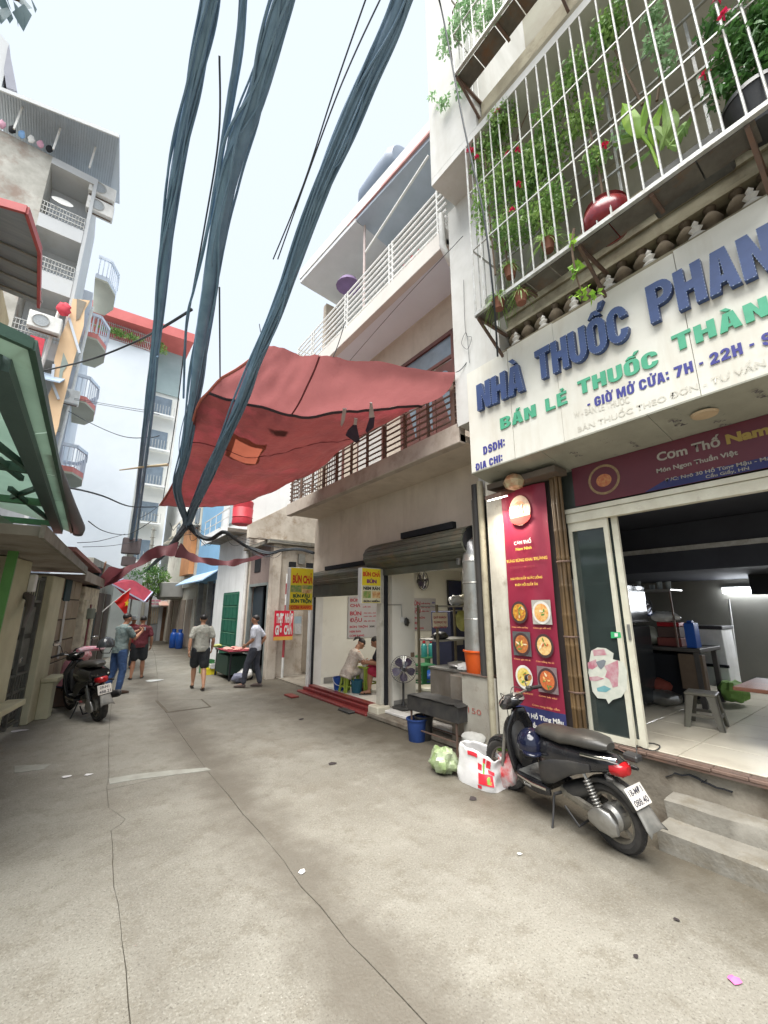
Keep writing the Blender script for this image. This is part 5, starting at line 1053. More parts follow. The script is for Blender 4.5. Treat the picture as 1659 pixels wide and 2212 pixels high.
    MB().lathe([(0.0,0),(0.055,0.003),(0.06,0.0)], 18, ch @ T((-0.075, 0, 0.078)) @ RY(-0.5)).build('speedometer', m_steel, t, smooth=True, **L)
    
    lm = MB(); lm.loft([(0.10, 0, -0.005, 0.085, 0.055), (0.14, 0, -0.01, 0.06, 0.04), (0.15, 0, -0.01, 0.02, 0.015)], 16, M=ch); lm.build('headlamp', m_chrome, t, smooth=True, **L)
    hb_ = MB().tube([ch @ Vector(p) for p in ((-0.13, 0.36, 0.09), (-0.08, 0.22, 0.10), (0.0, 0.10, 0.06), (0.0, -0.10, 0.06), (-0.08, -0.22, 0.10), (-0.13, -0.36, 0.09))], 0.012, 10).build('handlebar', m_chrome, t, smooth=True, **L)
    for s in (-1, 1):
        q = MB().tube([ch @ Vector((-0.135, s*0.375, 0.09)), ch @ Vector((-0.085, s*0.245, 0.098))], 0.019, 10).build('grip', m_black, t, smooth=True, **L); q.parent = hb_
        q = MB().tube([ch @ Vector(p) for p in ((-0.06, s*0.20, 0.10), (-0.03, s*0.24, 0.095), (-0.07, s*0.36, 0.085))], [0.009, 0.008, 0.005], 8).build('brake_lever', m_chrome, t, smooth=True, **L); q.parent = hb_
        q = MB().bbox((-0.105, s*0.215 - 0.03, 0.075), (-0.055, s*0.215 + 0.03, 0.125), 0.008, M=ch).build('switch_block', m_blackpl, t, **L); q.parent = hb_
        if kind != 'electric' or s < 0:
            ms = 0.16 if kind != 'electric' else 0.075
            q = MB().tube([ch @ Vector((-0.07, s*0.20, 0.11)), ch @ Vector((-0.04, s*0.22, 0.11 + ms*0.7)), ch @ Vector((-0.05, s*0.26, 0.11 + ms))], 0.006, 8).build('mirror_stem', m_black, t, smooth=True, **L); q.parent = hb_
            q = MB().loft([(-0.02, 0, 0, 0.02, 0.015), (0, 0, 0, 0.055, 0.035), (0.015, 0, 0, 0.05, 0.03)], 14, M=ch @ T((-0.05, s*0.28, 0.12 + ms))).build('mirror', m_black, t, smooth=True, **L); q.parent = hb_
            q = MB().loft([(-0.024, 0, 0, 0.045, 0.027), (-0.021, 0, 0, 0.048, 0.029)], 14, M=ch @ T((-0.05, s*0.28, 0.12 + ms))).build('mirror_glass', m_chrome, t, **L); q.parent = hb_
    for s in (0.03, -0.03): MB().tube(smooth_path([ch @ Vector((-0.06, s*6, 0.09)), ch @ Vector((0.06, s*4, 0.12)), (1.08, s, 0.85), (1.08, s, 0.6)], 5), 0.004, 6).build('cable', m_black, t, **L)
    # stands
    MB().tube([(0.52, 0.11, 0.24), (0.50, 0.17, 0.12), (0.48, 0.235, 0.012), (0.52, 0.27, 0.010)], [0.011,0.011,0.010,0.010], 8).build('kick_stand', m_black, t, smooth=True, **L)
    MB().tube([(0.40, -0.12, 0.20), (0.30, -0.12, 0.09), (0.28, 0.12, 0.09), (0.40, 0.12, 0.20)], 0.011, 8).build('centre_stand', m_black, t, smooth=True, **L)
    for s in (-1, 1): MB().tube([(0.42, s*0.12, 0.30), (0.42, s*0.20, 0.31)], 0.014, 8).build('foot_peg', m_black, t, smooth=True, **L)
    MB().loft([(0.15, 0.11, 0.22, 0.03, 0.04), (0.06, 0.13, 0.25, 0.03, 0.09), (-0.05, 0.13, 0.24, 0.025, 0.085), (-0.10, 0.12, 0.22, 0.015, 0.04)], 14, 2.6).build('motor_cover', m_steel, t, smooth=True, **L)
    # plate
    PM = plate_pose
    p = MB().bbox((-0.095, -0.004, -0.07), (0.095, 0.0, 0.07), 0.003, M=PM).build('number_plate', m_plate, t, **L)
    xd = (PM @ Vector((1,0,0,0))).to_3d() if False else (PM.to_3x3() @ Vector((1,0,0))); zd = PM.to_3x3() @ Vector((0,0,1))
    for rw, zz, ww in plate_rows:
        q = text(rw, 0.042, PM @ Vector((-ww/2, -0.0046, zz)), xd, zd, m_prn2, 'lettering', None, ext=0.0008, width=ww, bold=0.02); q.parent = t; q.parent = p
    return t
m_prn2 = mat('plate_print', (0.05,0.045,0.06), bump=0)
# plate frame: x right, z up, -y outwards (backwards); scooter backwards is -x local
PMA = T((-0.235, 0.0, 0.475)) @ RZ(-PI/2) @ RX(-0.55)
A0, A1 = g(1360,1850), g(1110,1710); hdA = math.atan2(A1.y - A0.y, A1.x - A0.x)
scA = scooter('electric_scooter', 'black electric scooter with a dusty floor mat parked beside the near shop steps', (3.74, 1.86, 0), hdA, math.radians(-7), 1.25, 0.245, m_gloss, [('18-MĐ1', 0.012, 0.15), ('088.40', -0.055, 0.16)], PMA, steer=0.30)
# charger hanging at the tail and its lead to the shop floor
chg = MB().bbox((-0.27, -0.10, 0.70), (-0.15, -0.02, 0.75), 0.012).build('charger', m_blackpl, scA, local=True)
cw = WM[scA.name] @ Vector((-0.25, -0.06, 0.72))
tag(MB().tube(smooth_path([cw, px(*z8(270,190), 4.44), px(*z8(330,215), 4.44) , g(*z8(400,225), .59), g(*z8(440,195), .59), g(*z8(400,175), .59), g(*z8(350,170), .59)], 6), 0.005, 6).build('charging_cable', m_black), 'thin black charging cable from the scooter tail over the shop threshold', 'cable')
def helmet(label, c, r, rz, m, tilt=0.0):
    M = T(c) @ RZ(rz) @ RY(tilt); t = thing('helmet', label, 'helmet', c)
    prof = [(0.0, r), (r*0.35, r*0.94), (r*0.68, r*0.72), (r*0.92, r*0.38), (r, 0.0), (r*0.97, -r*0.32), (r*0.90, -r*0.33), (r*0.9, 0.0), (r*0.6, r*0.6), (0, r*0.8)]
    MB().lathe(prof, 28, M @ Matrix.Scale(1.15, 4, (1,0,0))).build('shell', m, t, smooth=True)
    MB().lathe([(r*1.01, -r*0.33), (r*1.03, -r*0.27), (r*0.98, -r*0.24)], 28, M @ Matrix.Scale(1.15, 4, (1,0,0)), close=True).build('rim_trim', m_black, t, smooth=True)
    mb = MB(); n = 10
    for i in range(n + 1):
        a = -0.8 + 1.6*i/n; ca, sa = math.cos(a), math.sin(a); mb.v += [(r*1.13*ca, r*sa, -r*0.20), (r*(1.13 + 0.38*ca)*1.0*ca, r*1.05*sa, -r*0.34)]
    for i in range(n): mb.f.append((2*i, 2*i+1, 2*i+3, 2*i+2))
    mb.v = [tuple(M @ Vector(v)) for v in mb.v]; o = mb.build('peak', m, t, smooth=True); o.modifiers.new('s', 'SOLIDIFY').thickness = 0.006
    MB().tube([M @ Vector((0, r*0.93, -r*.2)), M @ Vector((r*.2, r*.5, -r*1.1)), M @ Vector((r*.2, -r*.5, -r*1.1)), M @ Vector((0, -r*0.93, -r*.2))], 0.008, 6).build('strap', m_black, t)
    return t
helmet('shiny dark navy helmet hanging in front of the scooter seat', tuple(px(*z4(775,490), 3.70)), 0.125, hdA + 2.5, mat('navy_gloss', (0.01,0.012,0.03), (0.008,0.01,0.022), 5, 0.08, bump=0), 0.15)
# second scooter down the lane, seen from behind
B0 = Vector((0.66, 8.98, 0)); B1_ = Vector((0.32, 10.1, 0)); hdB = math.atan2(B1_.y - B0.y, B1_.x - B0.x)
PMB = T((-0.235, 0.0, 0.50)) @ RZ(-PI/2) @ RX(-0.25)
scB = scooter('parked_scooter', 'black petrol scooter carrying a big helmet, seen from behind at the left', tuple(B0), hdB, math.radians(-8), 1.24, 0.25, m_gloss, [('29-H1', 0.012, 0.13), ('488.21', -0.055, 0.16)], PMB, seat_z=0.84, wide=1.25, kind='petrol', size=1.08)
MB().loft([(0.28, -0.16, 0.30, 0.04, 0.04), (0.05, -0.19, 0.33, 0.05, 0.06), (-0.22, -0.20, 0.38, 0.045, 0.055), (-0.28, -0.20, 0.39, 0.02, 0.025)], 14).build('exhaust', m_blackpl, scB, smooth=True, local=True)
MB().loft([(0.74, 0, 0.74, 0.10, 0.10), (0.50, 0, 0.68, 0.19, 0.16), (0.2, 0, 0.68, 0.20, 0.14), (-0.05, 0, 0.70, 0.15, 0.09)], 18).build('wide_body', m_gloss, scB, smooth=True, local=True)
helmet('dark grey helmet resting on the seat of the black scooter at the left', tuple(py(*a4(478,880), 9.45)), 0.14, 1.0, mat('grey_gloss', (0.05,0.055,0.06), (0.035,0.04,0.042), 5, 0.2, bump=0))
q = py(*a4(330,930), 9.9)
tag(MB().loft([(-0.26,0,0,0.05,0.03),(-0.1,0,0.02,0.12,0.05),(0.12,0,0.01,0.13,0.045),(0.24,0,0,0.04,0.02)], 12, M=T(q) @ RZ(0.6)).build('raincoat', mat('pink_red_print_cloth', (0.60,0.10,0.18), (0.62,0.58,0.60), 12, 0.6), None, smooth=True), 'folded red and white raincoat lying on the handlebar of the scooter at the left', 'raincoat')
# ------------------------------------------------------------------ things of the noodle shop
m_inox = mat('stained_inox', (0.33,0.30,0.26), (0.22,0.195,0.165), 2.5, 0.42, 0.55, coords='pos', stain=(0.20,0.14,0.09), ss=2.2, st=(0.5,0.75), streak=(0.16,0.12,0.09))
ct = thing('cooking_counter', 'stained steel cooking counter at the front of the noodle shop', 'counter', (5.0, 4.7, 0.1))
mb = MB(); mb.bbox((4.88, 4.46, 0.14), (5.5, 5.24, 0.90), 0.008); mb.build('cabinet', m_inox, ct)
mb = MB(); mb.bbox((4.86, 4.44, 0.902), (5.52, 5.26, 0.93), 0.004); mb.build('worktop', m_steel, ct)
mb = MB(); mb.bbox((4.50, 4.12, 0.02), (4.86, 4.42, 0.93), 0.01); mb.build('cabinet', m_inox, ct)
sc_ = thing('metal_screen', 'dented grey sheet metal panel with red scribbles under the orange bucket', 'metal panel', (4.42, 3.9, 0))
mb = MB(); mb.bbox((4.40, 3.53, 0.10), (4.43, 4.10, 0.99), 0.004); mb.build('sheet', mat('grey_sheet', (0.36,0.34,0.29), (0.28,0.26,0.22), 3, 0.5, coords='pos', stain=(0.16,0.12,0.09), ss=4, st=(0.55,0.72)), sc_)
text('150', 0.07, (4.395, 4.0, 0.52), YM, ZP, mat('red_scribble', (0.35,0.10,0.08)), 'scribble', sc_, ext=0.002, width=0.22)
# exhaust duct with its bent hood
du = thing('exhaust_duct', 'tall galvanised exhaust pipe with a bent top rising from the grill counter', 'duct', (4.6, 3.97, 1.3))
m_duct = mat('brushed_galvanised', (0.46,0.46,0.43), (0.34,0.34,0.31), 3, 0.35, 0.7, coords='pos', bump=0.04, stain=(0.24,0.17,0.10), ss=2, st=(0.55,0.8), streak=(0.26,0.2,0.13))
MB().lathe([(0.185,1.18),(0.175,1.6),(0.165,2.50),(0.17,2.505),(0.17,2.52),(0.165,2.525),(0.15,2.62)], 28, T((4.62, 3.97, 0))).build('pipe', m_duct, du, smooth=True)
MB().tube([(4.62,3.97,2.60),(4.62,4.0,2.74),(4.62,4.10,2.80),(4.62,4.22,2.70),(4.62,4.27,2.50)], [0.15,0.14,0.12,0.08,0.03], 18).build('elbow', mat('dented_zinc', (0.30,0.30,0.30), (0.20,0.20,0.20), 6, 0.4, 0.6, bump=0.5, bs=12), du, smooth=True)
for z in (1.7, 2.2): MB().lathe([(0.172,z),(0.178,z+0.01),(0.172,z+0.02)], 28, T((4.62,3.97,0)), close=True).build('seam_band', m_duct, du)
ob = thing('orange_bucket', 'bright orange plastic bucket under the foot of the exhaust pipe', 'bucket', (4.62, 3.97, 0.99))
m_org = mat('orange_plastic', (0.80,0.13,0.015), (0.72,0.11,0.015), 4, 0.4, bump=0, transl=0.25)
MB().lathe([(0.165,0.99),(0.17,1.0),(0.195,1.27),(0.205,1.275),(0.205,1.29),(0.188,1.29),(0.16,1.0),(0,1.0)], 28, T((4.62,3.97,0))).build('body', m_org, ob, smooth=True)
MB().lathe([(0.197,1.268),(0.212,1.272),(0.212,1.292),(0.197,1.295)], 28, T((4.62,3.97,0)), close=True).build('rim', m_org, ob, smooth=True)
tag(MB().bbox((4.38, 3.58, 0.99), (4.8, 4.12, 1.002), 0.002).build('soot_tray', m_rust), 'sooty flat tray under the orange bucket', 'tray')
# rack behind
rk = thing('steel_rack', 'steel shelf rack with bags and a cream notice inside the noodle shop', 'rack', (5.6, 5.6, 0.14))
for x, y in ((5.28,5.45),(6.25,5.45),(5.28,5.95),(6.25,5.95)): MB().bbox((x-.02,y-.02,0.14),(x+.02,y+.02,1.92), 0.003).build('upright', mat('bronze_upright', (0.20,0.17,0.11), (0.14,0.12,0.08), 4, 0.5, 0.4), rk)
for z in (0.35, 1.28, 1.88): MB().bbox((5.27,5.44,z),(6.27,5.96,z+0.03), 0.003).build('shelf', m_steel, rk)
nt_ = thing('notice', 'cream paper notice taped to the steel rack', 'notice', (5.4, 5.42, 1.5))
q0 = py(*z3(1115,1022), 5.42); q1 = py(*z3(1215,918), 5.42); MB().box((q0.x, 5.425, q0.z), (q1.x, 5.43, q1.z)).build('paper', mat('cream_paper', (0.68,0.58,0.42)), nt_)
for i, s in enumerate(['QUÝ KHÁCH', 'TỰ PHỤC VỤ', 'XIN CẢM ƠN']): text(s, 0.035, (q0.x + 0.05*(q1.x-q0.x), 5.423, q1.z - 0.10 - 0.085*i), XD, ZP, m_redp, 'lettering', nt_, ext=0.001, width=(q1.x-q0.x)*.85, bold=.04)
def lump(name, label, c, r, m, cat, seed=0, sq=1.0, amp=0.3, n=18):
    mb = MB().ball((0,0,0), r, n); out = []
    for v in mb.v:
        v = Vector(v); d = v.normalized(); k = 1 + amp*noise.noise(d*2.1 + Vector((seed,0,0))) + amp*0.5*noise.noise(d*5.5 + Vector((0,seed,0))); w = v*k
        if w.z < -r[2]*sq if hasattr(r,'__len__') else False: w.z = -r[2]*sq
        out.append(tuple(w + Vector(c)))
    mb.v = out; return tag(mb.build(name, m, None, smooth=True), label, cat)
m_bag = mat('white_thin_bag', (0.60,0.60,0.58), (0.5,0.5,0.48), 8, 0.35, bump=0.6, bs=18)
lump('plastic_bag', 'white plastic bag tied with a loop on top of the steel rack', (5.95,5.6,2.0), (0.17,0.14,0.10), m_bag, 'bag', 3)
lump('food_bag', 'yellowish bag of noodles on the rack beside the white bag', (6.2,5.6,2.02), (0.13,0.12,0.12), mat('yellow_bag', (0.62,0.55,0.30), (0.5,0.45,0.25), 8, 0.4), 'bag', 8)
lump('noodle_heap', 'big yellow green bundle hanging in the rack behind the duct', (6.1,5.55,1.62), (0.17,0.15,0.2), mat('olive_bundle', (0.42,0.40,0.10), (0.3,0.28,0.08), 8, 0.6), 'food', 5)
lump('pan_stack', 'dark pans stacked on the middle shelf of the rack', (5.5,5.6,1.37), (0.18,0.13,0.07), m_blackpl, 'pans', 12)
lump('wrapped_tray', 'shiny wrapped tray of food on the steel counter', (5.15,4.85,0.975), (0.19,0.15,0.05), m_steel, 'tray', 4)
lump('pale_bowl_stack', 'pale plastic tubs on the counter beside the duct', (5.0,4.55,0.985), (0.14,0.12,0.06), m_whitep, 'tubs', 9)
tv = thing('wall_screen', 'dark flat screen high on the wall behind the rack', 'screen', (9.4, 9.05, 1.9))
MB().bbox((9.25, 9.03, 1.80), (9.88, 9.08, 2.72), 0.01).build('frame', m_black, tv); MB().box((9.28, 9.026, 1.83), (9.85, 9.029, 2.69)).build('panel', mat('navy_screen', (0.015,0.02,0.07), rough=0.2, bump=0), tv)
bh = thing('fridge_column', 'dark navy cooler cabinet behind the steel rack', 'cooler', (6.5, 6.3, 0.14))
MB().bbox((6.5, 6.3, 0.14), (6.95, 6.9, 1.80), 0.01).build('body', mat('navy_cabinet', (0.03,0.035,0.08)), bh); MB().bbox((6.6, 6.285, 1.1), (6.85, 6.302, 1.25), 0.004).build('label_plate', m_steel, bh)
# fans
def fan(label, c, r, facing, stand=None, wall=None):
    t = thing('pedestal_fan' if stand is not None else 'wall_fan', label, 'fan', c); M = T(c) @ facing   # fan axis along local z
    mbg = MB()
    for k in range(36):
        a = 2*PI*k/36; e = Vector((math.cos(a), math.sin(a), 0))
        mbg.tube([M @ (e*0.03 + Vector((0,0,0.075))), M @ (e*r*0.6 + Vector((0,0,0.065))), M @ (e*r*0.97 + Vector((0,0,0.02)))], 0.0016, 4, cap=False)
        mbg.tube([M @ (e*0.03 + Vector((0,0,-0.075))), M @ (e*r*0.6 + Vector((0,0,-0.065))), M @ (e*r*0.97 + Vector((0,0,-0.0)))], 0.0016, 4, cap=False)
    q = mbg.build('grille', m_chrome, t, fix=False)
    MB().lathe([(r*0.97,-0.004),(r,0.0),(r,0.02),(r*0.97,0.024)], 40, M, close=True).build('hoop', m_blackpl, t, smooth=True)
    MB().lathe([(0,0.05),(0.035,0.045),(0.045,0.0),(0.035,-0.03),(0,-0.03)], 18, M).build('hub', m_blackpl, t, smooth=True)
    MB().loft([(-0.20,0,0,0.03,0.03),(-0.16,0,0,0.06,0.06),(-0.06,0,0,0.07,0.07),(-0.03,0,0,0.05,0.05)], 16, 2.2, M=M @ RY(-PI/2)).build('motor', m_blackpl, t, smooth=True)
    for k in range(5):
        a0 = 2*PI*k/5; mb = MB()
        for i in range(7):
            rr = 0.04 + (r*0.88 - 0.04)*i/6; w = 0.35*math.sin(PI*(0.15+0.75*i/6))+0.15
            for j in range(4): a = a0 + w*(-1 + 2*j/3); mb.v.append(tuple(M @ Vector((rr*math.cos(a), rr*math.sin(a), 0.022*(-1+2*j/3)))))
        for i in range(6):
            for j in range(3): q = i*4+j; mb.f.append((q,q+1,q+5,q+4))
        mb.build('blade', mat('fan_blade', (0.06,0.045,0.09), (0.05,0.04,0.07), 4, 0.35, bump=0), t, smooth=True)
    if stand is not None:
        b_ = M @ Vector((0,0,-0.10)); fx, fy = b_.x, b_.y
        MB().tube([(fx,fy,stand), (fx,fy,stand+0.45)], 0.021, 12).build('lower_pole', m_blackpl, t, smooth=True); MB().tube([(fx,fy,stand+0.45), (fx,fy,c[2]-0.02)], 0.012, 12).build('upper_pole', m_chrome, t, smooth=True)
        MB().lathe([(0.20,stand),(0.205,stand+0.015),(0.16,stand+0.03),(0.04,stand+0.045),(0.03,stand+0.10)], 28, T((fx,fy,0))).build('base', m_blackpl, t, smooth=True)
    if wall is not None: MB().tube([M @ Vector((0,0,-0.1)), wall], 0.02, 10).build('arm', m_blackpl, t, smooth=True)
    return t
fan('black pedestal fan standing just inside the noodle shop beside the middle post', (4.93, 5.98, 0.80), 0.235, RZ(math.radians(-125)) @ RX(0) @ RY(PI/2) , stand=0.14)
fan('black wall fan high on the white wall above the smaller poster', (8.05, 8.85, 2.64), 0.27, RX(PI/2) @ RY(0.2), wall=(8.05, 9.09, 2.6))
sk = thing('wall_socket', 'white socket with grey conduit on the partition wall behind the fan', 'socket', (5.2, 6.2, 1.7))
f_ = lambda p: py(*z3(*p), 6.212); a, b_, c_ = f_((780,865)), f_((895,865)), f_((900,950))
MB().tube([a, b_, c_], 0.008, 6).build('conduit', m_steel, sk); MB().bbox((c_.x - .04, 6.19, c_.z - .10), (c_.x + .04, 6.218, c_.z), 0.005).build('box', m_whitep, sk)
lump('hanging_cloths', 'small bunch of grey things hanging on the wall socket', (c_.x + 0.10, 6.19, c_.z - .09), (0.06,0.03,0.08), m_seat, 'cloths', 2)
tag(MB().bbox((5.30,6.195,0.96),(5.38,6.218,1.04), 0.004).build('wall_plate', mat('brown_plate', (0.25,0.18,0.12))), 'small brown switch plate low on the partition wall', 'switch')
def bucket(label, c, r, h, m, handle=None, name='bucket', lid=None):
    t = thing(name, label, 'bucket', c)
    MB().lathe([(r*0.78,0),(r*0.8,0.005),(r*0.97,h*0.92),(r*1.04,h*0.92),(r*1.05,h),(r*0.96,h),(r*0.78,0.02),(0,0.02)], 26, T(c)).build('body', m, t, smooth=True)
    if lid: MB().lathe([(r*1.06,h-0.03),(r*1.07,h+0.01),(r*1.0,h+0.02),(0,h+0.015)], 26, T(c)).build('lid', lid, t, smooth=True)
    if handle is not None: MB().tube([Vector(c) + Vector((r*1.02*math.cos(a)*math.cos(handle) , r*1.02*math.cos(a)*math.sin(handle), h*0.95 - h*0.55*math.sin(a))) + Vector((-math.sin(handle), math.cos(handle), 0))*r*0.95*math.sin(a) for a in [PI*k/12 for k in range(13)]], 0.008, 6).build('handle', m_whitep, t, smooth=True)
    return t
m_blue = mat('blue_plastic', (0.02,0.10,0.42), (0.018,0.08,0.34), 4, 0.35, bump=0)
bucket('blue bucket with a white handle on the floor beside the seated woman', (4.98,8.25,0.127), 0.15, 0.26, m_blue, handle=2.6)
bucket('darker blue bucket between the stools of the two diners', (5.10,7.75,0.127), 0.13, 0.25, mat('teal_plastic', (0.02,0.12,0.18)))
bucket('cream bucket with a lid behind the grill stand', (5.55,6.0,0.127), 0.19, 0.30, mat('cream_plastic', (0.62,0.60,0.45), (0.55,0.52,0.40), 4, 0.4), lid=mat('cream_plastic', (0.62,0.60,0.45)))
bucket('blue bucket standing in the dark under the charcoal grill', (4.28,4.9,0.0), 0.15, 0.30, mat('shaded_blue_plastic', (0.015,0.05,0.20), (0.01,0.035,0.14)))  # darker copy of the blue plastic, shade under the grill put into its colour
bucket('black bucket under the charcoal grill beside the blue one', (4.40,4.88,0.0), 0.14, 0.32, m_blackpl)
# charcoal grill on a thin legged stand
gr = thing('charcoal_grill', 'long black charcoal grill box on thin legs at the kerb', 'grill', (4.35, 4.6, 0.0))
mb = MB(); n=14
mb.bbox((4.22, 4.02, 0.40), (4.24, 5.04, 0.60), 0.003); mb.bbox((4.50, 4.02, 0.40), (4.52, 5.04, 0.60), 0.003); mb.bbox((4.24, 4.02, 0.40), (4.50, 4.04, 0.60), 0.003); mb.bbox((4.24, 5.02, 0.40), (4.50, 5.04, 0.60), 0.003); mb.box((4.24, 4.04, 0.40), (4.50, 5.02, 0.42)); mb.build('fire_box', m_blackpl, gr)
mb = MB()
for i in range(15):
    for j in range(5): mb.v.append((4.20 + 0.34*j/4, 4.0 + 1.06*i/14, 0.615 + 0.012*noise.noise(Vector((i*.5, j*.6, 0))) - 0.02*(i==0 or i==14)))
for i in range(14):
    for j in range(4): q=i*5+j; mb.f.append((q,q+1,q+6,q+5))
mb.build('cover_sheet', mat('charred_sheet', (0.035,0.033,0.03), (0.02,0.02,0.02), 5, 0.5, bump=0.3), gr, smooth=True)
for x, y in ((4.25,4.08),(4.49,4.08),(4.25,4.98),(4.49,4.98)): MB().bar((x,y,0),(x,y,0.40), 0.022).build('leg', m_rust, gr)
MB().bar((4.25,4.08,0.16),(4.25,4.98,0.16), 0.015).build('stretcher', m_rust, gr); MB().bar((4.49,4.08,0.16),(4.49,4.98,0.16), 0.015).build('stretcher', m_rust, gr)
# small plastic tables and stools
m_green = mat('green_plastic', (0.05,0.22,0.09), (0.04,0.18,0.07), 4, 0.4, bump=0); m_grey_st = mat('olive_grey_plastic', (0.15,0.145,0.11), (0.11,0.10,0.08), 4, 0.45)
def stool(name, label, c, w, h, m, rz=0.0, cat='stool'):
    t = thing(name, label, cat, c, rz); top = 0.8
    L = dict(local=True)
    MB().bbox((-w/2*top, -w/2*top, h-0.03), (w/2*top, w/2*top, h), 0.008).build('seat', m, t, **L)
    for sx in (-1,1):
        for sy in (-1,1):
            a = Vector((sx*w/2*top*.96, sy*w/2*top*.96, h-0.03)); b_ = Vector((sx*w/2, sy*w/2, 0)); tw = 0.055
            MB().prism([a, a - Vector((sx*tw*1.5,0,0)), b_ - Vector((sx*tw,0,0)), b_], (0, -sy*0.012, 0)).build('leg', m, t, **L)
            MB().prism([a, a - Vector((0,sy*tw*1.5,0)), b_ - Vector((0,sy*tw,0)), b_], (-sx*0.012, 0, 0)).build('leg_web', m, t, **L)
    for s in (-1,1):
        MB().box((-w*0.42, s*w*0.43-0.006, h*0.32), (w*0.42, s*w*0.43+0.006, h*0.32+0.03)).build('stretcher', m, t, **L); MB().box((s*w*0.43-0.006, -w*0.42, h*0.32), (s*w*0.43+0.006, w*0.42, h*0.32+0.03)).build('stretcher', m, t, **L)
    return t
stool('plastic_table', 'small lime green table between the two diners', (5.38,7.75,0.127), 0.42, 0.50, mat('lime_plastic', (0.35,0.45,0.06), (0.3,0.4,0.06), 4, 0.4, bump=0), cat='table')
stool('plastic_table', 'dark green table with bottles at the back of the noodle shop', (7.2,7.8,0.127), 0.75, 0.60, m_green, cat='table')
stool('plastic_table', 'second dark green table behind the steel counter', (6.35,7.0,0.127), 0.5, 0.55, m_green, cat='table')
lump('blue_crate', 'blue tub under the dark green table', (7.0,7.4,0.30), (0.33,0.28,0.17), m_blue, 'tub', 6, 0.9, 0.08)
for i, (dx, dy) in enumerate(((-0.22,-0.12),(-0.02,-0.16),(0.20,-0.08))):
    t = thing('condiment_bottle', ['left of the three teal sauce bottles on the dark green table','middle of the three teal sauce bottles on the dark green table','right of the three teal sauce bottles on the dark green table'][i], 'bottle', (7.2+dx,7.8+dy,0.727), group='sauce bottles on the green table')
    MB().lathe([(0.07,0),(0.075,0.02),(0.075,0.24),(0.05,0.29),(0.02,0.31)], 16, T((7.2+dx,7.8+dy,0.727))).build('body', mat('teal_bottle', (0.05,0.30,0.28), (0.04,0.25,0.24), 4, 0.25, bump=0), t, smooth=True)
    MB().lathe([(0.035,0.31),(0.04,0.34),(0.03,0.37)], 12, T((7.2+dx,7.8+dy,0.727))).build('cap', m_redpl, t, smooth=True)
for i, (dx, dy, h_) in enumerate(((0.0,0.02,0.15),(-0.10,0.03,0.12))):
    tag(MB().lathe([(0.035,0),(0.04,h_),(0.036,h_),(0.03,0.01)], 14, T((5.38+dx,7.72+dy,0.628))).build('drink_glass', m_whitep, None, smooth=True), ['white cup on the lime green table','shorter white cup at the edge of the lime green table'][i], 'cup')
# ---------------- rubbish and shopping by the kerb
m_gbag = mat('greenish_clear_bag', (0.40,0.46,0.30), (0.22,0.30,0.12), 6, 0.25, bump=0.8, bs=14, stain=(0.55,0.6,0.5), ss=9, st=(0.55,0.7))
c0 = g(*z4(270,690)); gb = lump('vegetable_bag', 'greenish see-through bag of vegetables on the ground left of the shopping bag', (c0.x + .05, c0.y + 0.08, 0.13), (0.14,0.16,0.145), m_gbag, 'bag', 7, 0.85, 0.35, 28)
# big printed shopping bag: creased sack with an open top
sb = thing('shopping_bag', 'white shopping bag printed with big red shapes and green leaves, leaning by the scooter wheel', 'bag', (3.86, 3.36, 0))
m_sbag = mat('white_woven_bag', (0.70,0.69,0.68), (0.60,0.59,0.58), 3, 0.4, bump=0.5, bs=10)
mb = MB(); nz_, na = 12, 40
def bagp(i, k):
    f = i/nz_; a = 2*PI*k/na; rx, ry = 0.15*(1 - 0.25*f*f), 0.265*(1 - 0.10*f); c, s_ = math.cos(a), math.sin(a)
    x = rx*math.copysign(abs(c)**0.6, c); y = ry*math.copysign(abs(s_)**0.6, s_)
    n_ = noise.noise(Vector((c*1.4, s_*1.4, f*2.5))) * 0.05 + noise.noise(Vector((c*4, s_*4, f*6))) * 0.018
    z = 0.36*f*(1 - 0.20*(s_ < 0)*abs(s_)*f) + 0.03*noise.noise(Vector((c*2, s_*2, 5)))*f
    return Vector((3.86 + x*(1+n_*3), 3.37 + y*(1+n_*2.5), max(0.0, z)))
for i in range(nz_+1):
    for k in range(na): mb.v.append(tuple(bagp(i,k)))
for i in range(nz_):
    for k in range(na): mb.f.append((i*na+k, i*na+(k+1)%na, (i+1)*na+(k+1)%na, (i+1)*na+k))
mb.f.append(tuple(range(na))[::-1]); o = mb.build('sack', m_sbag, sb, smooth=True); o.modifiers.new('s','SOLIDIFY').thickness = 0.006
def patch(i0,i1,k0,k1,m,nm):
    mb = MB(); ni, nk = 6, 8
    for i in range(ni+1):
        for k in range(nk+1):
            fi, fk = i0+(i1-i0)*i/ni, (k0+(k1-k0)*k/nk)
            p = bagp(fi, fk); c = Vector((3.86,3.37,p.z)); mb.v.append(tuple(p + (p-c).normalized()*0.007))
    for i in range(ni):
        for k in range(nk): q=i*(nk+1)+k; mb.f.append((q,q+1,q+nk+2,q+nk+1))
    mb.build(nm, m, sb, smooth=True)
m_rprint = mat('red_bag_print', (0.70,0.03,0.05), (0.62,0.03,0.05), 5, 0.45); m_gprint = mat('green_bag_print', (0.18,0.38,0.05), (0.22,0.42,0.07), 5, 0.45)
patch(2,5.5,21.2,27,m_rprint,'red_print'); patch(6.4,8.4,21,22.2,m_rprint,'red_print'); patch(7.5,10.5,24,26,m_rprint,'red_print'); patch(9,11,22.6,23.6,m_rprint,'red_print')
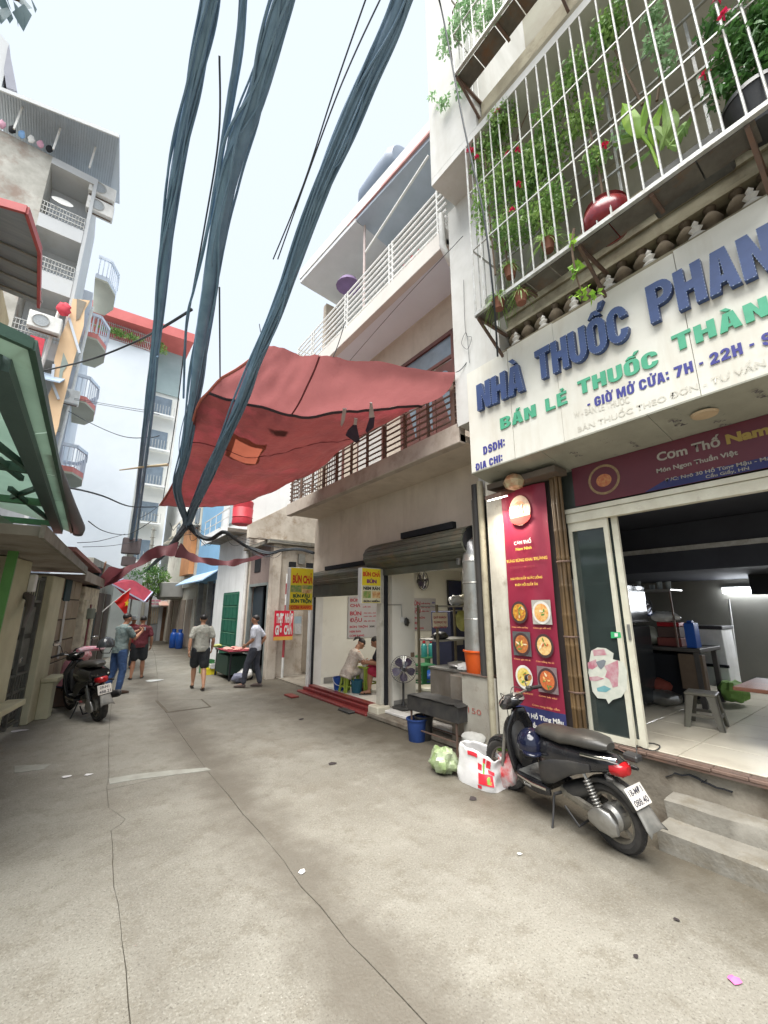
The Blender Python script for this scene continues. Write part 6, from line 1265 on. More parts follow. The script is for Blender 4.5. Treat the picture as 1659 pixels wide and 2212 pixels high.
patch(5.6,9.2,22.6,23.2,m_gprint,'green_print'); patch(2.5,4.8,24.0,26.0,m_gprint,'green_print'); patch(9.8,11.2,19.5,20.8,m_rprint,'red_print'); patch(0.5,1.6,21,22,m_rprint,'red_print'); patch(5.7,7,25,28,m_rprint,'red_print')
lump('small_red_bag', 'small red and white crumpled bag squeezed behind the front wheel of the scooter', (4.02,3.10,0.17), (0.13,0.14,0.19), mat('red_white_bag', (0.62,0.05,0.06), (0.62,0.58,0.56), 9, 0.4), 'bag', 13, 0.9, 0.3, 24)
lump('vegetable_bunch', 'green vegetable tops sticking out beside the red bag', (4.05,3.18,0.36), (0.09,0.10,0.05), mat('green_bag_print', (0.18,0.38,0.05)), 'vegetables', 15)
lump('grey_cloth', 'grey plastic heap behind the shopping bag under the counter', (4.12,3.68,0.33), (0.13,0.16,0.06), mat('grey_wrap', (0.33,0.33,0.31)), 'rubbish', 16)
tag(MB().bbox((4.28,6.75,0.0),(4.42,7.15,0.035), 0.01).build('floor_board', m_blackpl), 'dark rubber strip on the ground in front of the red step', 'rubber strip')
tag(MB().bbox((4.02,8.62,0.0),(4.20,9.0,0.03), 0.006).build('loose_tile', m_redst), 'loose reddish tile lying on the ground at the end of the red step', 'tile')
# ------------------------------------------------------------------ inside the near shop
tl = []
for i, (z, lab, y0, y1) in enumerate([(2.385, 'lit fluorescent tube on the back wall of the near shop', 2.26, 0.9), (2.14, 'glowing tube added as the lamp reflection on the back wall of the near shop', 2.22, 0.9)]):  # second entry is the lamp's reflection, built as another glowing tube
    t = thing('fluorescent_lamp', lab, 'lamp', (8.95, 1.6, z), group='fluorescent tubes')
    MB().bbox((8.94, y1, z + 0.03), (9.0, y0, z + 0.075), 0.005).build('batten', m_whitep, t)
    MB().tube([(8.92, y1 + 0.03, z), (8.92, y0 - 0.03, z)], 0.035, 12).build('tube', mat('lit_tube', (0.9,0.9,0.95), bump=0, emit=((0.88,0.93,1.0), 9)), t, smooth=True)
al = bpy.data.lights.new('tube_light', 'AREA'); al.shape = 'RECTANGLE'; al.size = 1.3; al.size_y = 0.2; al.energy = 13; al.color = (0.93, 0.96, 1.0)
o = bpy.data.objects.new('tube_light', al); COL.objects.link(o); o.location = (8.85, 1.5, 2.25); o.rotation_euler = (0, math.radians(75), 0)
tag(MB().bbox((7.9, 1.10, 2.05), (7.98, 1.62, 2.55), 0.01).build('hanging_board', m_dark), 'dark board edge hanging at the right of the fluorescent tube', 'board')
fr = thing('fridge', 'tall dark grey fridge beside the glass door inside the near shop', 'fridge', (6.3, 2.7, 0.58))
m_frg = mat('dark_glossy_fridge', (0.06,0.065,0.07), (0.045,0.048,0.052), 3, 0.25, 0.2, bump=0)
MB().bbox((6.05, 2.56, 0.62), (6.7, 3.2, 1.62), 0.015).build('lower_door', m_frg, fr); MB().bbox((6.05, 2.56, 1.66), (6.7, 3.2, 2.18), 0.015).build('upper_door', m_frg, fr)
MB().bbox((6.03, 2.6, 1.60), (6.06, 3.15, 1.675), 0.004).build('handle_strip', m_chrome, fr); MB().bbox((6.03, 2.57, 1.42), (6.048, 2.60, 1.58), 0.003).build('handle', m_chrome, fr)
kc = thing('kitchen_counter', 'cluttered dark kitchen counter with an open underside in the near shop', 'counter', (7.0, 2.6, 0.58))
m_kc = mat('dark_board', (0.06,0.055,0.05), (0.09,0.08,0.07), 3, 0.6)
MB().bbox((6.75, 2.02, 1.28), (7.6, 3.4, 1.33), 0.006).build('worktop', m_kc, kc)
for x, y in ((6.8,2.08),(7.5,2.08),(6.8,3.3),(7.5,3.3)): MB().bbox((x-.03,y-.03,0.58),(x+.03,y+.03,1.28), 0.003).build('leg', m_kc, kc)
MB().bbox((6.9, 2.3, 0.60), (7.5, 3.2, 1.22), 0.01).build('inner_cabinet', m_dark, kc); MB().bbox((6.78, 2.02, 0.80), (6.9, 2.3, 1.25), 0.006).build('side_board', mat('brown_board', (0.16,0.11,0.07)), kc)
sh = thing('wall_shelf', 'high wall shelf crowded with glasses above the kitchen counter', 'shelf', (7.0, 3.0, 2.1))
MB().bbox((6.75, 2.25, 2.10), (7.2, 3.5, 2.125), 0.003).build('board', m_steel, sh)
for y in (2.27, 2.8): MB().bar((6.77, y, 1.33), (6.77, y, 2.1), 0.02).build('bracket', m_rust, sh)
MB().bbox((6.75, 2.55, 1.72), (7.15, 3.2, 1.745), 0.003).build('board', m_steel, sh)
rr = random.Random(3)
for i in range(9):
    c = (6.85 + rr.random()*.25, 2.32 + i*0.125, 2.126); h_ = rr.uniform(0.07, 0.14)
    tag(MB().lathe([(0.03,0),(0.038,h_),(0.034,h_),(0.028,0.008)], 12, T(c)).build('drinking_glass', mat('dull_glassware', (0.30,0.34,0.34), (0.2,0.22,0.22), 9, 0.15)), ['first','second','third','fourth','fifth','sixth','seventh','eighth','ninth'][i] + ' drinking glass from the right end of the high wall shelf', 'glass', 'glasses on the high wall shelf')
fan('blue rimmed round fan leaning at the wall shelf in the near shop', (6.72, 2.62, 1.90), 0.13, RZ(math.radians(-120)) @ RY(PI/2), wall=(6.9, 2.75, 1.8))
def mini(name, label, cat, parts):
    t = thing(name, label, cat, parts[0][1])
    for nm, a, b_, m in parts: MB().bbox(a, b_, 0.006).build(nm, m, t)
    return t
mini('water_flask', 'blue electric kettle box on the small wall shelf', 'kettle', [('body', (6.78,2.60,1.746), (6.95,2.78,1.90), m_blue), ('lid', (6.80,2.62,1.901), (6.93,2.76,1.93), m_blackpl)])
lump('bag_of_bags', 'white plastic bags heaped on the small wall shelf', (6.85,2.42,1.74), (0.12,0.20,0.07), m_bag, 'bag', 21)
lump('plastic_bag', 'pale plastic bag of herbs on the kitchen counter', (6.95,2.75,1.46), (0.16,0.24,0.14), mat('dim_clear_bag', (0.34,0.34,0.28), (0.22,0.23,0.18), 6, 0.3), 'bag', 22)
mini('cutting_board', 'red brown boxes stacked on the kitchen counter', 'boxes', [('box', (6.85,2.25,1.335), (7.1,2.55,1.45), mat('maroon_box', (0.20,0.05,0.04))), ('box', (6.87,2.26,1.455), (7.1,2.54,1.60), mat('dark_brown_box', (0.10,0.06,0.05))), ('box', (6.86,2.25,1.605), (7.1,2.53,1.66), m_redpl)])
mini('water_bottle', 'blue plastic bottle pack at the corner of the kitchen counter', 'bottles', [('pack', (6.80,2.06,1.335), (6.98,2.18,1.66), m_blue), ('cap', (6.84,2.09,1.661), (6.92,2.15,1.69), m_blue)])
mini('trolley_fridge', 'white low cabinet with a dark shelf beside the kitchen counter', 'cabinet', [('body', (7.7,2.0,0.75), (8.2,2.4,1.55), m_whitep), ('shelf', (7.65,1.98,1.02), (7.698,2.42,1.06), m_dark), ('top', (7.68,1.98,1.551), (8.22,2.42,1.60), m_blackpl)])
MBt = tag(MB().tube([(8.5, 2.1, 0.6), (8.55, 2.05, 2.0)], 0.014, 8).build('broom', m_whitep), 'pale broom handle leaning on the back wall of the near shop', 'broom')
lump('cabbage_bag', 'bag of green vegetables on the floor behind the kitchen counter', (7.45,1.92,0.75), (0.18,0.16,0.14), mat('bright_green_veg', (0.25,0.42,0.10), (0.16,0.30,0.07), 8), 'vegetables', 31)
lump('red_basin', 'dull red basin under the kitchen counter', (6.7,2.6,0.80), (0.14,0.2,0.12), mat('dim_red_plastic', (0.25,0.05,0.03)), 'basin', 32, 0.8, 0.1)
lump('metal_pots', 'scattered pots on the floor under the kitchen counter', (6.6,2.5,0.68), (0.14,0.24,0.10), m_steel, 'pots', 33)
stool('plastic_stool', 'olive grey plastic stool on the tiled floor of the near shop', (5.83,1.80,0.582), 0.36, 0.36, m_grey_st, rz=0.15)
tb = thing('dining_table', 'brown topped table with dark T shaped legs at the right edge', 'table', (5.55,0.8,0.58))
m_tw = mat('brown_table_top', (0.17,0.06,0.03), (0.12,0.045,0.024), 2, 0.5, stretch=(6,1,1))
MB().bbox((5.02, -0.1, 1.115), (5.85, 1.30, 1.15), 0.006).build('top', m_tw, tb)
MB().bar((5.5,1.10,0.60),(5.5,1.10,1.115), 0.035, 0.05).build('leg', m_blackpl, tb); MB().bbox((5.22,1.07,0.582),(5.80,1.13,0.62), 0.004).build('foot', m_rust, tb)
MB().bar((5.5,0.05,0.60),(5.5,0.05,1.115), 0.035, 0.05).build('leg', m_blackpl, tb); MB().bbox((5.22,0.02,0.582),(5.80,0.08,0.62), 0.004).build('foot', m_rust, tb)
tag(MB().bbox((5.35,0.72,1.151),(5.62,1.06,1.25), 0.01).build('red_tray', m_redpl), 'red tray of chopsticks on the brown table', 'tray')
# ------------------------------------------------------------------ buildings further along the right side
m_peel = mat('peeling_wall', (0.62,0.56,0.48), (0.47,0.41,0.34), 1.8, 0.9, coords='pos', bump=0.4, bs=20, stain=(0.30,0.22,0.15), ss=2.2, st=(0.5,0.68), streak=(0.26,0.19,0.13))
m_soot = mat('sooty_wall', (0.28,0.22,0.20), (0.22,0.17,0.15), 2.0, 0.9, coords='pos', stain=(0.15,0.11,0.10), ss=2, st=(0.5,0.7))
B3 = thing('old_peeling_building', 'low old building with a stained parapet and a dark open doorway beyond the noodle shop', 'building', (4.45, 11.2, 0))
B((4.48, 11.35, 0), (8.0, 11.5, 3.68)).build('side_wall', m_peel, B3)
B((4.48, 11.24, 0), (4.72, 11.345, 3.68)).build('corner_pilaster', m_peel, B3)
B((4.48, 11.505, 2.60), (4.7, 13.1, 3.7)).build('lintel_wall', m_soot, B3)
B((4.48, 13.1, 0), (4.7, 13.4, 3.7)).build('front_wall', m_peel, B3)
B((4.30, 11.15, 3.69), (8.0, 13.4, 3.80)).build('ledge', m_conc_l, B3)
pq = [py(*b3(*p), 11.3) for p in [(962,762),(980,490),(1400,280),(1660,250),(1900,250),(1900,790)]]
MB().prism([(p.x, 11.3, max(3.80, p.z)) for p in pq], (0, 0.2, 0)).build('parapet', m_peel, B3); B((4.44, 11.505, 3.80), (4.6, 13.3, 4.62)).build('parapet', m_peel, B3)
B((4.75, 9.26, -0.01), (8, 11.34, 0.03)).build('yard_floor', m_conc, B3)
for k in range(4): B((5.0 + k*.28, 11.26, 2.9 + (k % 2)*.25), (5.2 + k*.28, 11.34, 3.2 + (k % 2)*.25)).build('meter_box', m_steel if k % 2 else m_dark, B3)
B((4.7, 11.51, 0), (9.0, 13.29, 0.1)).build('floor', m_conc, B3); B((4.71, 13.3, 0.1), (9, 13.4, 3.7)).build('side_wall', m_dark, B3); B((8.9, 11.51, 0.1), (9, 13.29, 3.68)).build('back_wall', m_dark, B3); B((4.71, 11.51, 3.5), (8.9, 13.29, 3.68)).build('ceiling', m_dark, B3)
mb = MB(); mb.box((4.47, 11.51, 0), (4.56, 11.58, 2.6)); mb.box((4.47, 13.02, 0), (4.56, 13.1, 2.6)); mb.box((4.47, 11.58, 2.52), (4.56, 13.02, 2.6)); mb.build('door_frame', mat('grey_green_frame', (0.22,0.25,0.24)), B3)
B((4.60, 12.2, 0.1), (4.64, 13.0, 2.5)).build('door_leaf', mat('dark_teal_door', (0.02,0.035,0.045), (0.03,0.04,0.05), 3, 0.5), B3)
B((4.462, 12.2, 2.95), (4.478, 12.7, 3.35)).build('vent_grille', m_dark, B3)
mb = MB(); mb.tube([(4.42, 13.3, 0), (4.42, 13.3, 3.6)], 0.05, 10); mb.build('drain_pipe', m_whitep, B3, smooth=True)
B((5.55, 11.31, 0.1), (5.75, 11.345, 2.6)).build('timber_strip', mat('grey_timber', (0.30,0.25,0.19), (0.22,0.18,0.14), 3, 0.8), B3)
for (p, q), lb_, mm in [(((1310,745),(1385,670)), 'small blue grey notice on the wall right of the red sign', mat('blue_notice', (0.35,0.45,0.5))), (((1310,855),(1385,745)), 'small white notice with print under the blue one', mat('pale_notice', (0.55,0.55,0.53), (0.42,0.42,0.42), 25))]:
    a, c_ = py(*z6(*p), 11.34), py(*z6(*q), 11.34); tag(MB().box((a.x, 11.33, a.z), (c_.x, 11.345, c_.z)).build('paper_notice', mm), lb_, 'notice')
# white building with green shutter
B4 = thing('white_building', 'white building with a green metal door and a grey concrete canopy', 'building', (4.4, 15, 0))
m_wb = mat('bright_white_wall', (0.82,0.83,0.82), (0.74,0.75,0.74), 1.4, 0.8, coords='pos', streak=(0.5,0.5,0.48))
B((4.4, 13.42, 0), (4.75, 16.6, 4.3)).build('front_wall', m_wb, B4); B((4.4, 13.42, 4.42), (9, 16.6, 8.6)).build('upper_wall', m_wb, B4)
B((3.75, 13.42, 4.30), (4.75, 16.7, 4.42)).build('canopy', m_conc_l, B4); B((3.72, 13.42, 4.20), (3.745, 16.7, 4.55)).build('canopy_edge', m_wb, B4)
m_gs = mat('green_metal', (0.02,0.15,0.09), (0.015,0.11,0.07), 4, 0.5, 0.2)
dr = thing('green_metal_door', 'dark green ribbed metal door in the white building', 'door', (4.39, 14.5, 0.2))
B((4.37, 13.75, 0.2), (4.395, 15.4, 2.4)).build('backing', m_gs, dr)
for i in range(4):
    for j in range(5):
        y0 = 13.80 + i*0.40; z0 = 0.26 + j*0.425; MB().bbox((4.35, y0, z0), (4.368, y0 + 0.36, z0 + 0.36), 0.006).build('panel', m_gs, dr)
for j in range(5): MB().bar((4.345, 13.77, 0.64 + j*0.425), (4.345, 15.38, 0.64 + j*0.425), 0.012).build('rib', mat('pale_green_rib', (0.16,0.38,0.24)), dr)
f = B((4.37, 13.6, 4.9), (4.399, 15.6, 6.4)).build('window_frame', m_steel, B4)
for i in range(3): o = B((4.36, 13.66 + i*0.65, 4.96), (4.369, 14.24 + i*0.65, 6.34)).build('pane', mat('pale_blue_pane', (0.42,0.50,0.52), (0.36,0.44,0.46), 1, 0.2, bump=0), B4); 
rd = thing('red_barrel', 'red corrugated barrel on the canopy of the white building', 'barrel', (3.95, 14.6, 4.42))
c_ = px(*b3(890,420), 3.95)
MB().lathe([(0.30,0),(0.31,0.05),(0.30,0.2),(0.315,0.22),(0.30,0.24),(0.315,0.5),(0.30,0.52),(0.315,0.72),(0.29,0.75)], 20, T((3.98, c_.y, 4.43))).build('drum', mat('red_barrel', (0.50,0.03,0.05), (0.42,0.03,0.04), 5, 0.5), rd, smooth=True)
for k in range(5): MB().bar((3.76, 13.5 + k*0.75, 4.55), (3.76, 13.5 + k*0.75, 5.1), 0.02).build('rail_post', m_whitep, B4)
MB().bar((3.76, 13.45, 5.1), (3.76, 16.6, 5.1), 0.03).build('rail', m_whitep, B4); MB().bar((3.76, 13.45, 4.8), (3.76, 16.6, 4.8), 0.02).build('rail', m_whitep, B4)
# blue building
B5 = thing('sky_blue_building', 'sky blue painted building with a pale blue awning over a dark shop', 'building', (4.6, 18.5, 0))
m_sky = mat('sky_blue_wall', (0.28,0.52,0.74), (0.25,0.47,0.68), 1.5, 0.75, coords='pos'); m_skyl = mat('pale_blue_awning', (0.45,0.62,0.80), (0.4,0.56,0.74), 1.5, 0.6)
B((4.6, 16.72, 3.0), (9, 21.0, 9.0)).build('upper_wall', m_sky, B5); B((5.2, 16.72, 0), (9, 21.0, 2.99)).build('shop_back', mat('dark_shop', (0.22,0.23,0.28), (0.15,0.16,0.2), 2, 0.8), B5)
MB().prism([(4.0, 17.2, 2.92), (4.0, 22.4, 2.92), (4.6, 22.4, 3.35), (4.6, 17.2, 3.35)], (0,0,0.05)).build('awning', m_skyl, B5)
B((4.55, 16.72, 0), (4.75, 17.3, 2.99)).build('corner_pillar', m_wb, B5)
for y in (18.6, 20.2): B((4.6, y, 0), (4.8, y + 0.2, 2.99)).build('pillar', m_steel, B5)
for k in range(3): B((5.14, 17.5 + k*1.1, 0.2), (5.19, 18.4 + k*1.1, 2.5)).build('shop_door', mat('steel_blue_shutter', (0.20,0.22,0.27), (0.15,0.17,0.2), 3, 0.5), B5)
# cream building with orange panel and round balcony
B6 = thing('cream_orange_building', 'cream building with an orange painted bay and a grey balcony further down the lane', 'building', (4.6, 24, 0))
m_cb = mat('far_cream_wall', (0.72,0.68,0.58), (0.62,0.58,0.49), 1.2, 0.85, coords='pos', stain=(0.38,0.32,0.25), ss=1.2)
B((4.7, 21.1, 0), (9, 28.9, 2.9)).build('lower_wall', m_cb, B6); B((4.6, 21.1, 2.9), (9, 28.9, 7.0)).build('upper_wall', m_cb, B6)
B((4.35, 21.6, 3.5), (4.59, 23.6, 5.8)).build('orange_bay', mat('orange_paint', (0.72,0.33,0.14), (0.62,0.27,0.11), 1.5, 0.8, coords='pos'), B6)
MB().lathe([(0.9,0),(1.0,0.12),(1.0,0.85),(0.95,0.88),(0.93,0.2),(0.9,0.12)], 24, T((4.7, 25.5, 2.35)) @ Matrix.Scale(1.6, 4, (0,1,0))).build('round_balcony', mat('grey_far_concrete', (0.40,0.39,0.36), (0.34,0.33,0.3), 2, 0.9), B6, smooth=True)
for k in range(4):
    f = B((4.66, 21.6 + k*1.5, 0.1), (4.698, 22.7 + k*1.5, 2.3)).build('shop_door', mat('brown_far_door', (0.34,0.27,0.21), (0.4,0.33,0.27), 2, 0.6), B6)
    B((4.55, 21.5 + k*1.6, 6.0), (4.598, 22.3 + k*1.6, 6.8)).build('window', m_pane, B6)
for k in range(5): B((4.2, 21.2 + k*1.6, 5.95 if k % 2 else 5.85), (4.59, 22.6 + k*1.6, 6.0 if k % 2 else 5.9)).build('sunshade', m_cb, B6)
B7 = thing('tall_white_house', 'tall narrow white and cream house with many windows behind the orange bay', 'building', (6, 31, 0))
B((5.2, 29.0, 0), (12, 36, 11.0)).build('wall', m_wb, B7)
for fl_i in range(3):
    for k in range(3): 
        B((5.5 + k*1.1, 28.96, 3.2 + fl_i*2.6), (6.2 + k*1.1, 28.995, 4.8 + fl_i*2.6)).build('window', m_pane, B7)
# houses that close the end of the lane
B8 = thing('end_house', 'grey house with a brown wooden door closing the end of the lane', 'building', (4.8, 29, 0))
m_eh = mat('grey_end_wall', (0.58,0.60,0.62), (0.5,0.52,0.54), 1.2, 0.85, coords='pos')
B((3.3, 28.2, 0), (5.19, 33, 3.6)).build('wall', m_eh, B8)
B((4.52, 28.15, 0), (5.08, 28.195, 1.95)).build('door', mat('brown_wooden_door', (0.20,0.11,0.06), (0.15,0.08,0.045), 3, 0.6), B8)
f = B((3.74, 28.16, 0.95), (4.32, 28.195, 1.95)).build('window_frame', m_steel, B8)
for k in range(5): B((3.80 + k*0.105, 28.13, 1.0), (3.84 + k*0.105, 28.155, 1.9)).build('window_bar', mat('tan_bar', (0.42,0.33,0.22)), B8)
B((3.74, 28.14, 0), (4.32, 28.195, 0.9)).build('lower_panel', mat('dull_grey_panel', (0.26,0.27,0.28)), B8)
MB().prism([(4.2, 27.6, 2.0), (5.19, 27.6, 2.0), (5.19, 28.2, 2.25), (4.2, 28.2, 2.25)], (0,0,0.05)).build('porch_roof', mat('pale_red_tin', (0.50,0.28,0.22), (0.42,0.36,0.3), 3, 0.7), B8)
sgn2 = thing('pink_white_sign', 'small white sign with pink lettering above the window at the end of the lane', 'sign', (4.0, 28.0, 2.2))
B((3.72, 28.02, 2.02), (4.34, 28.05, 2.42)).build('board', m_whitep, sgn2); text('CHO THUÊ', 0.10, (3.76, 28.015, 2.27), XD, ZP, mat('pink_print', (0.70,0.12,0.25)), 'lettering', sgn2, ext=0.003, width=0.54, bold=.05); text('PHÒNG', 0.10, (3.80, 28.015, 2.08), XD, ZP, MATS['pink_print'], 'lettering', sgn2, ext=0.003, width=0.46, bold=.05)
B9 = thing('far_grey_tower', 'far pale tower block with a red roof edge and a railed terrace, facing us', 'building', (1.2, 30, 0))
m_ft = mat('pale_grey_tower_wall', (0.66,0.70,0.74), (0.62,0.66,0.70), 0.6, 0.9, coords='pos', bump=0)
B((-1.6, 30.0, 0), (2.3, 42, 19.4)).build('wall', m_ft, B9); B((2.3, 31.0, 0), (4.4, 42, 17.0)).build('side_wing', mat('cream_wing', (0.70,0.70,0.66), (0.64,0.64,0.60), 0.8, 0.9, coords='pos', bump=0), B9)
MB().prism([(-1.7, 29.4, 20.6), (4.6, 29.4, 20.9), (4.6, 29.4, 21.6), (-1.7, 29.4, 21.35)], (0, 8, 0)).build('red_roof_edge', mat('faded_red_roof', (0.62,0.16,0.15), (0.55,0.13,0.12), 1, 0.7, coords='pos', bump=0), B9)
for k in range(34): MB().bar((-1.5 + k*0.11, 29.95, 19.4), (-1.5 + k*0.11, 29.95, 20.6), 0.03).build('terrace_bar', m_galv, B9)
for z in (19.45, 20.0, 20.5): MB().bar((-1.5, 29.95, z), (2.3, 29.95, z), 0.04).build('terrace_rail', m_galv, B9)
B((2.4, 30.9, 17.0), (4.3, 31, 20.4)).build('green_glass', mat('grey_green_glass', (0.36,0.44,0.44), (0.3,0.38,0.38), 0.8, 0.3, bump=0), B9)
foli = shrub('green plants along the terrace of the far tower', (1, 29.7, 19.5), [((0.2, 29.75, 19.9),(1.6,.15,.35)), ((2.6,29.9,19.9),(.5,.15,.5))], 900, m_vine, 0.16, 0.10, name='terrace_plants', cat='plants')
for k in range(5):
    z = 5.0 + k*2.6; f = B((2.75, 30.95, z), (3.9, 30.995, z + 1.3)).build('window', m_pane, B9); B((2.6, 30.5, z - 0.25), (4.1, 30.94, z - 0.15)).build('balcony_slab', m_wb, B9)
    for q in range(9): MB().bar((2.62 + q*0.18, 30.52, z - 0.15), (2.62 + q*0.18, 30.52, z + 0.5), 0.03).build('balcony_bar', m_galv, B9)
# street tree at the bend
tr = thing('street_tree', 'small bright green tree between the houses at the bend of the lane', 'tree', (3.5, 25.5, 0))
MB().tube(smooth_path([(3.5,25.5,0),(3.48,25.5,1.4),(3.4,25.5,2.6)], 4), [0.09,0.085,0.08,0.075,0.07,0.065,0.06,0.055,0.05], 8).build('trunk', m_twig, tr, smooth=True)
for a, b_ in (((3.4,25.5,2.4),(3.1,25.3,3.3)), ((3.42,25.5,2.5),(3.9,25.4,3.4)), ((3.4,25.5,2.2),(3.6,25.2,2.9))): MB().tube([a, b_], [0.035,0.015], 6).build('limb', m_twig, tr)
mb = MB()
for c, r in (((3.2,25.3,3.3),(.55,.5,.4)), ((3.8,25.3,3.5),(.5,.4,.45)), ((3.5,25.2,2.8),(.5,.4,.3)), ((3.95,25.3,2.7),(.3,.3,.35)), ((3.3,25.2,3.9),(.4,.4,.3))): foliage(mb, c, r, 420, 0.12, 0.08)
o = mb.build('crown', leafmat('lime_leaf', (0.24,0.40,0.10), (0.13,0.27,0.07)), tr, fix=False)
# two blue gas bottles
for i, (x, y) in enumerate(((4.25, 22.7), (4.42, 22.2))):
    t = thing('gas_bottle', ['left blue gas bottle standing by the wall down the lane', 'right blue gas bottle standing by the wall down the lane'][i], 'gas bottle', (x, y, 0))
    MB().lathe([(0.14,0),(0.17,0.04),(0.17,0.62),(0.12,0.72),(0.04,0.76)], 18, T((x,y,0))).build('tank', m_blue, t, smooth=True); MB().lathe([(0.09,0.72),(0.10,0.88),(0.09,0.88),(0.08,0.72)], 14, T((x,y,0))).build('collar', m_blue, t, smooth=True); MB().lathe([(0.02,0.74),(0.03,0.82),(0.01,0.86)], 8, T((x,y,0))).build('valve', m_steel, t)
# meat stall in front of the old building
st = thing('meat_stall', 'low street stall with a red cloth and raw meat laid on its top', 'stall', (3.9, 12, 0))
MB().bbox((3.55, 11.5, 0.70), (4.25, 12.9, 0.74), 0.006).build('table_top', m_kc, st)
for x, y in ((3.6,11.55),(4.2,11.55),(3.6,12.85),(4.2,12.85)): MB().bar((x,y,0),(x,y,0.7), 0.04).build('leg', m_dark, st)
MB().bbox((3.58, 11.75, 0.12), (4.2, 12.8, 0.60), 0.01).build('under_box', mat('dark_green_box', (0.02,0.05,0.035)), st)
MB().bbox((3.52, 11.48, 0.741), (4.28, 12.6, 0.752), 0.002).build('red_cloth', mat('maroon_cloth', (0.30,0.03,0.05), (0.22,0.02,0.04), 6, 0.8), st)
rm = random.Random(9); m_meat = mat('raw_meat', (0.62,0.20,0.17), (0.72,0.45,0.38), 22, 0.35)
for k in range(10): lump('meat_piece', 'cut of raw pink meat on the red cloth of the stall', (3.62 + rm.random()*.6, 11.55 + rm.random()*.9, 0.775), (0.10,0.07,0.03), m_meat, 'meat', 40 + k)['group'] = 'meat on the stall'
for i, (c, sz, m_, lb_) in enumerate([((3.50,13.15,0), (.38,.3,.16), mat('yellow_plastic', (0.80,0.68,0.03)), 'yellow plastic crate on the ground beside the meat stall'), ((3.52,13.5,0), (.36,.28,.36), m_green, 'green tall basket behind the yellow crate'), ((3.62,13.05,0.165), (.26,.2,.12), m_whitep, 'white foam box on top of the yellow crate'), ((3.95,12.8,0), (.24,.24,.5), mat('pale_bin_plastic', (0.50,0.49,0.44)), 'pale square bin beside the yellow crate')]):
    t = thing('crate', lb_, 'crate', c); a = (c[0]-sz[0]/2, c[1]-sz[1]/2, c[2]); b_ = (c[0]+sz[0]/2, c[1]+sz[1]/2, c[2]+sz[2])
    mb = MB(); w = .015; mb.box(a, (b_[0], b_[1], a[2]+w)); mb.box(a, (a[0]+w, b_[1], b_[2])); mb.box((b_[0]-w, a[1], a[2]), b_); mb.box((a[0]+w, a[1], a[2]+w), (b_[0]-w, a[1]+w, b_[2])); mb.box((a[0]+w, b_[1]-w, a[2]+w), (b_[0]-w, b_[1], b_[2])); mb.build('body', m_, t)
    MB().lathe([(1,0),(1.03,0.0),(1.03,0.02),(1,0.02)], 4, T((c[0],c[1],b_[2]-.02)) @ Matrix.Diagonal((sz[0]/2*1.414, sz[1]/2*1.414, 1, 1)) @ RZ(PI/4), close=True).build('rim', m_, t)
lump('white_sacks', 'white sacks and rags on the ground under the meat stall', (4.0,11.55,0.14), (0.22,0.2,0.13), m_whitep, 'sacks', 51)
lump('grey_sack', 'grey blue sack on the ground by the man in the white shirt', (3.72,11.2,0.12), (0.17,0.15,0.12), mat('blue_grey_cloth', (0.20,0.21,0.28)), 'sack', 52)
lump('green_bunch', 'bunch of green vegetables on the corner of the meat stall', (3.60,12.85,0.80), (0.12,0.12,0.05), mat('lime_leaf_heap', (0.40,0.45,0.15)), 'vegetables', 53)
# ------------------------------------------------------------------ left side of the lane
LA = math.radians(13); LP = Vector((-0.53, 8.4, 0)); LU = Vector((math.sin(LA), math.cos(LA), 0)); LN = Vector((math.cos(LA), -math.sin(LA), 0))
ML = Matrix(((LU.x, LN.x, 0, LP.x), (LU.y, LN.y, 0, LP.y), (0, 0, 1, 0), (0, 0, 0, 1)))     # local x along wall, y out to the lane
GH = thing('gate_house', 'low old house at the left with cream gate pillars under a stained concrete canopy', 'building', (-0.5, 8.8, 0))
def lb(s0, s1, o0, o1, z0, z1, bev=None):
    return MB().bbox((s0, o0, z0), (s1, o1, z1), bev, M=ML) if bev else MB().box((s0, o0, z0), (s1, o1, z1), M=ML)
m_pc = mat('yellow_cream_pillar', (0.56,0.54,0.385), (0.47,0.45,0.31), 2.2, 0.85, coords='pos', bump=0.2, stain=(0.34,0.30,0.18), ss=3, st=(0.6,0.8), streak=(0.36,0.32,0.20))
lb(-0.95, -0.16, -0.35, 0.02, 0, 2.55, 0.012).build('gate_pillar', m_pc, GH); lb(0.96, 1.62, -0.35, 0.02, 0, 2.42, 0.012).build('gate_pillar', m_pc, GH)
lb(-1.7, -0.1, 0.022, 0.24, 0.50, 0.58, 0.01).build('stone_ledge', m_pc, GH); lb(-1.5, -0.62, 0.022, 0.12, 0, 0.495, 0.01).build('ledge_support', m_pc, GH)
lb(1.25, 1.80, 0.022, 0.26, 0.60, 0.67, 0.01).build('stone_ledge', m_pc, GH); lb(1.28, 1.50, 0.022, 0.20, 0, 0.595, 0.01).build('ledge_support', m_pc, GH)
mb = MB(); mb.prism([ML @ Vector(p) for p in ((1.501, .022, .595), (1.501, .24, .595), (1.501, .12, .40), (1.501, .022, .30))], LU*0.12); mb.build('ledge_bracket', m_pc, GH)
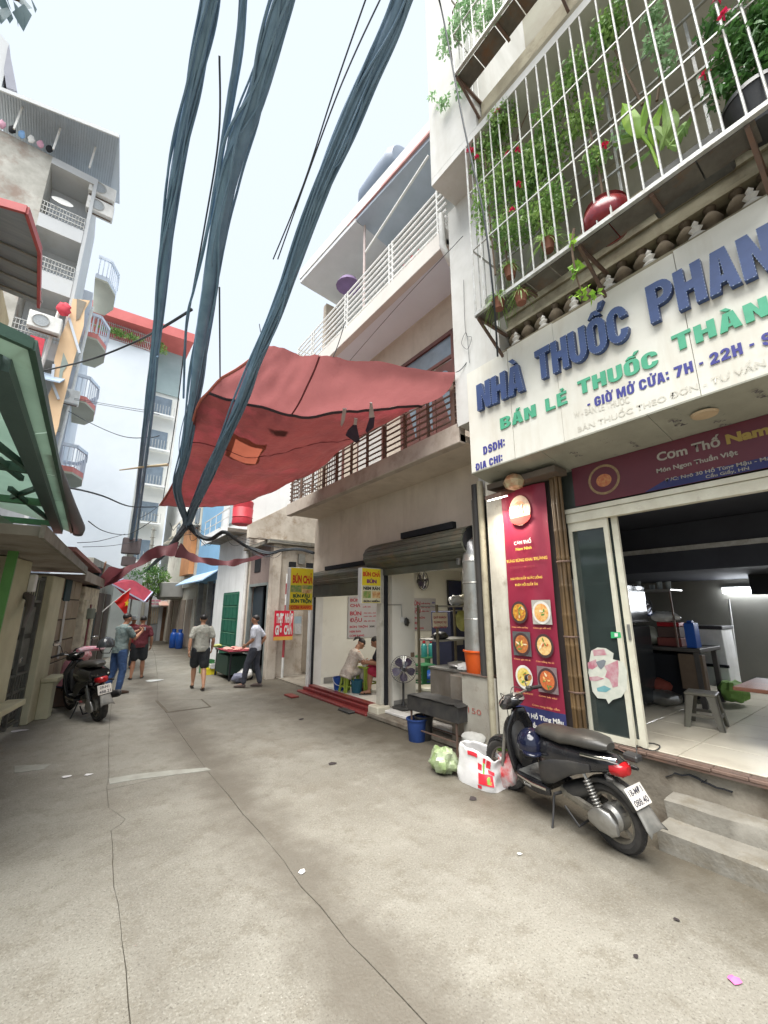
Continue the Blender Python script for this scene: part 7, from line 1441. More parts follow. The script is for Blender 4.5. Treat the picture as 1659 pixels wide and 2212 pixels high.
# gate of grey steel
gt = thing('steel_gate', 'tall grey steel gate with bars above and pierced panels below between the cream pillars', 'gate', tuple(ML @ Vector((0.4, -.12, 0))))
m_gt = mat('grey_green_steel', (0.17,0.175,0.155), (0.11,0.11,0.10), 5, 0.5, 0.35, coords='pos', stain=(0.20,0.13,0.08), ss=4, st=(0.6,0.8))
lb(-0.16, -0.10, -0.14, -0.08, 0, 2.4).build('gate_frame', m_gt, gt); lb(0.90, 0.96, -0.14, -0.08, 0, 2.4).build('gate_frame', m_gt, gt); lb(0.38, 0.43, -0.13, -0.08, 0.05, 1.95).build('gate_frame', m_gt, gt)
for z in (0.08, 0.36, 0.56, 0.82, 1.95, 2.32): lb(-0.10, 0.90, -0.13, -0.085, z, z + 0.04).build('cross_bar', m_gt, gt)
lb(-0.10, 0.90, -0.16, -0.14, 0.12, 1.95).build('backing_sheet', mat('dark_gate_sheet', (0.075,0.075,0.065), (0.05,0.05,0.045), 3, 0.6), gt)
for i in range(2):
    for j in range(2): lb(-0.05 + i*0.5, 0.33 + i*0.5, -0.135, -0.11, 0.95 + j*0.5, 1.38 + j*0.5, 0.008).build('panel', m_gt, gt)
for i in range(9):
    lb(-0.07 + i*0.105, -0.03 + i*0.105, -0.12, -0.10, 0.40, 0.56).build('pierced_block', m_gt, gt); lb(-0.07 + i*0.105, -0.03 + i*0.105, -0.12, -0.10, 0.60, 0.82).build('pierced_block', m_gt, gt)
    lb(-0.06 + i*0.105, -0.045 + i*0.105, -0.12, -0.105, 1.99, 2.32).build('bar', m_gt, gt)
for i in range(8): MB().lathe([(0.045,-.01),(0.06,0),(0.045,.01)], 12, ML @ T((-0.03 + i*0.12, -0.11, 0.24)) @ RX(PI/2), close=True).build('ring_ornament', m_gt, gt)
lb(0.36, 0.45, -0.085, -0.05, 1.02, 1.10, 0.006).build('latch', m_chrome, gt)
# bracket lamp
lm_ = thing('wall_bracket', 'old grey lamp bracket sticking out of the first cream pillar', 'bracket', tuple(ML @ Vector((-0.3, 0.05, 2.0))))
MB().tube([ML @ Vector(p) for p in ((-0.25,0.02,2.05),(-0.3,0.12,2.0),(-0.55,0.20,1.86),(-0.75,0.24,1.74),(-0.78,0.24,1.60))], [0.05,0.06,0.045,0.03,0.02], 8).build('arm', mat('weathered_bracket', (0.14,0.13,0.12)), lm_, smooth=True)
tag(lb(-0.20, -0.08, 0.022, 0.10, 2.10, 2.36, 0.01).build('meter_box', m_whitep), 'small white meter box high on the first cream pillar', 'meter box')
# panelled wall of brown stone tiles
lb(1.62, 3.35, -0.35, -0.08, 0, 2.42).build('wall_core', mat('wall_recess_dark', (0.09,0.07,0.055), (0.12,0.10,0.08), 4, 0.9), GH)
m_bt = [mat('brown_stone_tile_%d' % i, c, c2, 3, 0.7, coords='pos', bump=0.2, stain=(0.16,0.12,0.08), ss=3, st=(0.6,0.8)) for i, (c, c2) in enumerate([((0.30,0.24,0.165),(0.23,0.18,0.12)), ((0.35,0.29,0.20),(0.27,0.22,0.15)), ((0.26,0.20,0.14),(0.20,0.155,0.105))])]
rt = random.Random(4)
for i in range(3):
    for j in range(6):
        z0 = 0.05 + j*0.40; s0 = 1.66 + i*0.56
        lb(s0, s0 + 0.53, -0.08, -0.055 + rt.uniform(-.006,.006), z0, z0 + 0.375, 0.006).build('stone_tile', m_bt[rt.randrange(3)], GH)
MB().bar(ML @ Vector((2.28, -0.03, 0.9)), ML @ Vector((2.18, -0.03, 2.0)), 0.035).build('white_strip', m_whitep, GH)
lb(2.0, 2.4, -0.06, -0.03, 2.0, 2.42).build('dark_sign_plate', mat('teal_black_plate', (0.02,0.05,0.055)), GH)
# concrete canopies over the pavement
def slab(name, p0, p1, depth, z0, z1, m, parent):
    p0, p1 = Vector(p0), Vector(p1); d = (p1 - p0).normalized(); nn = Vector((-d.y, d.x, 0)) * depth
    return MB().prism([(p0.x, p0.y, z0), (p1.x, p1.y, z0), (p1.x + nn.x, p1.y + nn.y, z0), (p0.x + nn.x, p0.y + nn.y, z0)], (0, 0, z1 - z0)).build(name, m, parent)
m_can2 = mat('mouldy_canopy', (0.34,0.30,0.25), (0.26,0.225,0.185), 1.4, 0.9, coords='pos', bump=0.35, bs=25, stain=(0.13,0.10,0.08), ss=1.5, st=(0.5,0.7))
slab('canopy', (-0.33, 5.3, 0), (0.14, 10.15, 0), 1.5, 2.56, 2.66, m_can2, GH)
d_ = Vector((0.47, 4.85, 0)).normalized()
MB().prism([(-0.30, 5.2, 2.53), (0.185, 10.2, 2.53), (0.145, 10.2, 2.53), (-0.34, 5.2, 2.53)], (0,0,0.13)).build('canopy_fascia', m_conc_l, GH)
slab('canopy', (0.16, 10.25, 0), (0.62, 13.2, 0), 1.2, 2.43, 2.52, mat('old_brown_tin', (0.24,0.19,0.16), (0.18,0.14,0.12), 2, 0.8, coords='pos'), GH)
slab('canopy_fascia', (0.18, 10.25, 0), (0.65, 13.2, 0), 0.03, 2.40, 2.60, m_can2, GH)
slab('roof', (-0.05, 8.2, 0), (0.55, 13.2, 0), 1.4, 2.75, 2.82, mat('red_brown_tile_roof', (0.36,0.16,0.14), (0.28,0.12,0.10), 5, 0.8, coords='pos', bump=0.6, bs=12), GH)
B((-3.5, 4.0, 0), (-1.05, 8.0, 2.9)).build('house_wall', mat('dark_green_wall', (0.05,0.09,0.07), (0.04,0.07,0.05), 2, 0.9), GH)  # very dark green house wall behind the awning frame
# green steel awning nearer to us
AW = thing('green_awning', 'pale green sheet awning on a dark green steel frame at the upper left', 'awning', (-0.3, 5, 3.0))
m_ag = mat('pale_green_sheet', (0.42,0.53,0.46), (0.35,0.45,0.39), 1.6, 0.6, coords='pos', bump=0.05, transl=0.45, stain=(0.28,0.36,0.28), ss=2.0, st=(0.6,0.8)); m_dg = mat('dark_green_steel', (0.055,0.115,0.085), (0.04,0.085,0.065), 3, 0.5, 0.2, coords='pos'); m_dg2 = mat('slate_green_steel', (0.075,0.12,0.115), (0.06,0.10,0.095), 2, 0.5, 0.2, coords='pos')
m_mg = mat('mid_green_steel', (0.10,0.24,0.11), (0.075,0.18,0.085), 3, 0.5, coords='pos')
AZ = 3.1; e0, e1, i0, i1 = g(*b9(265,180),AZ), g(*b9(650,1890),AZ), g(*b9(100,290),AZ), g(*b9(580,1860),AZ); f0, f1 = g(*b9(0,-5),AZ), g(*b9(-10,140),AZ)
nseg = 5
for k in range(nseg):
    a, b_ = k/nseg, (k + 1)/nseg - 0.004
    MB().prism([e0.lerp(e1,a), e0.lerp(e1,b_), i0.lerp(i1,b_), i0.lerp(i1,a)], (0,0,0.02)).build('edge_sheet', m_ag, AW)
MB().prism([e0, i0, f1 - Vector((.15,0.0,0)), f0 - Vector((.15,0.0,0))], (0,0,0.02)).build('edge_sheet', m_ag, AW)
MB().bar(e0 + Vector((.012,0,.02)), e1 + Vector((.012,0,.02)), 0.03, 0.06).build('edge_trim', m_dg, AW); MB().bar(e0 + Vector((.01,0,.02)), f0 + Vector((-.15,0,.02)), 0.03, 0.06).build('edge_trim', m_dg, AW)
ib = Vector((-0.05,0,-0.03)); MB().bar(i0 + ib, i1 + ib, 0.11, 0.09).build('long_beam', m_dg2, AW); MB().bar(i0 + ib + Vector((0,.02,0)), f1 + Vector((-.3,0.02,-.03)), 0.10, 0.09).build('near_beam', m_dg2, AW)
for k, (a, wd) in enumerate(((0.36, .06),(0.62,.05),(0.88,.05))):
    P = i0.lerp(i1, a); MB().bar(P + ib, P + ib + Vector((-1.5, 0.02, 0.0)), wd, 0.08).build('cross_beam', m_mg if k else m_dg, AW)
for (pa, pb_) in (((250,1290),(-60,1050)), ((330,1480),(110,1560)), ((440,1760),(90,1480)), ((200,1390),(-20,1210))):
    A_, B_ = g(*b9(*pa), AZ - .04), g(*b9(*pb_), AZ - .04); MB().bar(A_, B_, 0.035, 0.05).build('brace', m_dg, AW)
MB().prism([i0 + Vector((-.05,0,.06)), i1 + Vector((-.05,0,.06)), i1 + Vector((-1.6,0,.45)), i0 + Vector((-1.6,0,.45))], (0,0,0.01)).build('roof_sheet', mat('translucent_green_sheet', (0.52,0.63,0.57), (0.46,0.57,0.51), 2, 0.5, coords='pos', bump=0, transl=0.55), AW)
MB().bar((-0.72, 6.95, 0), (-0.66, 6.95, 2.85), 0.10, 0.10).build('post', mat('bright_green_post', (0.10,0.30,0.06), (0.08,0.24,0.05), 4, 0.5, coords='pos'), AW)
MB().bar((-0.74, 5.2, 2.72), (-0.40, 8.2, 2.72), 0.06, 0.08).build('long_beam', m_mg, AW); MB().bar((-1.8, 7.0, 2.65), (-0.45, 7.0, 2.80), 0.10, 0.08).build('cross_beam', m_dg, AW)
MB().bar((-1.25, 6.9, 2.2), (-0.68, 6.95, 2.7), 0.05).build('brace', m_dg, AW)
gu = g(*b9(470,1120), 3.15); gv = g(*b9(725,1860), 3.15)
gt2 = thing('roof_gutter', 'dark grey half round gutter running beside the green awning', 'gutter', tuple(gu))
MB().tube([gu, gu.lerp(gv,.5), gv - Vector((0,.25,0)), gv, gv + Vector((0,.05,-.08))], [0.03,0.06,0.085,0.09,0.07], 14).build('trough', mat('dark_pvc_gutter', (0.10,0.11,0.12), (0.13,0.12,0.13), 2, 0.5), gt2, smooth=True)
# things on the beyond-left kerb: peeling pillars, maroon post, grey box
LF = thing('old_shop_front', 'peeling cream shop front with a dark red post beyond the brown tile wall', 'building', (0.5, 13, 0))
lb(3.5, 3.85, -0.3, 0.05, 0, 2.05, 0.02).build('peeling_pillar', mat('peeled_cream', (0.66,0.62,0.48), (0.50,0.45,0.34), 5, 0.9, coords='pos', bump=0.5, bs=14, stain=(0.25,0.2,0.15), ss=4), LF)
lb(3.45, 4.9, -0.35, 0.0, 1.75, 2.35, 0.02).build('lintel', MATS['peeled_cream'], LF)
lb(3.95, 4.1, -0.12, 0.04, 0, 1.95).build('red_post', mat('dark_red_post', (0.16,0.015,0.02), (0.12,0.012,0.016), 4, 0.6), LF)
lb(4.35, 4.6, -0.3, 0.02, 0, 1.8, 0.02).build('peeling_pillar', MATS['peeled_cream'], LF)
lb(4.1, 8.5, -0.6, -0.35, 0, 2.6).build('shop_back', mat('brown_clutter_back', (0.13,0.09,0.07), (0.08,0.06,0.05), 4, 0.8), LF)
lb(3.62, 3.95, 0.04, 0.16, 1.62, 1.86, 0.02).build('grey_box', mat('grey_green_box', (0.18,0.20,0.16)), LF)
lb(4.62, 5.0, -0.25, -0.02, 1.1, 2.9).build('dark_panel', mat('black_green_panel', (0.03,0.05,0.055)), LF)
lb(5.2, 8.6, -0.5, -0.3, 0, 3.2).build('wall', mat('grey_green_wall', (0.42,0.43,0.38), (0.32,0.33,0.29), 1.2, 0.9, coords='pos', stain=(.12,.12,.1), ss=1.5), LF)
for k in range(3): lb(5.4 + k*1.0, 6.1 + k*1.0, -0.29, -0.26, 0.2, 2.3).build('shop_door', mat('dark_brown_leaf', (0.09,0.07,0.06), (0.13,0.1,0.08), 3, 0.7), LF)
# cream pillar and window further along at the bend
LG = thing('bend_house', 'cream and grey house on the left of the bend beyond the flag', 'building', (2.5, 24, 0))
B((1.2, 20, 0), (2.3, 28, 3.4)).build('wall', mat('bend_grey_wall', (0.42,0.44,0.42), (0.34,0.36,0.34), 1.1, 0.9, coords='pos'), LG); B((2.3, 25.5, 0), (2.55, 27.8, 3.6)).build('cream_pillar', m_pc, LG); B((2.55, 27.0, 0), (3.3, 30, 3.3)).build('white_wall', m_eh, LG)
for k in range(3): B((2.302, 20.4 + k*1.5, 0.3), (2.33, 21.5 + k*1.5, 2.4)).build('door', mat('dark_bend_door', (0.07,0.08,0.08)), LG)
# small goods along the left kerb
lump('red_goods', 'heap of red and pink goods on the ledge below the brown tile wall', tuple(ML @ Vector((3.3, 0.10, 0.85))), (0.22,0.12,0.13), mat('red_pink_goods', (0.50,0.08,0.10), (0.6,0.5,0.5), 14), 'goods', 61)
tag(MB().box((3.0,0,0.55),(3.5,0.3,0.6), M=ML).build('shelf_board', m_rust), 'low rusty shelf against the end of the brown tile wall', 'shelf')
# ---------------- upper house with the red trimmed tin awning
UL = thing('upper_left_house', 'yellowish upper storey with a red edged tin awning at the left edge', 'building', (-1.6, 8.5, 6))
za = 8.0; q0, q1, q2, q3 = g(58,454,za), g(86,540,za), g(84,660,za), g(-12,434,za)
m_tin = mat('slate_tin', (0.32,0.37,0.42), (0.26,0.31,0.36), 1.4, 0.5, 0.2, coords='pos', stretch=(1,12,1))
MB().prism([q0, q1, q2, q2 + Vector((-1.3,0.1,0.2)), q3 + Vector((-.6,0,.2)), q3], (0,0,0.03)).build('tin_awning', m_tin, UL)
m_rt = mat('faded_red_trim', (0.50,0.10,0.10), (0.42,0.09,0.09), 4, 0.6)
for a, b_ in ((q3, q0), (q0, q1), (q1, q2)): MB().bar(a, b_, 0.05, 0.14).build('red_trim', m_rt, UL)
for k in range(4): y = q1.y + (q2.y - q1.y)*(k + .5)/4; MB().bar((q1.x - .02, y, za - .03), (q1.x - 1.2, y + .05, za + .12), 0.03).build('rafter', m_steel, UL)
wq = g(48,650,7.6)
B((-3.4, 7.2, 3.4), (-2.0, 11.5, 8.2)).build('wall', mat('ochre_wall', (0.56,0.47,0.28), (0.48,0.39,0.23), 1.2, 0.85, coords='pos', stain=(.36,.28,.16), ss=1.4), UL)
B((-1.995, 8.2, 6.2), (-1.96, 9.3, 7.7)).build('door_leaf', mat('ochre_wood', (0.34,0.20,0.09), (0.26,0.15,0.07), 2, 0.6), UL)
# ---------------- tall block behind, its side turned to us
TW = thing('tall_left_block', 'tall weathered pale block with stacked recessed balconies and a tin roof on posts', 'building', (-2.5, 16, 8))
m_tw2 = mat('weathered_white_tower', (0.60,0.62,0.63), (0.53,0.55,0.56), 0.9, 0.9, coords='pos', bump=0.1, stain=(0.46,0.46,0.42), ss=0.9, st=(0.55,0.8)); m_tws = mat('mossy_tower_wall', (0.56,0.55,0.50), (0.36,0.35,0.31), 1.6, 0.9, coords='pos', bump=0.3, bs=8, stain=(0.30,0.22,0.18), ss=1.3, st=(0.5,0.68))
YT = 15.5
B((-9, YT, 0), (-2.62, 18.5, 17.0)).build('weathered_wall', m_tws, TW)
B((-2.62, YT, 16.72), (-1.32, 18.5, 17.0)).build('wall', m_tw2, TW); B((-1.42, YT, 0), (-1.32, 18.5, 16.72)).build('corner_wall', m_tw2, TW)
B((-2.615, YT + 1.1, 0), (-1.425, YT + 1.2, 16.7)).build('recess_back', mat('recess_grey', (0.60,0.63,0.66), (0.54,0.57,0.6), 1.5, 0.8, coords='pos', stretch=(8,1,1)), TW)
for z0, z1_ in ((14.10, 14.62), (11.9, 12.55), (9.5, 10.1), (7.2, 7.8)):
    B((-2.615, YT - 0.02, z0), (-1.425, YT + 1.1, z1_)).build('balcony_front', m_tw2, TW)
    for z in (z1_ + .12, z1_ + .3, z1_ + .48): MB().bar((-2.6, YT - .03, z), (-1.44, YT - .03, z), 0.025).build('rail', m_galv, TW)
    for k in range(14): MB().bar((-2.55 + k*0.085, YT - .03, z1_), (-2.55 + k*0.085, YT - .03, z1_ + .48), 0.014).build('rail_bar', m_galv, TW)
H_ = 18.0; r0, r1, r2 = g(-15,186,H_), g(258,295,H_), g(258,441,H_)
MB().prism([r0, r1, r2, r2 + Vector((-3.4,.6,0))], (0,0,0.05)).build('tin_roof', mat('corrugated_roof_underside', (0.50,0.55,0.60), (0.42,0.47,0.52), 1.0, 0.5, 0.1, coords='pos', stretch=(9,0.3,1)), TW)
MB().bar(r0, r1, 0.05, 0.14).build('roof_edge', m_tw2, TW)
nr = 46
for k in range(nr):
    a = (k + .5)/nr; P = r0.lerp(r1, a) + Vector((0,0.03,-.02)); MB().bar(P, P + Vector((-.1, 2.6, 0)), 0.025, 0.02).build('roof_rib', mat('roof_rib', (0.40,0.45,0.50), bump=0), TW)
for k, x in enumerate((-3.6, -2.6, -1.6)): MB().bar((x, YT - .3, 17.0), (x + .05, YT - .3, 18.0), 0.05).build('roof_post', m_whitep, TW)
for k in range(8): lump('laundry', ['first','second','third','fourth','fifth','sixth','seventh','eighth'][k] + ' ' + ['blue','white','pink','black'][k % 4] + ' piece of laundry from the left under the tall block tin roof', (-4.4 + k*0.24, YT - .12, 17.12), (0.09,0.04,0.16), [mat('cloth_blue', (0.25,0.45,0.75)), m_whitep, mat('cloth_pink', (0.65,0.35,0.45)), m_dark][k % 4], 'laundry', 70 + k)['group'] = 'laundry under the roof'
def acunit(label, c, fx=(0,-1)):
    t = thing('air_conditioner', label, 'air conditioner', c); x, y, z = c
    MB().bbox((x-.4, y-.15, z), (x+.4, y+.15, z+.55), 0.02).build('case', m_whitep, t); MB().lathe([(0.20,0),(0.22,0.01),(0.2,0.02)], 20, T((x-.1, y-.155, z+.28)) @ RX(PI/2), close=True).build('fan_ring', m_galv, t)
    MB().lathe([(0.0,0.002),(0.19,0.001)], 20, T((x-.1, y-.152, z+.28)) @ RX(PI/2)).build('fan_opening', mat('ac_grille', (0.40,0.43,0.45), (0.3,0.33,0.35), 30), t); MB().bar((x-.35, y, z-.03), (x+.35, y, z-.03), 0.03).build('bracket', m_rust, t)
acunit('upper air conditioner on the corner of the tall block just under the tin roof', (-1.15, YT + .2, 16.45)); acunit('air conditioner below the top one on the tall block corner', (-1.12, YT + .2, 15.7))
q = py(*b5(240,270), YT - .3); acunit('air conditioner on a lower balcony of the tall block, above the green awning', (q.x, YT - .35, q.z - .2))
q = py(*b4(575,1150), YT + .2)
dish = thing('satellite_dish', 'white satellite dish on the top balcony of the tall block', 'satellite dish', tuple(q)); MB().lathe([(0,0.0),(0.15,0.02),(0.27,0.07),(0.30,0.10)], 22, T(q) @ RX(1.0)).build('dish', m_whitep, dish, smooth=True)
# drain pipes
MB().tube([py(*b5(430,0), YT - .1), py(*b5(170,830), YT - .1)], 0.05, 8).build('drain_pipe', m_whitep, TW, smooth=True)
for k, (z0, z1_) in enumerate(((13.6, 10.9),)):
    MB().prism([(-2.4, YT - .4, 8.6), (-1.2, YT - .5, 8.6), (-1.1, YT - .02, 9.0), (-2.4, YT - .02, 9.0)], (0,0,0.05)).build('small_awning', mat('pale_blue_sheet', (0.36,0.45,0.55)), TW)
q = py(*b5(110,500), YT - .5); tag(MB().box((q.x - .12, YT - .55, q.z - .35), (q.x + .22, YT - .5, q.z + .35)).build('red_cloth', mat('red_hanging_cloth', (0.62,0.05,0.08), (0.5,0.04,0.06), 7)), 'red cloth hung on a lower balcony of the tall block', 'cloth')
q = py(*b5(460,60), YT - .3); lump('red_laundry', 'red laundry on the tall block beside the white drain pipe', tuple(q), (0.18,0.08,0.25), mat('red_hanging_cloth', (0.62,0.05,0.08)), 'laundry', 91)
# orange block with semi-hexagonal balconies
OB = thing('orange_block', 'narrow block with peach orange panels and stacked angular balconies with red edges', 'building', (-1.3, 19, 6))
m_pe = mat('peach_panel', (0.80,0.58,0.36), (0.74,0.52,0.32), 1.2, 0.85, coords='pos', bump=0.05); m_lb_ = mat('pale_blue_white_wall', (0.62,0.68,0.76), (0.56,0.62,0.70), 1.2, 0.85, coords='pos', bump=0)
B((-2.6, 19.0, 0), (-1.05, 27, 14.8)).build('wall', m_lb_, OB)
pb = lambda pts, Y, th, m, nm: MB().prism([py(*b5(*p), Y) for p in pts], (0, th, 0)).build(nm, m, OB)
pb([(560,-60),(760,-40),(700,60),(690,240),(560,700),(500,950),(430,1230),(400,1400),(310,1680),(220,1200),(300,1010),(340,900),(350,640),(420,380),(520,160)], 15.35, 0.12, m_pe, 'peach_panel')
pb([(455,560),(510,690),(450,780),(430,900),(400,870),(420,720)], 15.33, 0.015, mat('grey_green_far', (0.35,0.42,0.38)), 'diamond_window')
pb([(610,-60),(720,-20),(640,170),(600,190)], 15.33, 0.015, mat('far_window', (0.28,0.25,0.2)), 'window')
for a, b_ in (((520,165),(640,570)), ((345,700),(320,900)), ((320,900),(400,1100))): MB().bar(py(*b5(*a), 15.3), py(*b5(*b_), 15.3), 0.07, 0.07).build('blue_moulding', m_lb_, OB)
m_sof2 = mat('olive_soffit', (0.42,0.42,0.34), (0.37,0.37,0.30), 1.5, 0.9, coords='pos', stretch=(1,1,6)); m_re = mat('salmon_edge', (0.62,0.22,0.19), (0.55,0.18,0.16), 3, 0.7)
for zb in (6.75, 9.65, 12.45, 15.2):
    hexa = [(-1.06, 18.6, zb), (-0.62, 18.6, zb), (-0.30, 19.3, zb), (-0.30, 20.3, zb), (-0.6, 21.0, zb), (-1.06, 21.0, zb)]
    MB().prism(hexa, (0, 0, 0.08)).build('balcony_soffit', m_sof2, OB)
    MB().prism([(x, y - 0.0, zb + 0.082) for x, y, z in hexa], (0, 0, 0.20)).build('balcony_edge', m_re if zb < 15 else m_lb_, OB)
    for a, b_ in zip(hexa[:-1], hexa[1:]):
        A_, B_ = Vector(a) + Vector((0,0,1.1)), Vector(b_) + Vector((0,0,1.1)); MB().bar(A_, B_, 0.08, 0.12).build('hand_rail', m_lb_, OB)
        n = max(2, int((B_ - A_).length/0.14))
        for k in range(n): P = Vector(a).lerp(Vector(b_), (k + .5)/n); MB().bar(P + Vector((0,0,.28)), P + Vector((0,0,1.06)), 0.035).build('baluster', m_lb_, OB)
    B((-1.30, 18.75, zb - 1.3), (-1.10, 18.8, zb - 0.2)).build('window_grille', mat('far_grille', (0.5,0.52,0.5)), OB) if zb < 15 else None
MB().tube([py(*b5(790,40), 18.5), py(*b5(370,1780), 18.5)], 0.05, 8).build('drain_pipe', m_whitep, OB, smooth=True)
q = py(*b5(490,1060), 18.4); acunit('air conditioner under the second angular balcony of the peach block', (q.x, 18.4, q.z - .3))
MB().prism([py(625,760,19) if False else Vector((-2.0,18.9,6.2)), Vector((-1.2,18.9,6.2)), Vector((-1.1,18.4,6.0)), Vector((-2.0,18.4,6.0))], (0,0,.05)).build('small_awning', MATS['pale_blue_sheet'], OB)
# highest corner at the top left: pale wall end and an overhanging tree
UH = thing('upper_far_left_wall', 'pale wall end with a grey side, far above the tin roof at upper left', 'building', (-4.5, 15, 20))
A_ = [py(*p, 17.5) for p in [(-30,40),(20,95),(12,150),(0,200),(-30,200)]]; MB().prism(A_, (0, 1.5, 0)).build('wall', m_tw2, UH)
A_ = [py(*p, 17.4) for p in [(18,96),(37,197),(14,188),(8,150)]]; MB().prism(A_, (0, 1.0, 0)).build('grey_wall', mat('grey_lilac_wall', (0.34,0.35,0.40), (0.3,0.31,0.36), 2, 0.9), UH)
lf = thing('overhanging_branch', 'broad leaves of an overhanging branch in the top left corner of the sky', 'tree branch', tuple(py(0,20,3.4)))
mb = MB(); R2 = random.Random(5)
for (x, y, s_) in [(5,10,.26),(25,20,.24),(48,28,.26),(40,5,.22),(12,35,.24),(-10,40,.26),(62,5,.16),(0,-10,.3),(30,-15,.3),(55,-15,.22)]:
    P = py(x, y - 8, 3.4 + R2.random()*.3); d = Vector((R2.uniform(-.2,.5), R2.uniform(-.3,.3), -1)); leaf(mb, P + Vector((0,0,s_*.25)), d, s_*.8, s_*.55, 0.0)
mb.build('leaves', mat('dull_blue_leaf', (0.13,0.20,0.22), (0.10,0.16,0.18), 4, 0.6, transl=0.3), lf, fix=False)
MB().tube([py(-60,-60,3.6), py(10,-10,3.5), py(40,0,3.45)], 0.012, 6).build('twig', m_twig, lf)
# flag with its star, and the maroon parasol behind it
Yf = 12.5; fp = lambda x, y: py(*b2(x, y), Yf)
fl2 = thing('flag', 'red flag with a yellow star hanging from a slanted white stick over the lane', 'flag', tuple(fp(460,1110)))
MB().tube([fp(330,1225), fp(470,1105), fp(640,970)], 0.014, 6).build('stick', m_whitep, fl2)
corners = [fp(460,1110), fp(632,975), fp(625,1225), fp(598,1275)]
mb = MB(); n = 10
for i in range(n + 1):
    a = corners[0].lerp(corners[1], i/n); b_ = corners[0].lerp(corners[3], i/n) if False else corners[0].lerp(corners[3], i/n)*(1) 
    for k in range(n + 1): p = a.lerp(b_, k/n); mb.v.append((p.x, p.y + 0.03*math.sin(i*.9 + k*.7), p.z))
for i in range(n):
    for k in range(n): q=i*(n+1)+k; mb.f.append((q,q+1,q+n+2,q+n+1))
o = mb.build('cloth', mat('flag_red', (0.78,0.02,0.015), (0.70,0.02,0.015), 3, 0.6, bump=0, transl=0.3), fl2, smooth=True)
sc0 = fp(598,1130); pts = []
for k in range(10): a = PI/2 + PI*k/5; r_ = 0.075 if k % 2 == 0 else 0.03; pts.append((sc0.x + r_*math.cos(a)*.8, sc0.y - 0.05, sc0.z + r_*math.sin(a)*1.3))
MB().prism(pts, (0, 0.006, 0)).build('star', mat('flag_yellow', (0.85,0.62,0.03), bump=0), fl2)
pr = thing('maroon_parasol', 'low maroon parasol with a pale blue rim over goods behind the flag', 'parasol', (1.5, 15.6, 2.2))
P_ = [py(*b2(*p), Y) for p, Y in (((430,918),15.0),((560,868),16.2),((880,1010),15.6),((790,1115),15.0))]
apex = sum(P_, Vector())/4 + Vector((0,0,0.28))
for a, b_ in zip(P_, P_[1:] + P_[:1]): MB().add([tuple(a), tuple(b_), tuple(apex), tuple((a+b_)/2 - Vector((0,0,0.16))), ], [(0,1,2),(0,1,3)]).build('cloth_panel', mat('maroon_cloth', (0.30,0.03,0.05)), pr); MB().bar(a, b_, 0.04).build('rim', mat('pale_lilac_rim', (0.45,0.47,0.62)), pr)
MB().tube([(apex.x, apex.y, 0), tuple(apex)], 0.02, 8).build('pole', m_steel, pr)
# ------------------------------------------------------------------ tarpaulins stretched over the lane
m_tarp = mat('red_tarpaulin', (0.19,0.042,0.038), (0.12,0.03,0.03), 0.9, 0.6, coords='pos', bump=0.15, bs=7, transl=0.38, stain=(0.30,0.05,0.06), ss=0.8, st=(0.5,0.7))
def gp(p, z): return g(p[0], p[1], z)
TA = thing('red_tarpaulin', 'big patched red tarpaulin stretched across the lane from the balcony railing', 'tarpaulin', (2.8, 6, 4.8))
top = [gp(q, z) for q, z in (((572,752),4.95), ((640,760),4.97), ((720,772),5.0), ((850,790),5.02), ((985,804),5.05))]
left = [gp(q, z) for q, z in (((572,752),4.95), ((480,822),4.75), ((430,872),4.62), ((410,940),4.52), ((392,1010),4.42), ((345,1092),4.22))]
bot = [gp(q, z) for q, z in (((345,1092),4.22), ((440,1095),4.2), ((525,1085),4.25), ((600,1055),4.42), ((645,1035),4.55))]
right = [gp((985,804), 5.05), px(960,850,3.93), px(850,905,3.93), px(750,962,3.93), px(700,1002,3.93), gp((645,1035), 4.55)]
def sample(pl_, t):
    t = t*(len(pl_)-1); i = min(int(t), len(pl_)-2); f = t - i
    a = pl_[max(i-1,0)]; b_ = pl_[i]; c = pl_[i+1]; d = pl_[min(i+2,len(pl_)-1)]
    return 0.5*((2*b_) + (c-a)*f + (2*a-5*b_+4*c-d)*f*f + (3*b_-a-3*c+d)*f**3)
NU, NV = 60, 60
def tp(u, v):    # u along top left->right, v down
    Tt, Bt, Lt, Rt = sample(top, u), sample(bot, u), sample(left, v), sample(right, v)
    P = Tt*(1-v) + Bt*v + Lt*(1-u) + Rt*u - (top[0]*(1-u)*(1-v) + top[-1]*u*(1-v) + bot[0]*(1-u)*v + bot[-1]*u*v)
    s_ = math.sin(PI*u)*math.sin(PI*v)
    z = -0.20*s_ + 0.05*math.sin(u*9 + v*3)*s_ + 0.07*noise.noise(Vector((u*5, v*7, 0))) + 0.02*noise.noise(Vector((u*9 + v*6, v*3, 5))) + 0.02*noise.noise(Vector((u*22, v*8, 2))) + 0.022*math.sin((v*1.1 - u*.5)*22 + 2*noise.noise(Vector((u*3,v*3,1))))*s_*v + 0.016*abs(noise.noise(Vector((u*14 - v*10, v*2.5, 9))))
    return P + Vector((0,0,z))
def inpatch(u, v):
    for a, b_, c, d in ((.20,.37,.50,.63),):
        if a+.01 < u < b_-.01 and c+.01 < v < d-.005: return True
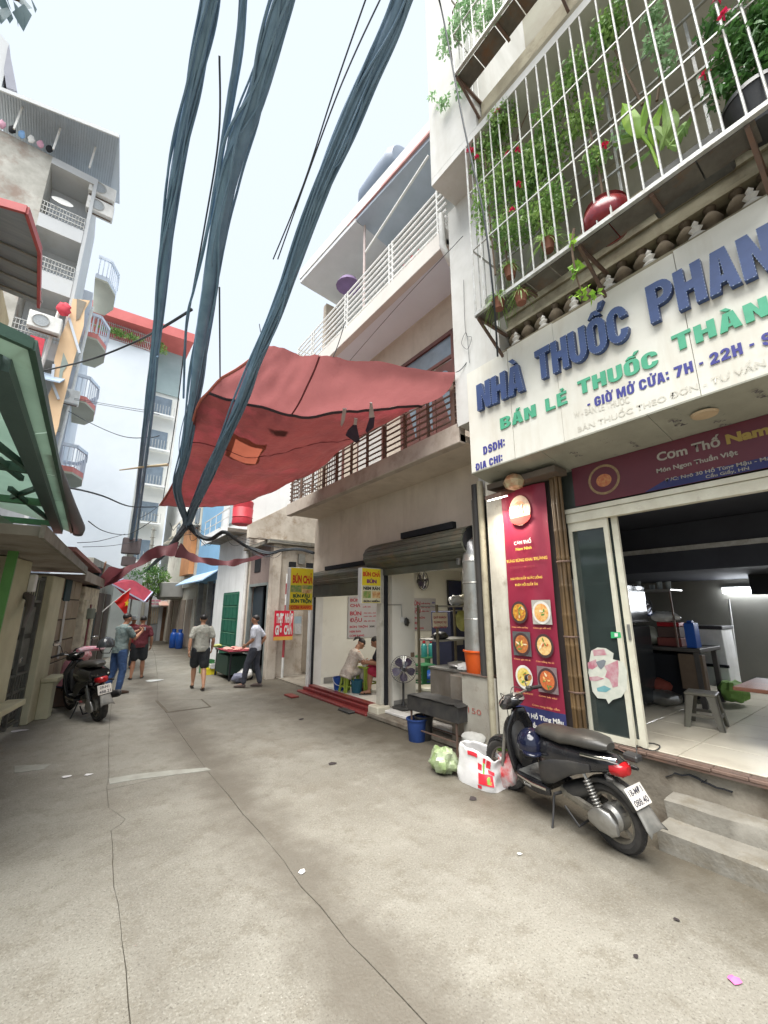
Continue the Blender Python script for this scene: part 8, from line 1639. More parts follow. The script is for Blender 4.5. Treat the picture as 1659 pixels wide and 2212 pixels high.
def tmesh(u0,u1,v0,v1,m,nm,off,nu,nv,par=None,f=None):
    mb = MB()
    for j in range(nv+1):
        for i in range(nu+1):
            uu, vv = u0+(u1-u0)*i/nu, v0+(v1-v0)*j/nv
            if f: uu, vv = f(i/nu, j/nv)
            mb.v.append(tuple(tp(uu, vv) + Vector((0,0,off))))
    for j in range(nv):
        for i in range(nu):
            if not f and inpatch(u0+(u1-u0)*(i+.5)/nu, v0+(v1-v0)*(j+.5)/nv): continue
            q=j*(nu+1)+i; mb.f.append((q,q+1,q+nu+2,q+nu+1))
    return mb.build(nm, m, TA, smooth=True)
m_tarp2 = mat('paler_tarpaulin', (0.35,0.125,0.125), (0.29,0.10,0.10), 0.9, 0.6, coords='pos', bump=0.15, bs=7, transl=0.5)
tmesh(0,1,0,0.30,m_tarp2,'upper_sheet',0.0,60,18); tmesh(0,1,0.296,1,m_tarp,'main_sheet',-0.012,60,42)
mb = MB(); mb.tube([tp(0.0+u/30, 0.295) - Vector((0,0,0.03)) for u in range(31)], 0.03, 8, flat=0.5); mb.build('seam_rope', mat('dark_seam', (0.05,0.035,0.045)), TA, smooth=True)
mb = MB(); mb.tube([tp(0.0 + u/30, 0.62 - 0.12*u/30) - Vector((0,0,0.015)) for u in range(31)], 0.008, 6); mb.build('seam', mat('dark_red_seam', (0.16,0.03,0.035)), TA)
mb = MB(); mb.tube([tp(0.42, v/12*0.30) - Vector((0,0,0.012)) for v in range(13)], 0.012, 6); mb.build('seam', MATS['dark_red_seam'], TA)
mb = MB(); mb.tube([tp(u/30, 1.0) for u in range(31)], 0.018, 6); mb.build('hem', MATS['dark_red_seam'], TA); mb = MB(); mb.tube([tp(0, u/30) for u in range(31)], 0.018, 6); mb.build('hem', mat('orange_hem', (0.5,0.14,0.1)), TA)
m_pat = mat('orange_patch', (0.42,0.12,0.07), (0.32,0.08,0.05), 1.5, 0.6, coords='pos', bump=0.3, bs=9, transl=0.35)
tmesh(0,0,0,0,m_pat,'patch',-0.014,10,10,f=lambda a,b_: (0.19 + 0.19*a + 0.006*math.sin(b_*9), 0.49 + 0.15*b_ + 0.005*math.sin(a*11)))
m_fl1 = mat('pale_rag', (0.55,0.45,0.45)); m_fl2 = mat('dark_rag', (0.05,0.03,0.06))
def flp(pts, m):   # flap from measured outline, hanging just under the sheet
    cx_, cy_ = sum(p[0] for p in pts)/len(pts), sum(p[1] for p in pts)/len(pts)
    MB().prism([gp(a5(*p), 4.52) for p in pts], (0,0,0.01)).build('hanging_flap', m, TA)
flp([(990,460),(1010,462),(1000,520),(985,555),(978,545)], m_fl1); flp([(1050,510),(1066,515),(1062,545),(1045,550)], m_fl1); flp([(1130,430),(1142,432),(1155,505),(1125,510)], m_fl1)
flp([(1045,545),(1062,545),(1078,625),(1060,640),(1005,600),(1015,575)], m_fl2); flp([(1130,508),(1156,506),(1150,560),(1115,588),(1108,575)], m_fl2); flp([(600,548),(705,568),(690,590),(640,585)], m_fl2)
for a, b_ in ((tp(0,0), g(560,700,5.3)), (tp(1,0), Vector((3.9,3.3,5.15))), (tp(0,1), g(300,1120,4.3)), (tp(1,1), Vector((3.95,8.4,4.9))), (tp(.5,0), tp(.5,0) + Vector((.1,-.1,.5)))): MB().tube(sag(a, b_, 0.03, 5), 0.006, 5).build('tie_rope', m_wire_d, TA)
for k in range(9):
    P = tp(0.02 + k*.12, 0.985); MB().lathe([(0.014,-.003),(0.022,0),(0.014,.003)], 10, T(P - Vector((0,0,.008))), close=True).build('eyelet', m_steel, TA)
# small second strip further along
TB = thing('maroon_strip_awning', 'narrow sagging maroon cloth strung low across the lane behind the big tarpaulin', 'tarpaulin', (2.4, 12, 3.2))
upper = [g(*b2(400,735), 2.85), g(*b2(560,740),2.95), g(*b2(700,680),3.1), g(*b2(850,535),3.35), g(*b2(1010,500),3.45), g(*b2(1170,465),3.6)]
lower = [g(*b2(170,1030), 2.25), g(*b2(440,918),2.5), g(*b2(700,745),2.88), g(*b2(900,650),3.1), g(*b2(1000,618),3.15), g(*b2(1130,612),3.2)]
def strip(U, L_, par, nm='cloth', n=40):
    mb = MB()
    for i in range(n+1):
        a, b_ = sample(U, i/n), sample(L_, i/n)
        for k in range(5): p = a.lerp(b_, k/4); mb.v.append((p.x, p.y, p.z + 0.02*math.sin(i*.7 + k)))
    for i in range(n):
        for k in range(4): q=i*5+k; mb.f.append((q,q+1,q+6,q+5))
    o = mb.build(nm, mat('maroon_tarp', (0.15,0.045,0.05), (0.12,0.035,0.042), 1.2, 0.65, coords='pos', bump=0.1, transl=0.4), par, smooth=True); return o
strip(upper, lower, TB)
u2 = [g(*b3(225,690), 3.6), g(*b3(330,790),3.5), g(*b3(450,840),3.4), px(*b3(700,878),3.2), px(*b3(900,858),3.7), px(*b3(1190,795),4.25)]
l2 = [g(*b3(160,835), 3.2), g(*b3(330,885),3.2), g(*b3(500,920),3.15), px(*b3(720,942),3.2), px(*b3(900,920),3.7), px(*b3(1200,812),4.25)]
strip(u2, l2, TB)
MB().tube([g(*b2(290,1000),2.4), g(*b2(370,680),3.0)], 0.02, 6).build('prop_stick', mat('pale_bamboo', (0.5,0.4,0.26)), TB); MB().tube([g(*b2(215,1000),2.3), g(*b2(300,860),2.6)], 0.015, 6).build('prop_stick', m_whitep, TB)
tag(MB().tube([g(*a3(1035,262),4.6), g(*a3(1240,235),4.6), g(*a3(1450,215),4.6)], [0.012,0.022,0.03], 8).build('bamboo_pole', mat('pale_bamboo', (0.5,0.4,0.26)), None, smooth=True), 'pale bamboo pole sticking out sideways from under the red tarpaulin', 'pole')
# ------------------------------------------------------------------ telephone and power cables in thick bundles
RC = random.Random(21)
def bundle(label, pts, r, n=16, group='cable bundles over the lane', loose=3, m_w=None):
    m_wire = m_w or MATS['glare_tinted_cable']
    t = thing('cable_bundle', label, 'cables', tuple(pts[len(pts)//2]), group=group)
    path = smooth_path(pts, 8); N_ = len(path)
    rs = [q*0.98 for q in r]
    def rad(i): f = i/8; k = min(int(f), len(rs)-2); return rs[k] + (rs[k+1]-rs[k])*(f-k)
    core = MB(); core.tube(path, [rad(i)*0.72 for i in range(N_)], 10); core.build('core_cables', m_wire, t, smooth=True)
    for c in range(n):
        ph = RC.uniform(0, 2*PI); tw = RC.uniform(-.25,.25); rr = RC.uniform(0.55,1.0); pp = []
        for i, p in enumerate(path):
            d = (path[min(i+1,N_-1)] - path[max(i-1,0)]).normalized(); a = d.cross(Vector((0,0,1))).normalized(); u = a.cross(d); al_ = ph + tw*i*0.5 + 0.5*noise.noise(Vector((c*3.1, i*.15, 0)))
            q = rad(i)*rr*(1 + 0.45*noise.noise(Vector((c*7.7, i*.12, 4)))); pp.append(p + a*math.cos(al_)*q + u*math.sin(al_)*q)
        MB().tube(pp, RC.uniform(0.007,0.014)*(r if not isinstance(r,(list,tuple)) else r[0])/0.07, 5, cap=False).build('cable', m_wire, t, smooth=True, fix=False)
    for c in range(loose):
        i0_ = RC.randrange(2, max(3, N_-14)); i1_ = min(N_-1, i0_ + RC.randrange(8, 14)); pp = sag(path[i0_], path[i1_], 0.12 + 0.12*RC.random(), 10); off = Vector((RC.uniform(-1,1), RC.uniform(-1,1), -0.3))*rad(i0_)*1.3
        MB().tube([p + off*math.sin(PI*k/10) for k, p in enumerate(pp)], 0.006, 5, cap=False).build('loose_cable', m_wire, t, fix=False)
    return t
knot = g(405,1130,3.92)
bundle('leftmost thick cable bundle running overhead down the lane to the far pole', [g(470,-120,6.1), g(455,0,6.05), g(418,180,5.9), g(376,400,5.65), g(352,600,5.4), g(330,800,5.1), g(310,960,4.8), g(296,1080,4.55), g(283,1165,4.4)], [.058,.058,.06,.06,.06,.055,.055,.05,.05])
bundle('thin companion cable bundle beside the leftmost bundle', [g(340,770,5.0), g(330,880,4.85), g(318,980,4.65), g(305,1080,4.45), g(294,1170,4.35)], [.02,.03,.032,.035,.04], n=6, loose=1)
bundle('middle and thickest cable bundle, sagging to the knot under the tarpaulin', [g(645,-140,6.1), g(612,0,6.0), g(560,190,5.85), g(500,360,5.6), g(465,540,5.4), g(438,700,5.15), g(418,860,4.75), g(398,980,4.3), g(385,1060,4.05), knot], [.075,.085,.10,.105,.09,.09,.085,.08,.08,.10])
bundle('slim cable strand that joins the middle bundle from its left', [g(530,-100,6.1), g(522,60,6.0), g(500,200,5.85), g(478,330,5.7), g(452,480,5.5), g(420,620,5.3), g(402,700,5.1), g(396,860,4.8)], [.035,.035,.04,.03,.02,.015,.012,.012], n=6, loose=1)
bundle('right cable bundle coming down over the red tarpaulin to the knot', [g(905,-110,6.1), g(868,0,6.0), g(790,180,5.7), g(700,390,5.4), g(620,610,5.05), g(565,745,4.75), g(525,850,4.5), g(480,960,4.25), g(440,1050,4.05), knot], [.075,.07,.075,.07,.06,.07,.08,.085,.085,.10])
bundle('knotted cable bundle hanging from the knot towards the noodle shop', [knot, g(*b3(380,560),3.75), g(*b3(450,620),3.6), g(*b3(560,645),3.5), g(*b3(690,572),3.6), px(*b3(800,630),3.2), px(*b3(960,735),3.8), px(*b3(1180,800),4.2), px(*b3(1350,770),4.3), px(*b3(1520,760),4.32), px(*b3(1680,800),4.35)], [.09,.07,.06,.05,.045,.045,.04,.035,.03,.025,.02], n=14, loose=7, m_w=m_wire_d)
bundle('cable bundle going down left from the knot to the far pole', [knot, g(375,1170,3.85), g(350,1200,3.8), g(320,1228,3.7), g(292,1250,3.6)], [.09,.09,.08,.07,.05], n=12, loose=4, m_w=m_wire_d)
# twig like tails at the knot
for k in range(7):
    a = knot + Vector((RC.uniform(-.2,.2), RC.uniform(-.2,.2), RC.uniform(-.1,.1)))
    tag(MB().tube([a, a + Vector((RC.uniform(-.3,.3), RC.uniform(-.2,.2), RC.uniform(-.45,-.1))), a + Vector((RC.uniform(-.5,.5), RC.uniform(-.3,.3), RC.uniform(-.6,.1)))], 0.008, 5).build('cable_end', m_wire_d), 'loose cable end sticking out of the knot below the tarpaulin', 'cable', 'loose cable ends at the knot')
def wire(label, pts, r=0.006, m=m_wire_d): return tag(MB().tube(smooth_path(pts, 6), r, 6).build('wire', m, None, smooth=True), label, 'wire')
wire('thin black wire slanting down in front of the plant cages', [g(925,-60,8.6), px(*z1(100,30),2.7), px(*z1(210,600),2.9), px(*z1(300,1000),3.0), px(*z1(350,1400),3.2), px(1075,770,3.6)], 0.011)
wire('thin wire from the noodle shop balcony up to the pharmacy corner', [px(1000,510,3.7), px(860,660,3.8), px(755,780,3.8)], 0.005)
wire('thick wire curving from the left block across the lane to the cable bundles', [py(*b5(140,790),14), py(*b5(500,710),12), py(*b5(860,610),10), py(*b5(1300,430),9), g(350,708,5.9), g(415,668,5.9)], 0.02)
wire('sagging wire from the green awning to the left bundle', [g(*b9(520,1460),3.15), g(*a3(700,435),3.5), g(*a3(900,490),3.7), g(*a3(1120,575),4.0), g(*a3(1350,580),4.2)], 0.014)
wire('thin wire sagging low across the pale far wall', [g(*b2(180,235),3.4), g(*b2(320,330),3.6), g(*b2(480,375),3.8), g(*b2(640,370),4.0), g(*b2(860,240),4.1)], 0.01)
wire('lowest thin wire in front of the pale far wall', [g(*b2(60,470),3.1), g(*b2(300,450),3.4), g(*b2(580,375),3.8)], 0.008)
wire('faint wire below it in front of the pale far wall', [g(*b2(120,515),3.1), g(*b2(450,500),3.4), g(*b2(760,440),3.8)], 0.007)
wire('long thin wire drooping from the peach block to the bundles', [py(*b5(510,1235),17), py(*b5(800,1390),15), py(*b5(1150,1530),13), py(*b5(1450,1540),12), py(*b5(1560,1520),11.5)], 0.012)
wire('upper of two faint parallel wires from the peach block', [py(*b5(580,1090),18), py(*b5(1100,1180),14), py(*b5(1560,1250),11)], 0.008)
wire('lower of two faint parallel wires from the peach block', [py(*b5(580,1105),18), py(*b5(1100,1200),14), py(*b5(1560,1275),11)], 0.008)
wire('thin vertical cable left of the middle bundle', [g(474,120,6), g(472,300,5.8), g(440,500,5.6), g(405,700,5.3), g(380,900,5.0), g(352,1080,4.6)], 0.008)
wire('thin wire hanging along the right bundle', [g(835,-30,6.1), g(760,130,5.8), g(700,280,5.5), g(600,560,5.1)], 0.006)
wire('second thin wire hanging along the right bundle', [g(800,-30,6.1), g(720,200,5.8), g(655,400,5.4), g(590,560,5.2)], 0.006)
wire('thin upright wire left of the red tarpaulin', [g(474,620,5.2), g(475,760,4.9), g(476,900,4.7)], 0.009)
for k, (p, q) in enumerate([((690,575),(1500,770)), ((640,520),(1659,720)), ((660,600),(1300,740))]):
    wire(['top','middle','lowest'][k] + ' of the fine wires fanning out over the old parapet', [px(*b3(*p), 3.7), px(*b3((p[0]+q[0])/2, (p[1]+q[1])/2 + 25), 4.05), px(*b3(*q), 4.3)], 0.006)
wire('curled telephone wire on the corner wall left of the pharmacy sign', [px(*z2(120,0),3.88), px(*z2(130,260),3.88), px(*z2(160,290),3.87), px(*z2(140,350),3.87), px(*z2(110,320),3.87), px(*z2(135,270),3.87), px(*z2(150,420),3.88)], 0.003)
# far utility pole
up = thing('utility_pole', 'far concrete utility pole with a dark junction box under the leftmost bundle', 'utility pole', (1.85, 21.5, 0))
bp0 = g(283,1165,4.4); MB().tube([(bp0.x + .35, bp0.y + 3.4, 0), (bp0.x + .35, bp0.y + 3.4, 7)], [0.16,0.12], 12).build('pole', m_conc_l, up, smooth=True)
MB().bbox((bp0.x - .25, bp0.y - .1, bp0.z - .55), (bp0.x + .35, bp0.y + .2, bp0.z + .05), 0.03).build('junction_box', mat('dull_brown_box', (0.15,0.12,0.12)), up); MB().bbox((bp0.x - .2, bp0.y - .05, bp0.z - 1.0), (bp0.x + .25, bp0.y + .15, bp0.z - .65), 0.03).build('junction_box', MATS['dull_brown_box'], up)
p2 = thing('second_utility_pole', 'slimmer grey pole standing right of the far utility pole', 'utility pole', (2.6, 20, 0)); q = py(*b2(870,480), 27)
MB().tube([(q.x, q.y, 0), (q.x, q.y, 6.5)], [0.10,0.08], 10).build('pole', mat('pale_old_pole', (0.48,0.46,0.40)), p2, smooth=True)
for k in range(7): z = q.z - 1 + k*0.45; MB().bar((q.x - .14, q.y - .1, z), (q.x + .14, q.y - .1, z), 0.03).build('rung', m_conc_l, p2)
vm = shrub('hanging tangle of wires and creeper behind the tarpaulins', tuple(g(*b2(760,800), 3.2)), [(tuple(g(*b2(720,800),3.1)),(.5,.5,.25)), (tuple(g(*b2(900,760),3.3)),(.5,.5,.25)), (tuple(g(*b2(640,900),2.9)),(.4,.4,.2))], 500, m_vine2, 0.09, 0.04, name='creeper')
# blocks glimpsed above the tarpaulin between the bundles
q = py(625, 745, 15); UB = thing('far_roof_hut', 'small glassy roof hut seen over the top edge of the red tarpaulin', 'building', (q.x, 15, q.z)); 
B((5.2, 14.5, 8.6), (9, 16.5, 12.0)).build('wall', m_pane if False else mat('pale_teal_glazing', (0.35,0.47,0.52), (0.3,0.42,0.47), 1, 0.3, coords='pos', bump=0, stretch=(6,6,0.3)), UB)
MB().prism([(5.1, 14.4, 12.0), (9, 14.4, 12.0), (9, 16.6, 12.0), (5.1, 16.6, 12.0)], (0,0,.12)).build('roof', m_tw2, UB)
# ------------------------------------------------------------------ people
m_skin = mat('warm_skin', (0.50,0.27,0.17), (0.44,0.23,0.14), 8, 0.5, bump=0.05); m_skin2 = mat('tan_skin', (0.40,0.20,0.12), (0.35,0.17,0.10), 8, 0.5, bump=0.05)
m_hair = mat('black_hair', (0.012,0.010,0.010), (0.02,0.017,0.015), 30, 0.45, bump=0.3, bs=120)
def vox(mb, name, m, t, size=0.014, sm=3):
    me = bpy.data.meshes.new(name); me.from_pydata(mb.v, [], mb.f); o = bpy.data.objects.new(name, me); COL.objects.link(o)
    r = o.modifiers.new('r', 'REMESH'); r.mode = 'VOXEL'; r.voxel_size = size; s = o.modifiers.new('s', 'SMOOTH'); s.iterations = sm; s.factor = 0.6
    bpy.context.view_layer.update(); nm = bpy.data.meshes.new_from_object(o.evaluated_get(bpy.context.evaluated_depsgraph_get()))
    bpy.data.objects.remove(o); nm.materials.clear(); nm.materials.append(m)
    for p in nm.polygons: p.use_smooth = True
    nm.name = name; q = bpy.data.objects.new(name, nm); COL.objects.link(q); q.parent = t; WM[q.name] = WM[t.name]; return q
def cap(mb, p, q, r0, r1, n=14, ex=0.0):               # tapered limb with round ends
    p, q = Vector(p), Vector(q); d = (q - p).normalized(); L = (q-p).length; pts = []; rs = []
    for k in range(4): a = PI/2*(1 - k/3); pts.append(p - d*r0*math.sin(a)); rs.append(max(0.002, r0*math.cos(a)))
    pts.append(p.lerp(q, .4)); rs.append(r0 + (r1-r0)*.3 + ex)
    for k in range(4): a = PI/2*k/3; pts.append(q + d*r1*math.sin(a)); rs.append(max(0.002, r1*math.cos(a)))
    mb.tube(pts, rs, n); return mb
def ell(mb, c, r, M=None): return mb.ball(c, r, 16) if M is None else mb.add(*(lambda b: (b.v, b.f))(MB().ball((0,0,0), r, 16)), M=T(c) @ M)
def hand(t, wrist, d, palm_n, m, s=1.0, curl=0.6):
    """palm, four unequal bent fingers and a thumb, one mesh"""
    d = Vector(d).normalized(); n = Vector(palm_n); n = (n - d*n.dot(d)).normalized(); sd = d.cross(n); w = Vector(wrist); mb = MB()
    mb.loft([(0,0,0,.028*s,.016*s),(.04*s,0,0,.038*s,.015*s),(.085*s,0,0,.036*s,.012*s)], 10, M=Matrix((( d.x, sd.x, n.x, w.x),(d.y,sd.y,n.y,w.y),(d.z,sd.z,n.z,w.z),(0,0,0,1))))
    for k, L_ in enumerate((.068,.078,.072,.056)):
        b0 = w + d*.08*s + sd*(-.028 + .0187*k)*s; a = curl*0.7; p1 = b0 + (d*math.cos(a) + n*math.sin(a))*L_*.45*s; p2 = p1 + (d*math.cos(a*2) + n*math.sin(a*2))*L_*.32*s; p3 = p2 + (d*math.cos(a*2.8) + n*math.sin(a*2.8))*L_*.25*s
        mb.tube([b0, p1, p2, p3], [.0088*s,.0085*s,.0078*s,.006*s], 7)
    b0 = w + d*.02*s - sd*.028*s; p1 = b0 + (d*.6 - sd*.7 + n*.3).normalized()*.035*s; p2 = p1 + (d*.85 - sd*.3 + n*.45).normalized()*.03*s
    mb.tube([b0, p1, p2], [.011*s,.010*s,.0075*s], 7); return mb
def person(label, loc, rz, J, skin, shirt, lower, H=1.7, sleeve=0.55, leg=1.0, hair='short', shoes=None, fem=0.0, shirt_len=0.10, loose=1.0):
    """J: joints in local metres (x right, y forward, z up); the figure faces +y"""
    t = thing('person', label, 'person', loc, rz); I = WM[t.name]
    V = {k: Vector(v) for k, v in J.items() if not isinstance(v, float)}
    pel, ch, nk, hd = V['pelvis'], V['chest'], V['neck'], V['head']
    L = dict(local=True); up = (nk - pel).normalized(); fw = (V['look'] - hd).normalized(); rt = fw.cross(Vector((0,0,1))).normalized(); hup = rt.cross(fw).normalized()
    shr, shl, hpr, hpl = V['shr'], V['shl'], V['hpr'], V['hpl']
    sx = (shr - shl).normalized()
    def torso(mb, g_=0.0, low=None):
        f2 = sx.cross(up).normalized()
        secs = [(-0.10, .155+.01*fem, .115), (0.0, .165+.012*fem, .125), (0.12, .150-.018*fem, .115), (0.25, .155-.01*fem, .115), (0.38, .175-.015*fem, .118), (0.46, .17-.015*fem, .10), (0.50, .11, .075), (0.535, .055, .055)]
        if low is not None: secs = [s_ for s_ in secs if s_[0] >= low]; secs = [(low, .168, .13)] + secs
        LL = (nk - pel).length; mid = ch
        vs = []; fs = []; n = 22
        for z, a, b_ in secs:
            f = z/0.52; P = pel.lerp(nk, f) if f <= 0 else (pel*(1-f)*(1-f) + (ch*2 - (pel+nk)/2)*2*f*(1-f) + nk*f*f)
            for k in range(n): c_ = 2*PI*k/n; vs.append(P + sx*math.cos(c_)*(a+g_) + f2*math.sin(c_)*(b_+g_))
        m_ = len(secs)
        for i in range(m_-1):
            for k in range(n): fs.append((i*n+k, i*n+(k+1)%n, (i+1)*n+(k+1)%n, (i+1)*n+k))
        fs.append(tuple(range(n))[::-1]); fs.append(tuple((m_-1)*n+k for k in range(n))); mb.add(vs, fs)
    b = MB(); torso(b)
    cap(b, nk - up*.05, hd - hup*.09, .055, .052)
    for s_ in ('r', 'l'):
        sh, el, wr = V['sh'+s_], V['el'+s_], V['wr'+s_]; hp, kn, an, toe = V['hp'+s_], V['kn'+s_], V['an'+s_], V['toe'+s_]
        cap(b, sh, el, .050, .039, ex=.004); cap(b, el, wr, .040, .026, ex=.006)
        cap(b, hp, kn, .082, .054, ex=.004); cap(b, kn, an, .054, .034, ex=.012)
        cap(b, an - Vector((0,0,.03)), toe, .036, .028); ell(b, (an.x, an.y, max(.03, an.z - .045)), (.035,.045,.03))
    # head: skull, jaw, nose, ears
    HM = Matrix((( rt.x, fw.x, hup.x, hd.x),(rt.y,fw.y,hup.y,hd.y),(rt.z,fw.z,hup.z,hd.z),(0,0,0,1)))
    def hb(c, r): mbx = MB().ball((0,0,0), r, 18); b.add(mbx.v, mbx.f, HM @ T(c))
    hb((0,-.008,.022), (.076,.094,.088)); hb((0,.020,-.045), (.056,.066,.062)); hb((0,.052,-.078), (.030,.026,.022))
    b.add(*(lambda q: (q.v, q.f))(MB().tube([(0,.086,.020),(0,.108,-.020),(0,.098,-.030)], [.008,.014,.012], 8)), M=HM)
    for s_ in (-1, 1): hb((s_*.078,.0,-.005), (.010,.020,.030))
    b.add(*(lambda q: (q.v, q.f))(MB().tube([(-.022,.087,-.055),(0,.094,-.056),(.022,.087,-.055)], [.006,.009,.006], 8)), M=HM)
    body = vox(b, 'body', skin, t, 0.0135, 2)
    hm = MB()
    for s_ in ('r', 'l'):
        d = (V['wr'+s_] - V['el'+s_]).normalized(); pn = V.get('palm'+s_, Vector((-0.9 if s_ == 'r' else 0.9, 0.2, 0))); h_ = hand(t, V['wr'+s_], d, pn, skin, 1.0, J.get('curl', 0.6) if isinstance(J.get('curl', 0.6), float) else .6); hm.add(h_.v, h_.f)
    bm = bmesh.new(); bm.from_mesh(body.data); tmp = bpy.data.meshes.new('t'); tmp.from_pydata(hm.v, [], hm.f); bm.from_mesh(tmp); bm.to_mesh(body.data); bm.free(); bpy.data.meshes.remove(tmp)
    for p in body.data.polygons: p.use_smooth = True
    for s_ in (-1, 1):
        e = MB().ball((0,0,0), (.011,.006,.007), 10); q = MB(); q.add(e.v, e.f, HM @ T((s_*.030,.083,.010))); q.build('eye', mat('dark_eye', (0.02,0.015,0.012), rough=.2, bump=0), t, smooth=True, **L)
        q = MB(); q.tube([HM @ Vector(p) for p in ((s_*.016,.090,.030),(s_*.032,.088,.036),(s_*.048,.078,.030))], .004, 6); q.build('eyebrow', m_hair, t, **L)
    # hair
    h = MB(); hx = MB().ball((0,0,0), (.080,.095,.083), 20); h.add(hx.v, hx.f, HM @ T((0,-.018,.036)))
    vs = []
    hh = MB(); inv = HM.inverted()
    for v in h.v: q = inv @ Vector(v); q.y = min(q.y, 0.070 - 0.25*max(0, .07 - q.z)); q.z = max(q.z, -.055 if q.y < 0 else -.01 - .3*q.y + .02); q += q.normalized()*0.004*noise.noise(q*60); vs.append(HM @ q)
    h.v = [tuple(v) for v in vs]
    if hair == 'pony':
        h.add(*(lambda q: (q.v, q.f))(MB().tube([(0,-.10,.04),(0,-.15,.03),(0,-.18,-.04),(0,-.17,-.12)], [.025,.032,.028,.008], 10)), M=HM)
    h.build('hair', m_hair, t, smooth=True, **L)
    if hair == 'cap': c_ = MB().ball((0,0,0), (.092,.108,.075), 18); q = MB(); q.add(c_.v, c_.f, HM @ T((0,-.01,.055))); q.box((-.06,.07,.03), (.06,.16,.042), HM); q.build('cap', m_whitep, t, smooth=True, **L)
    # shirt
    s = MB(); torso(s, .016*loose, low=-shirt_len)
    for s_ in ('r', 'l'):
        sh, el, wr = V['sh'+s_], V['el'+s_], V['wr'+s_]; mid = sh.lerp(el, min(1, sleeve*1.25)); la = min(loose, 1.12); cap(s, sh - up*.02, mid, .062*la, .062*la)
        if sleeve > 0.9: cap(s, el, el.lerp(wr, .9), .05*loose, .038*loose)
    so = vox(s, 'shirt', shirt, t, 0.014, 2)
    for v in so.data.vertices: v.co += v.normal*(0.006*noise.noise(v.co*9) + 0.004*noise.noise(v.co*22)) + Vector((0,0,0))
    # trousers or shorts
    p = MB(); f2 = sx.cross(up).normalized()
    ell(p, pel + Vector((0,0,-.02)), (.168,.132,.11))
    for s_ in ('r', 'l'):
        hp, kn, an = V['hp'+s_], V['kn'+s_], V['an'+s_]
        if leg >= 1: cap(p, hp, kn, .098*loose, .070*loose); cap(p, kn, an + (kn-an).normalized()*.03, .069*loose, .056*loose)
        else: cap(p, hp, hp.lerp(kn, leg*1.05), .100*min(loose,1.22), .094*min(loose,1.2))
    po = vox(p, 'trousers' if leg >= 1 else 'shorts', lower, t, 0.014, 2)
    for v in po.data.vertices: v.co += v.normal*(0.005*noise.noise(v.co*11))
    for s_ in ('r', 'l'):
        an, toe = V['an'+s_], V['toe'+s_]; d = (toe - an); d.z = 0; d = d.normalized() if d.length > .01 else Vector((0,1,0)); sm = shoes or mat('dark_sandal', (0.03,0.025,0.02)); c = an.lerp(toe, .5); zb = min(toe.z, an.z - .06)
        sd = Vector((-d.y, d.x, 0)); Mx = Matrix(((d.x, sd.x, 0, c.x),(d.y, sd.y, 0, c.y),(0,0,1,max(0.0, toe.z - .032)),(0,0,0,1)))
        if shoes: MB().loft([(-.13,0,.03,.03,.028),(-.10,0,.042,.04,.042),(0,0,.040,.042,.038),(.09,0,.03,.044,.028),(.14,0,.022,.028,.018)], 12, 3, M=Mx).build('shoe', sm, t, smooth=True, **L)
        else: MB().loft([(-.12,0,.004,.03,.012),(-.05,0,.004,.036,.012),(.05,0,.004,.042,.012),(.13,0,.004,.028,.010)], 12, 3, M=Mx).build('sandal', sm, t, smooth=True, **L); MB().tube([Mx @ Vector((.02,.045,.02)), Mx @ Vector((.06,0,.062)), Mx @ Vector((.02,-.045,.02))], .008, 6).build('strap', sm, t, **L)
    return t
def base(k=1.0, lean=0.0):
    J = dict(pelvis=(0,0,.93), chest=(0,.0+lean*.5,1.17), neck=(0,-.01+lean,1.43), head=(0,.02+lean*1.15,1.57), look=(0,1,1.55),
             shr=(.175,-.01+lean*.9,1.365), shl=(-.175,-.01+lean*.9,1.365), elr=(.225,-.05+lean,1.10), ell=(-.225,-.05+lean,1.10), wrr=(.24,.03+lean,.87), wrl=(-.24,.03+lean,.87),
             hpr=(.088,0,.87), hpl=(-.088,0,.87), knr=(.10,.02,.48), knl=(-.10,.02,.48), anr=(.10,-.02,.085), anl=(-.10,-.02,.085), toer=(.11,.15,.032), toel=(-.11,.15,.032))
    return J
def sc_(J, k): return {a: (tuple(Vector(b)*k) if not isinstance(b, float) else b) for a, b in J.items()}
# 1 grey T-shirt walking away, seen from behind
J = base(lean=.03); J.update(knl=(-.10,.16,.50), anl=(-.09,.20,.13), toel=(-.09,.36,.05), knr=(.10,.0,.48), anr=(.10,-.22,.13), toer=(.10,-.09,.032), elr=(.25,-.04,1.09), wrr=(.25,.10,.88), ell=(-.25,-.08,1.10), wrl=(-.26,-.12,.86))
J = {k: v for k, v in J.items()}
person('man in a pale grey T-shirt and black shorts walking away mid lane', (2.66,10.85,0), math.radians(-8), sc_(J, 1.02), m_skin, mat('pale_grey_tshirt', (0.42,0.42,0.37), (0.36,0.36,0.31), 5, 0.8), mat('black_shorts', (0.018,0.022,0.028), (0.03,0.035,0.04), 5, 0.8), leg=.78, loose=1.38)
# 2 maroon T-shirt walking away
J = base(lean=.02); J.update(knl=(-.11,.05,.48), anl=(-.13,-.06,.10), toel=(-.15,.10,.032), knr=(.11,.08,.48), anr=(.13,.10,.085), toer=(.15,.26,.032), elr=(.26,-.05,1.08), wrr=(.27,.06,.86), ell=(-.27,-.05,1.08), wrl=(-.26,.08,.87), look=(-.1,1,1.45))
person('man in a dark maroon T-shirt and black shorts walking away', (1.70,13.45,0), math.radians(-5), sc_(J, .98), m_skin2, mat('maroon_tshirt', (0.13,0.02,0.03), (0.10,0.015,0.022), 5, 0.8), MATS['black_shorts'], leg=.72, loose=1.42)
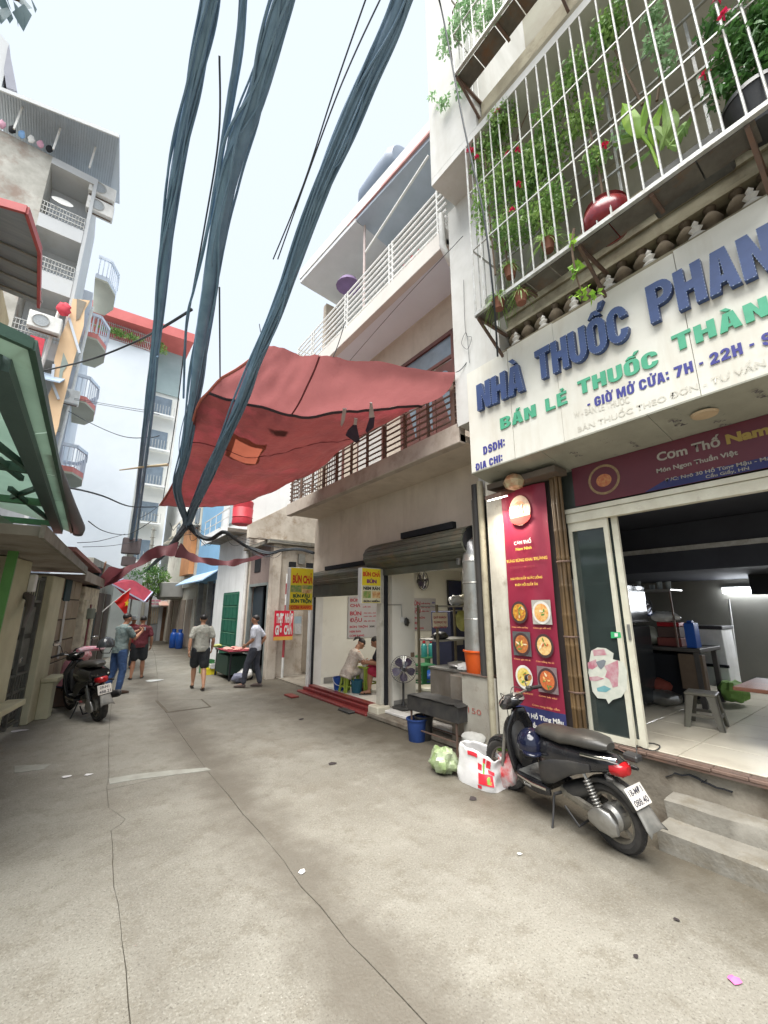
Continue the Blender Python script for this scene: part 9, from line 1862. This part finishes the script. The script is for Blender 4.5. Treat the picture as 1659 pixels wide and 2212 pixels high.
# 3 man with phone, facing right, arms raised
J = base(lean=.04); J.update(elr=(.22,.16,1.13), wrr=(.10,.38,1.27), ell=(-.20,.20,1.14), wrl=(-.02,.40,1.30), palmr=(-1,0,.2), palml=(1,0,.2), look=(.0,1,1.45), head=(0,.08,1.57), knr=(.12,.05,.48), anr=(.13,.0,.085), toer=(.16,.16,.032), knl=(-.12,.0,.48), anl=(-.15,-.08,.085), toel=(-.17,.08,.032), curl=0.95)
p1 = person('man in grey green shirt and blue jeans holding a phone up in both hands', (1.05,11.45,0), math.radians(-62), sc_(J, 1.04), m_skin2, mat('grey_green_shirt', (0.10,0.15,0.15), (0.20,0.25,0.24), 9, 0.8), mat('blue_jeans', (0.045,0.10,0.24), (0.035,0.075,0.18), 9, 0.85), loose=1.12, shoes=mat('brown_shoe', (0.08,0.045,0.03)))
ph = thing('phone', 'dark phone held up by the man in blue jeans', 'phone', tuple(WM[p1.name] @ Vector((.04,.52,1.42)))); MB().bbox((-.02,.50,1.34), (.10,.512,1.42), .004, M=WM[p1.name]).build('body', m_blackpl, ph); MB().box((-.015,.4985,1.345), (.095,.4995,1.415), WM[p1.name]).build('screen', mat('phone_screen', (0.35,0.38,0.42), rough=.2, bump=0), ph)
# 4 white shirt man striding left, seen from the side
J = base(lean=.02); J.update(knl=(-.09,.15,.49), anl=(-.09,.20,.10), toel=(-.09,.36,.035), knr=(.09,-.03,.48), anr=(.10,-.14,.09), toer=(.10,.02,.032), elr=(.22,-.16,1.12), wrr=(.20,-.04,.93), ell=(-.22,.0,1.10), wrl=(-.20,.16,.98), look=(0,1,1.50))
person('man in a white shirt and dark trousers striding past the dark doorway, looking left', (3.82,10.40,0), math.radians(52), sc_(J, 1.01), m_skin2, mat('white_cotton_shirt', (0.66,0.68,0.76), (0.58,0.60,0.68), 6, 0.8), mat('charcoal_trousers', (0.04,0.045,0.065), (0.06,0.065,0.085), 6, 0.8), loose=1.1, shoes=mat('grey_brown_shoe', (0.12,0.09,0.08)))
# 5 person with a white cap further back
J = base(lean=.02); J.update(look=(0,1,1.5))
person('person in a white cap and red top standing further back behind the man in maroon', (1.72,15.9,0), math.radians(200), sc_(J, .95), m_skin2, mat('red_top', (0.35,0.04,0.05), (0.30,0.03,0.04), 5, 0.8), MATS['charcoal_trousers'], hair='cap')
# 6 child-like figure sitting low at the left kerb, mostly hidden by the scooter
def sit(h=.45, lean=.15, spread=.12, kneef=.42):
    z = h + .10
    return dict(pelvis=(0,0,z), chest=(0,.03+lean*.5,z+.24), neck=(0,lean+.02,z+.49), head=(0,lean*1.45+.06,z+.62), look=(0,1,z+.30), shr=(.17,lean,z+.43), shl=(-.17,lean,z+.43), elr=(.23,lean+.12,z+.20), ell=(-.23,lean+.12,z+.20), wrr=(.12,lean+.33,z+.20), wrl=(-.12,lean+.33,z+.20),
        hpr=(.09,.02,z-.03), hpl=(-.09,.02,z-.03), knr=(spread,kneef,max(.46,z-.02)), knl=(-spread,kneef,max(.46,z-.02)), anr=(spread,kneef+.02,.085), anl=(-spread,kneef+.02,.085), toer=(spread,kneef+.18,.032), toel=(-spread,kneef+.18,.032), curl=.9)
person('seated person in blue jeans and pink sandals behind the parked scooter', (0.12,10.62,0.02), math.radians(-60), sc_(sit(.42,.10), .82), m_skin, mat('pink_blouse', (0.55,0.25,0.30), (0.45,0.2,0.24), 8, 0.8), MATS['blue_jeans'], shoes=mat('pink_sandal', (0.55,0.12,0.14)))
tag(lb(2.2, 2.6, 0.0, 0.32, 0.02, 0.36, .01).build('low_box', m_rust), 'low dark box the seated person behind the scooter sits on', 'box')
# diners
J = sit(.32, .20, .10, .34); J.update(look=(0,.8,.35))
person('woman with a ponytail in cream floral pyjamas sitting bent over her bowl', (5.02,8.0,0.127), math.radians(-96), sc_(J, .92), m_skin, mat('cream_floral', (0.66,0.60,0.52), (0.56,0.46,0.38), 26, 0.8, stain=(0.35,0.2,0.16), ss=18, st=(.62,.68)), MATS['cream_floral'], hair='pony', fem=1.0, sleeve=.6, shirt_len=.14)
stool('plastic_stool', 'low lime stool under the woman in floral pyjamas', (5.0,7.98,0.127), 0.27, 0.30, MATS['lime_plastic'])
J = sit(.32, .12, .17, .36); J.update(look=(0,1,.6))
person('diner in a dark navy T-shirt and red shorts, half hidden by the post', (5.62,7.42,0.127), math.radians(62), sc_(J, .98), m_skin2, mat('navy_tshirt', (0.015,0.02,0.035), (0.02,0.025,0.04), 5, 0.8), mat('red_shorts', (0.42,0.02,0.06), (0.34,0.015,0.05), 6, 0.8), leg=.85, loose=1.1)
stool('plastic_stool', 'low blue stool under the person in red shorts', (5.64,7.40,0.127), 0.27, 0.30, m_blue)
# cloth gets broad soft creases
for nm, m in MATS.items():
    if any(k in nm for k in ('shirt', 'shorts', 'trousers', 'jeans', 'floral', 'blouse', 'tarpaulin')):
        for n in m.node_tree.nodes:
            if n.type == 'BUMP':
                n.inputs['Strength'].default_value = 0.9; n.inputs['Distance'].default_value = 0.03
                q = n.inputs['Height'].links[0].from_node; q.inputs['Scale'].default_value = 5 if 'tarp' in nm else 11; q.inputs['Distortion'].default_value = 1.2
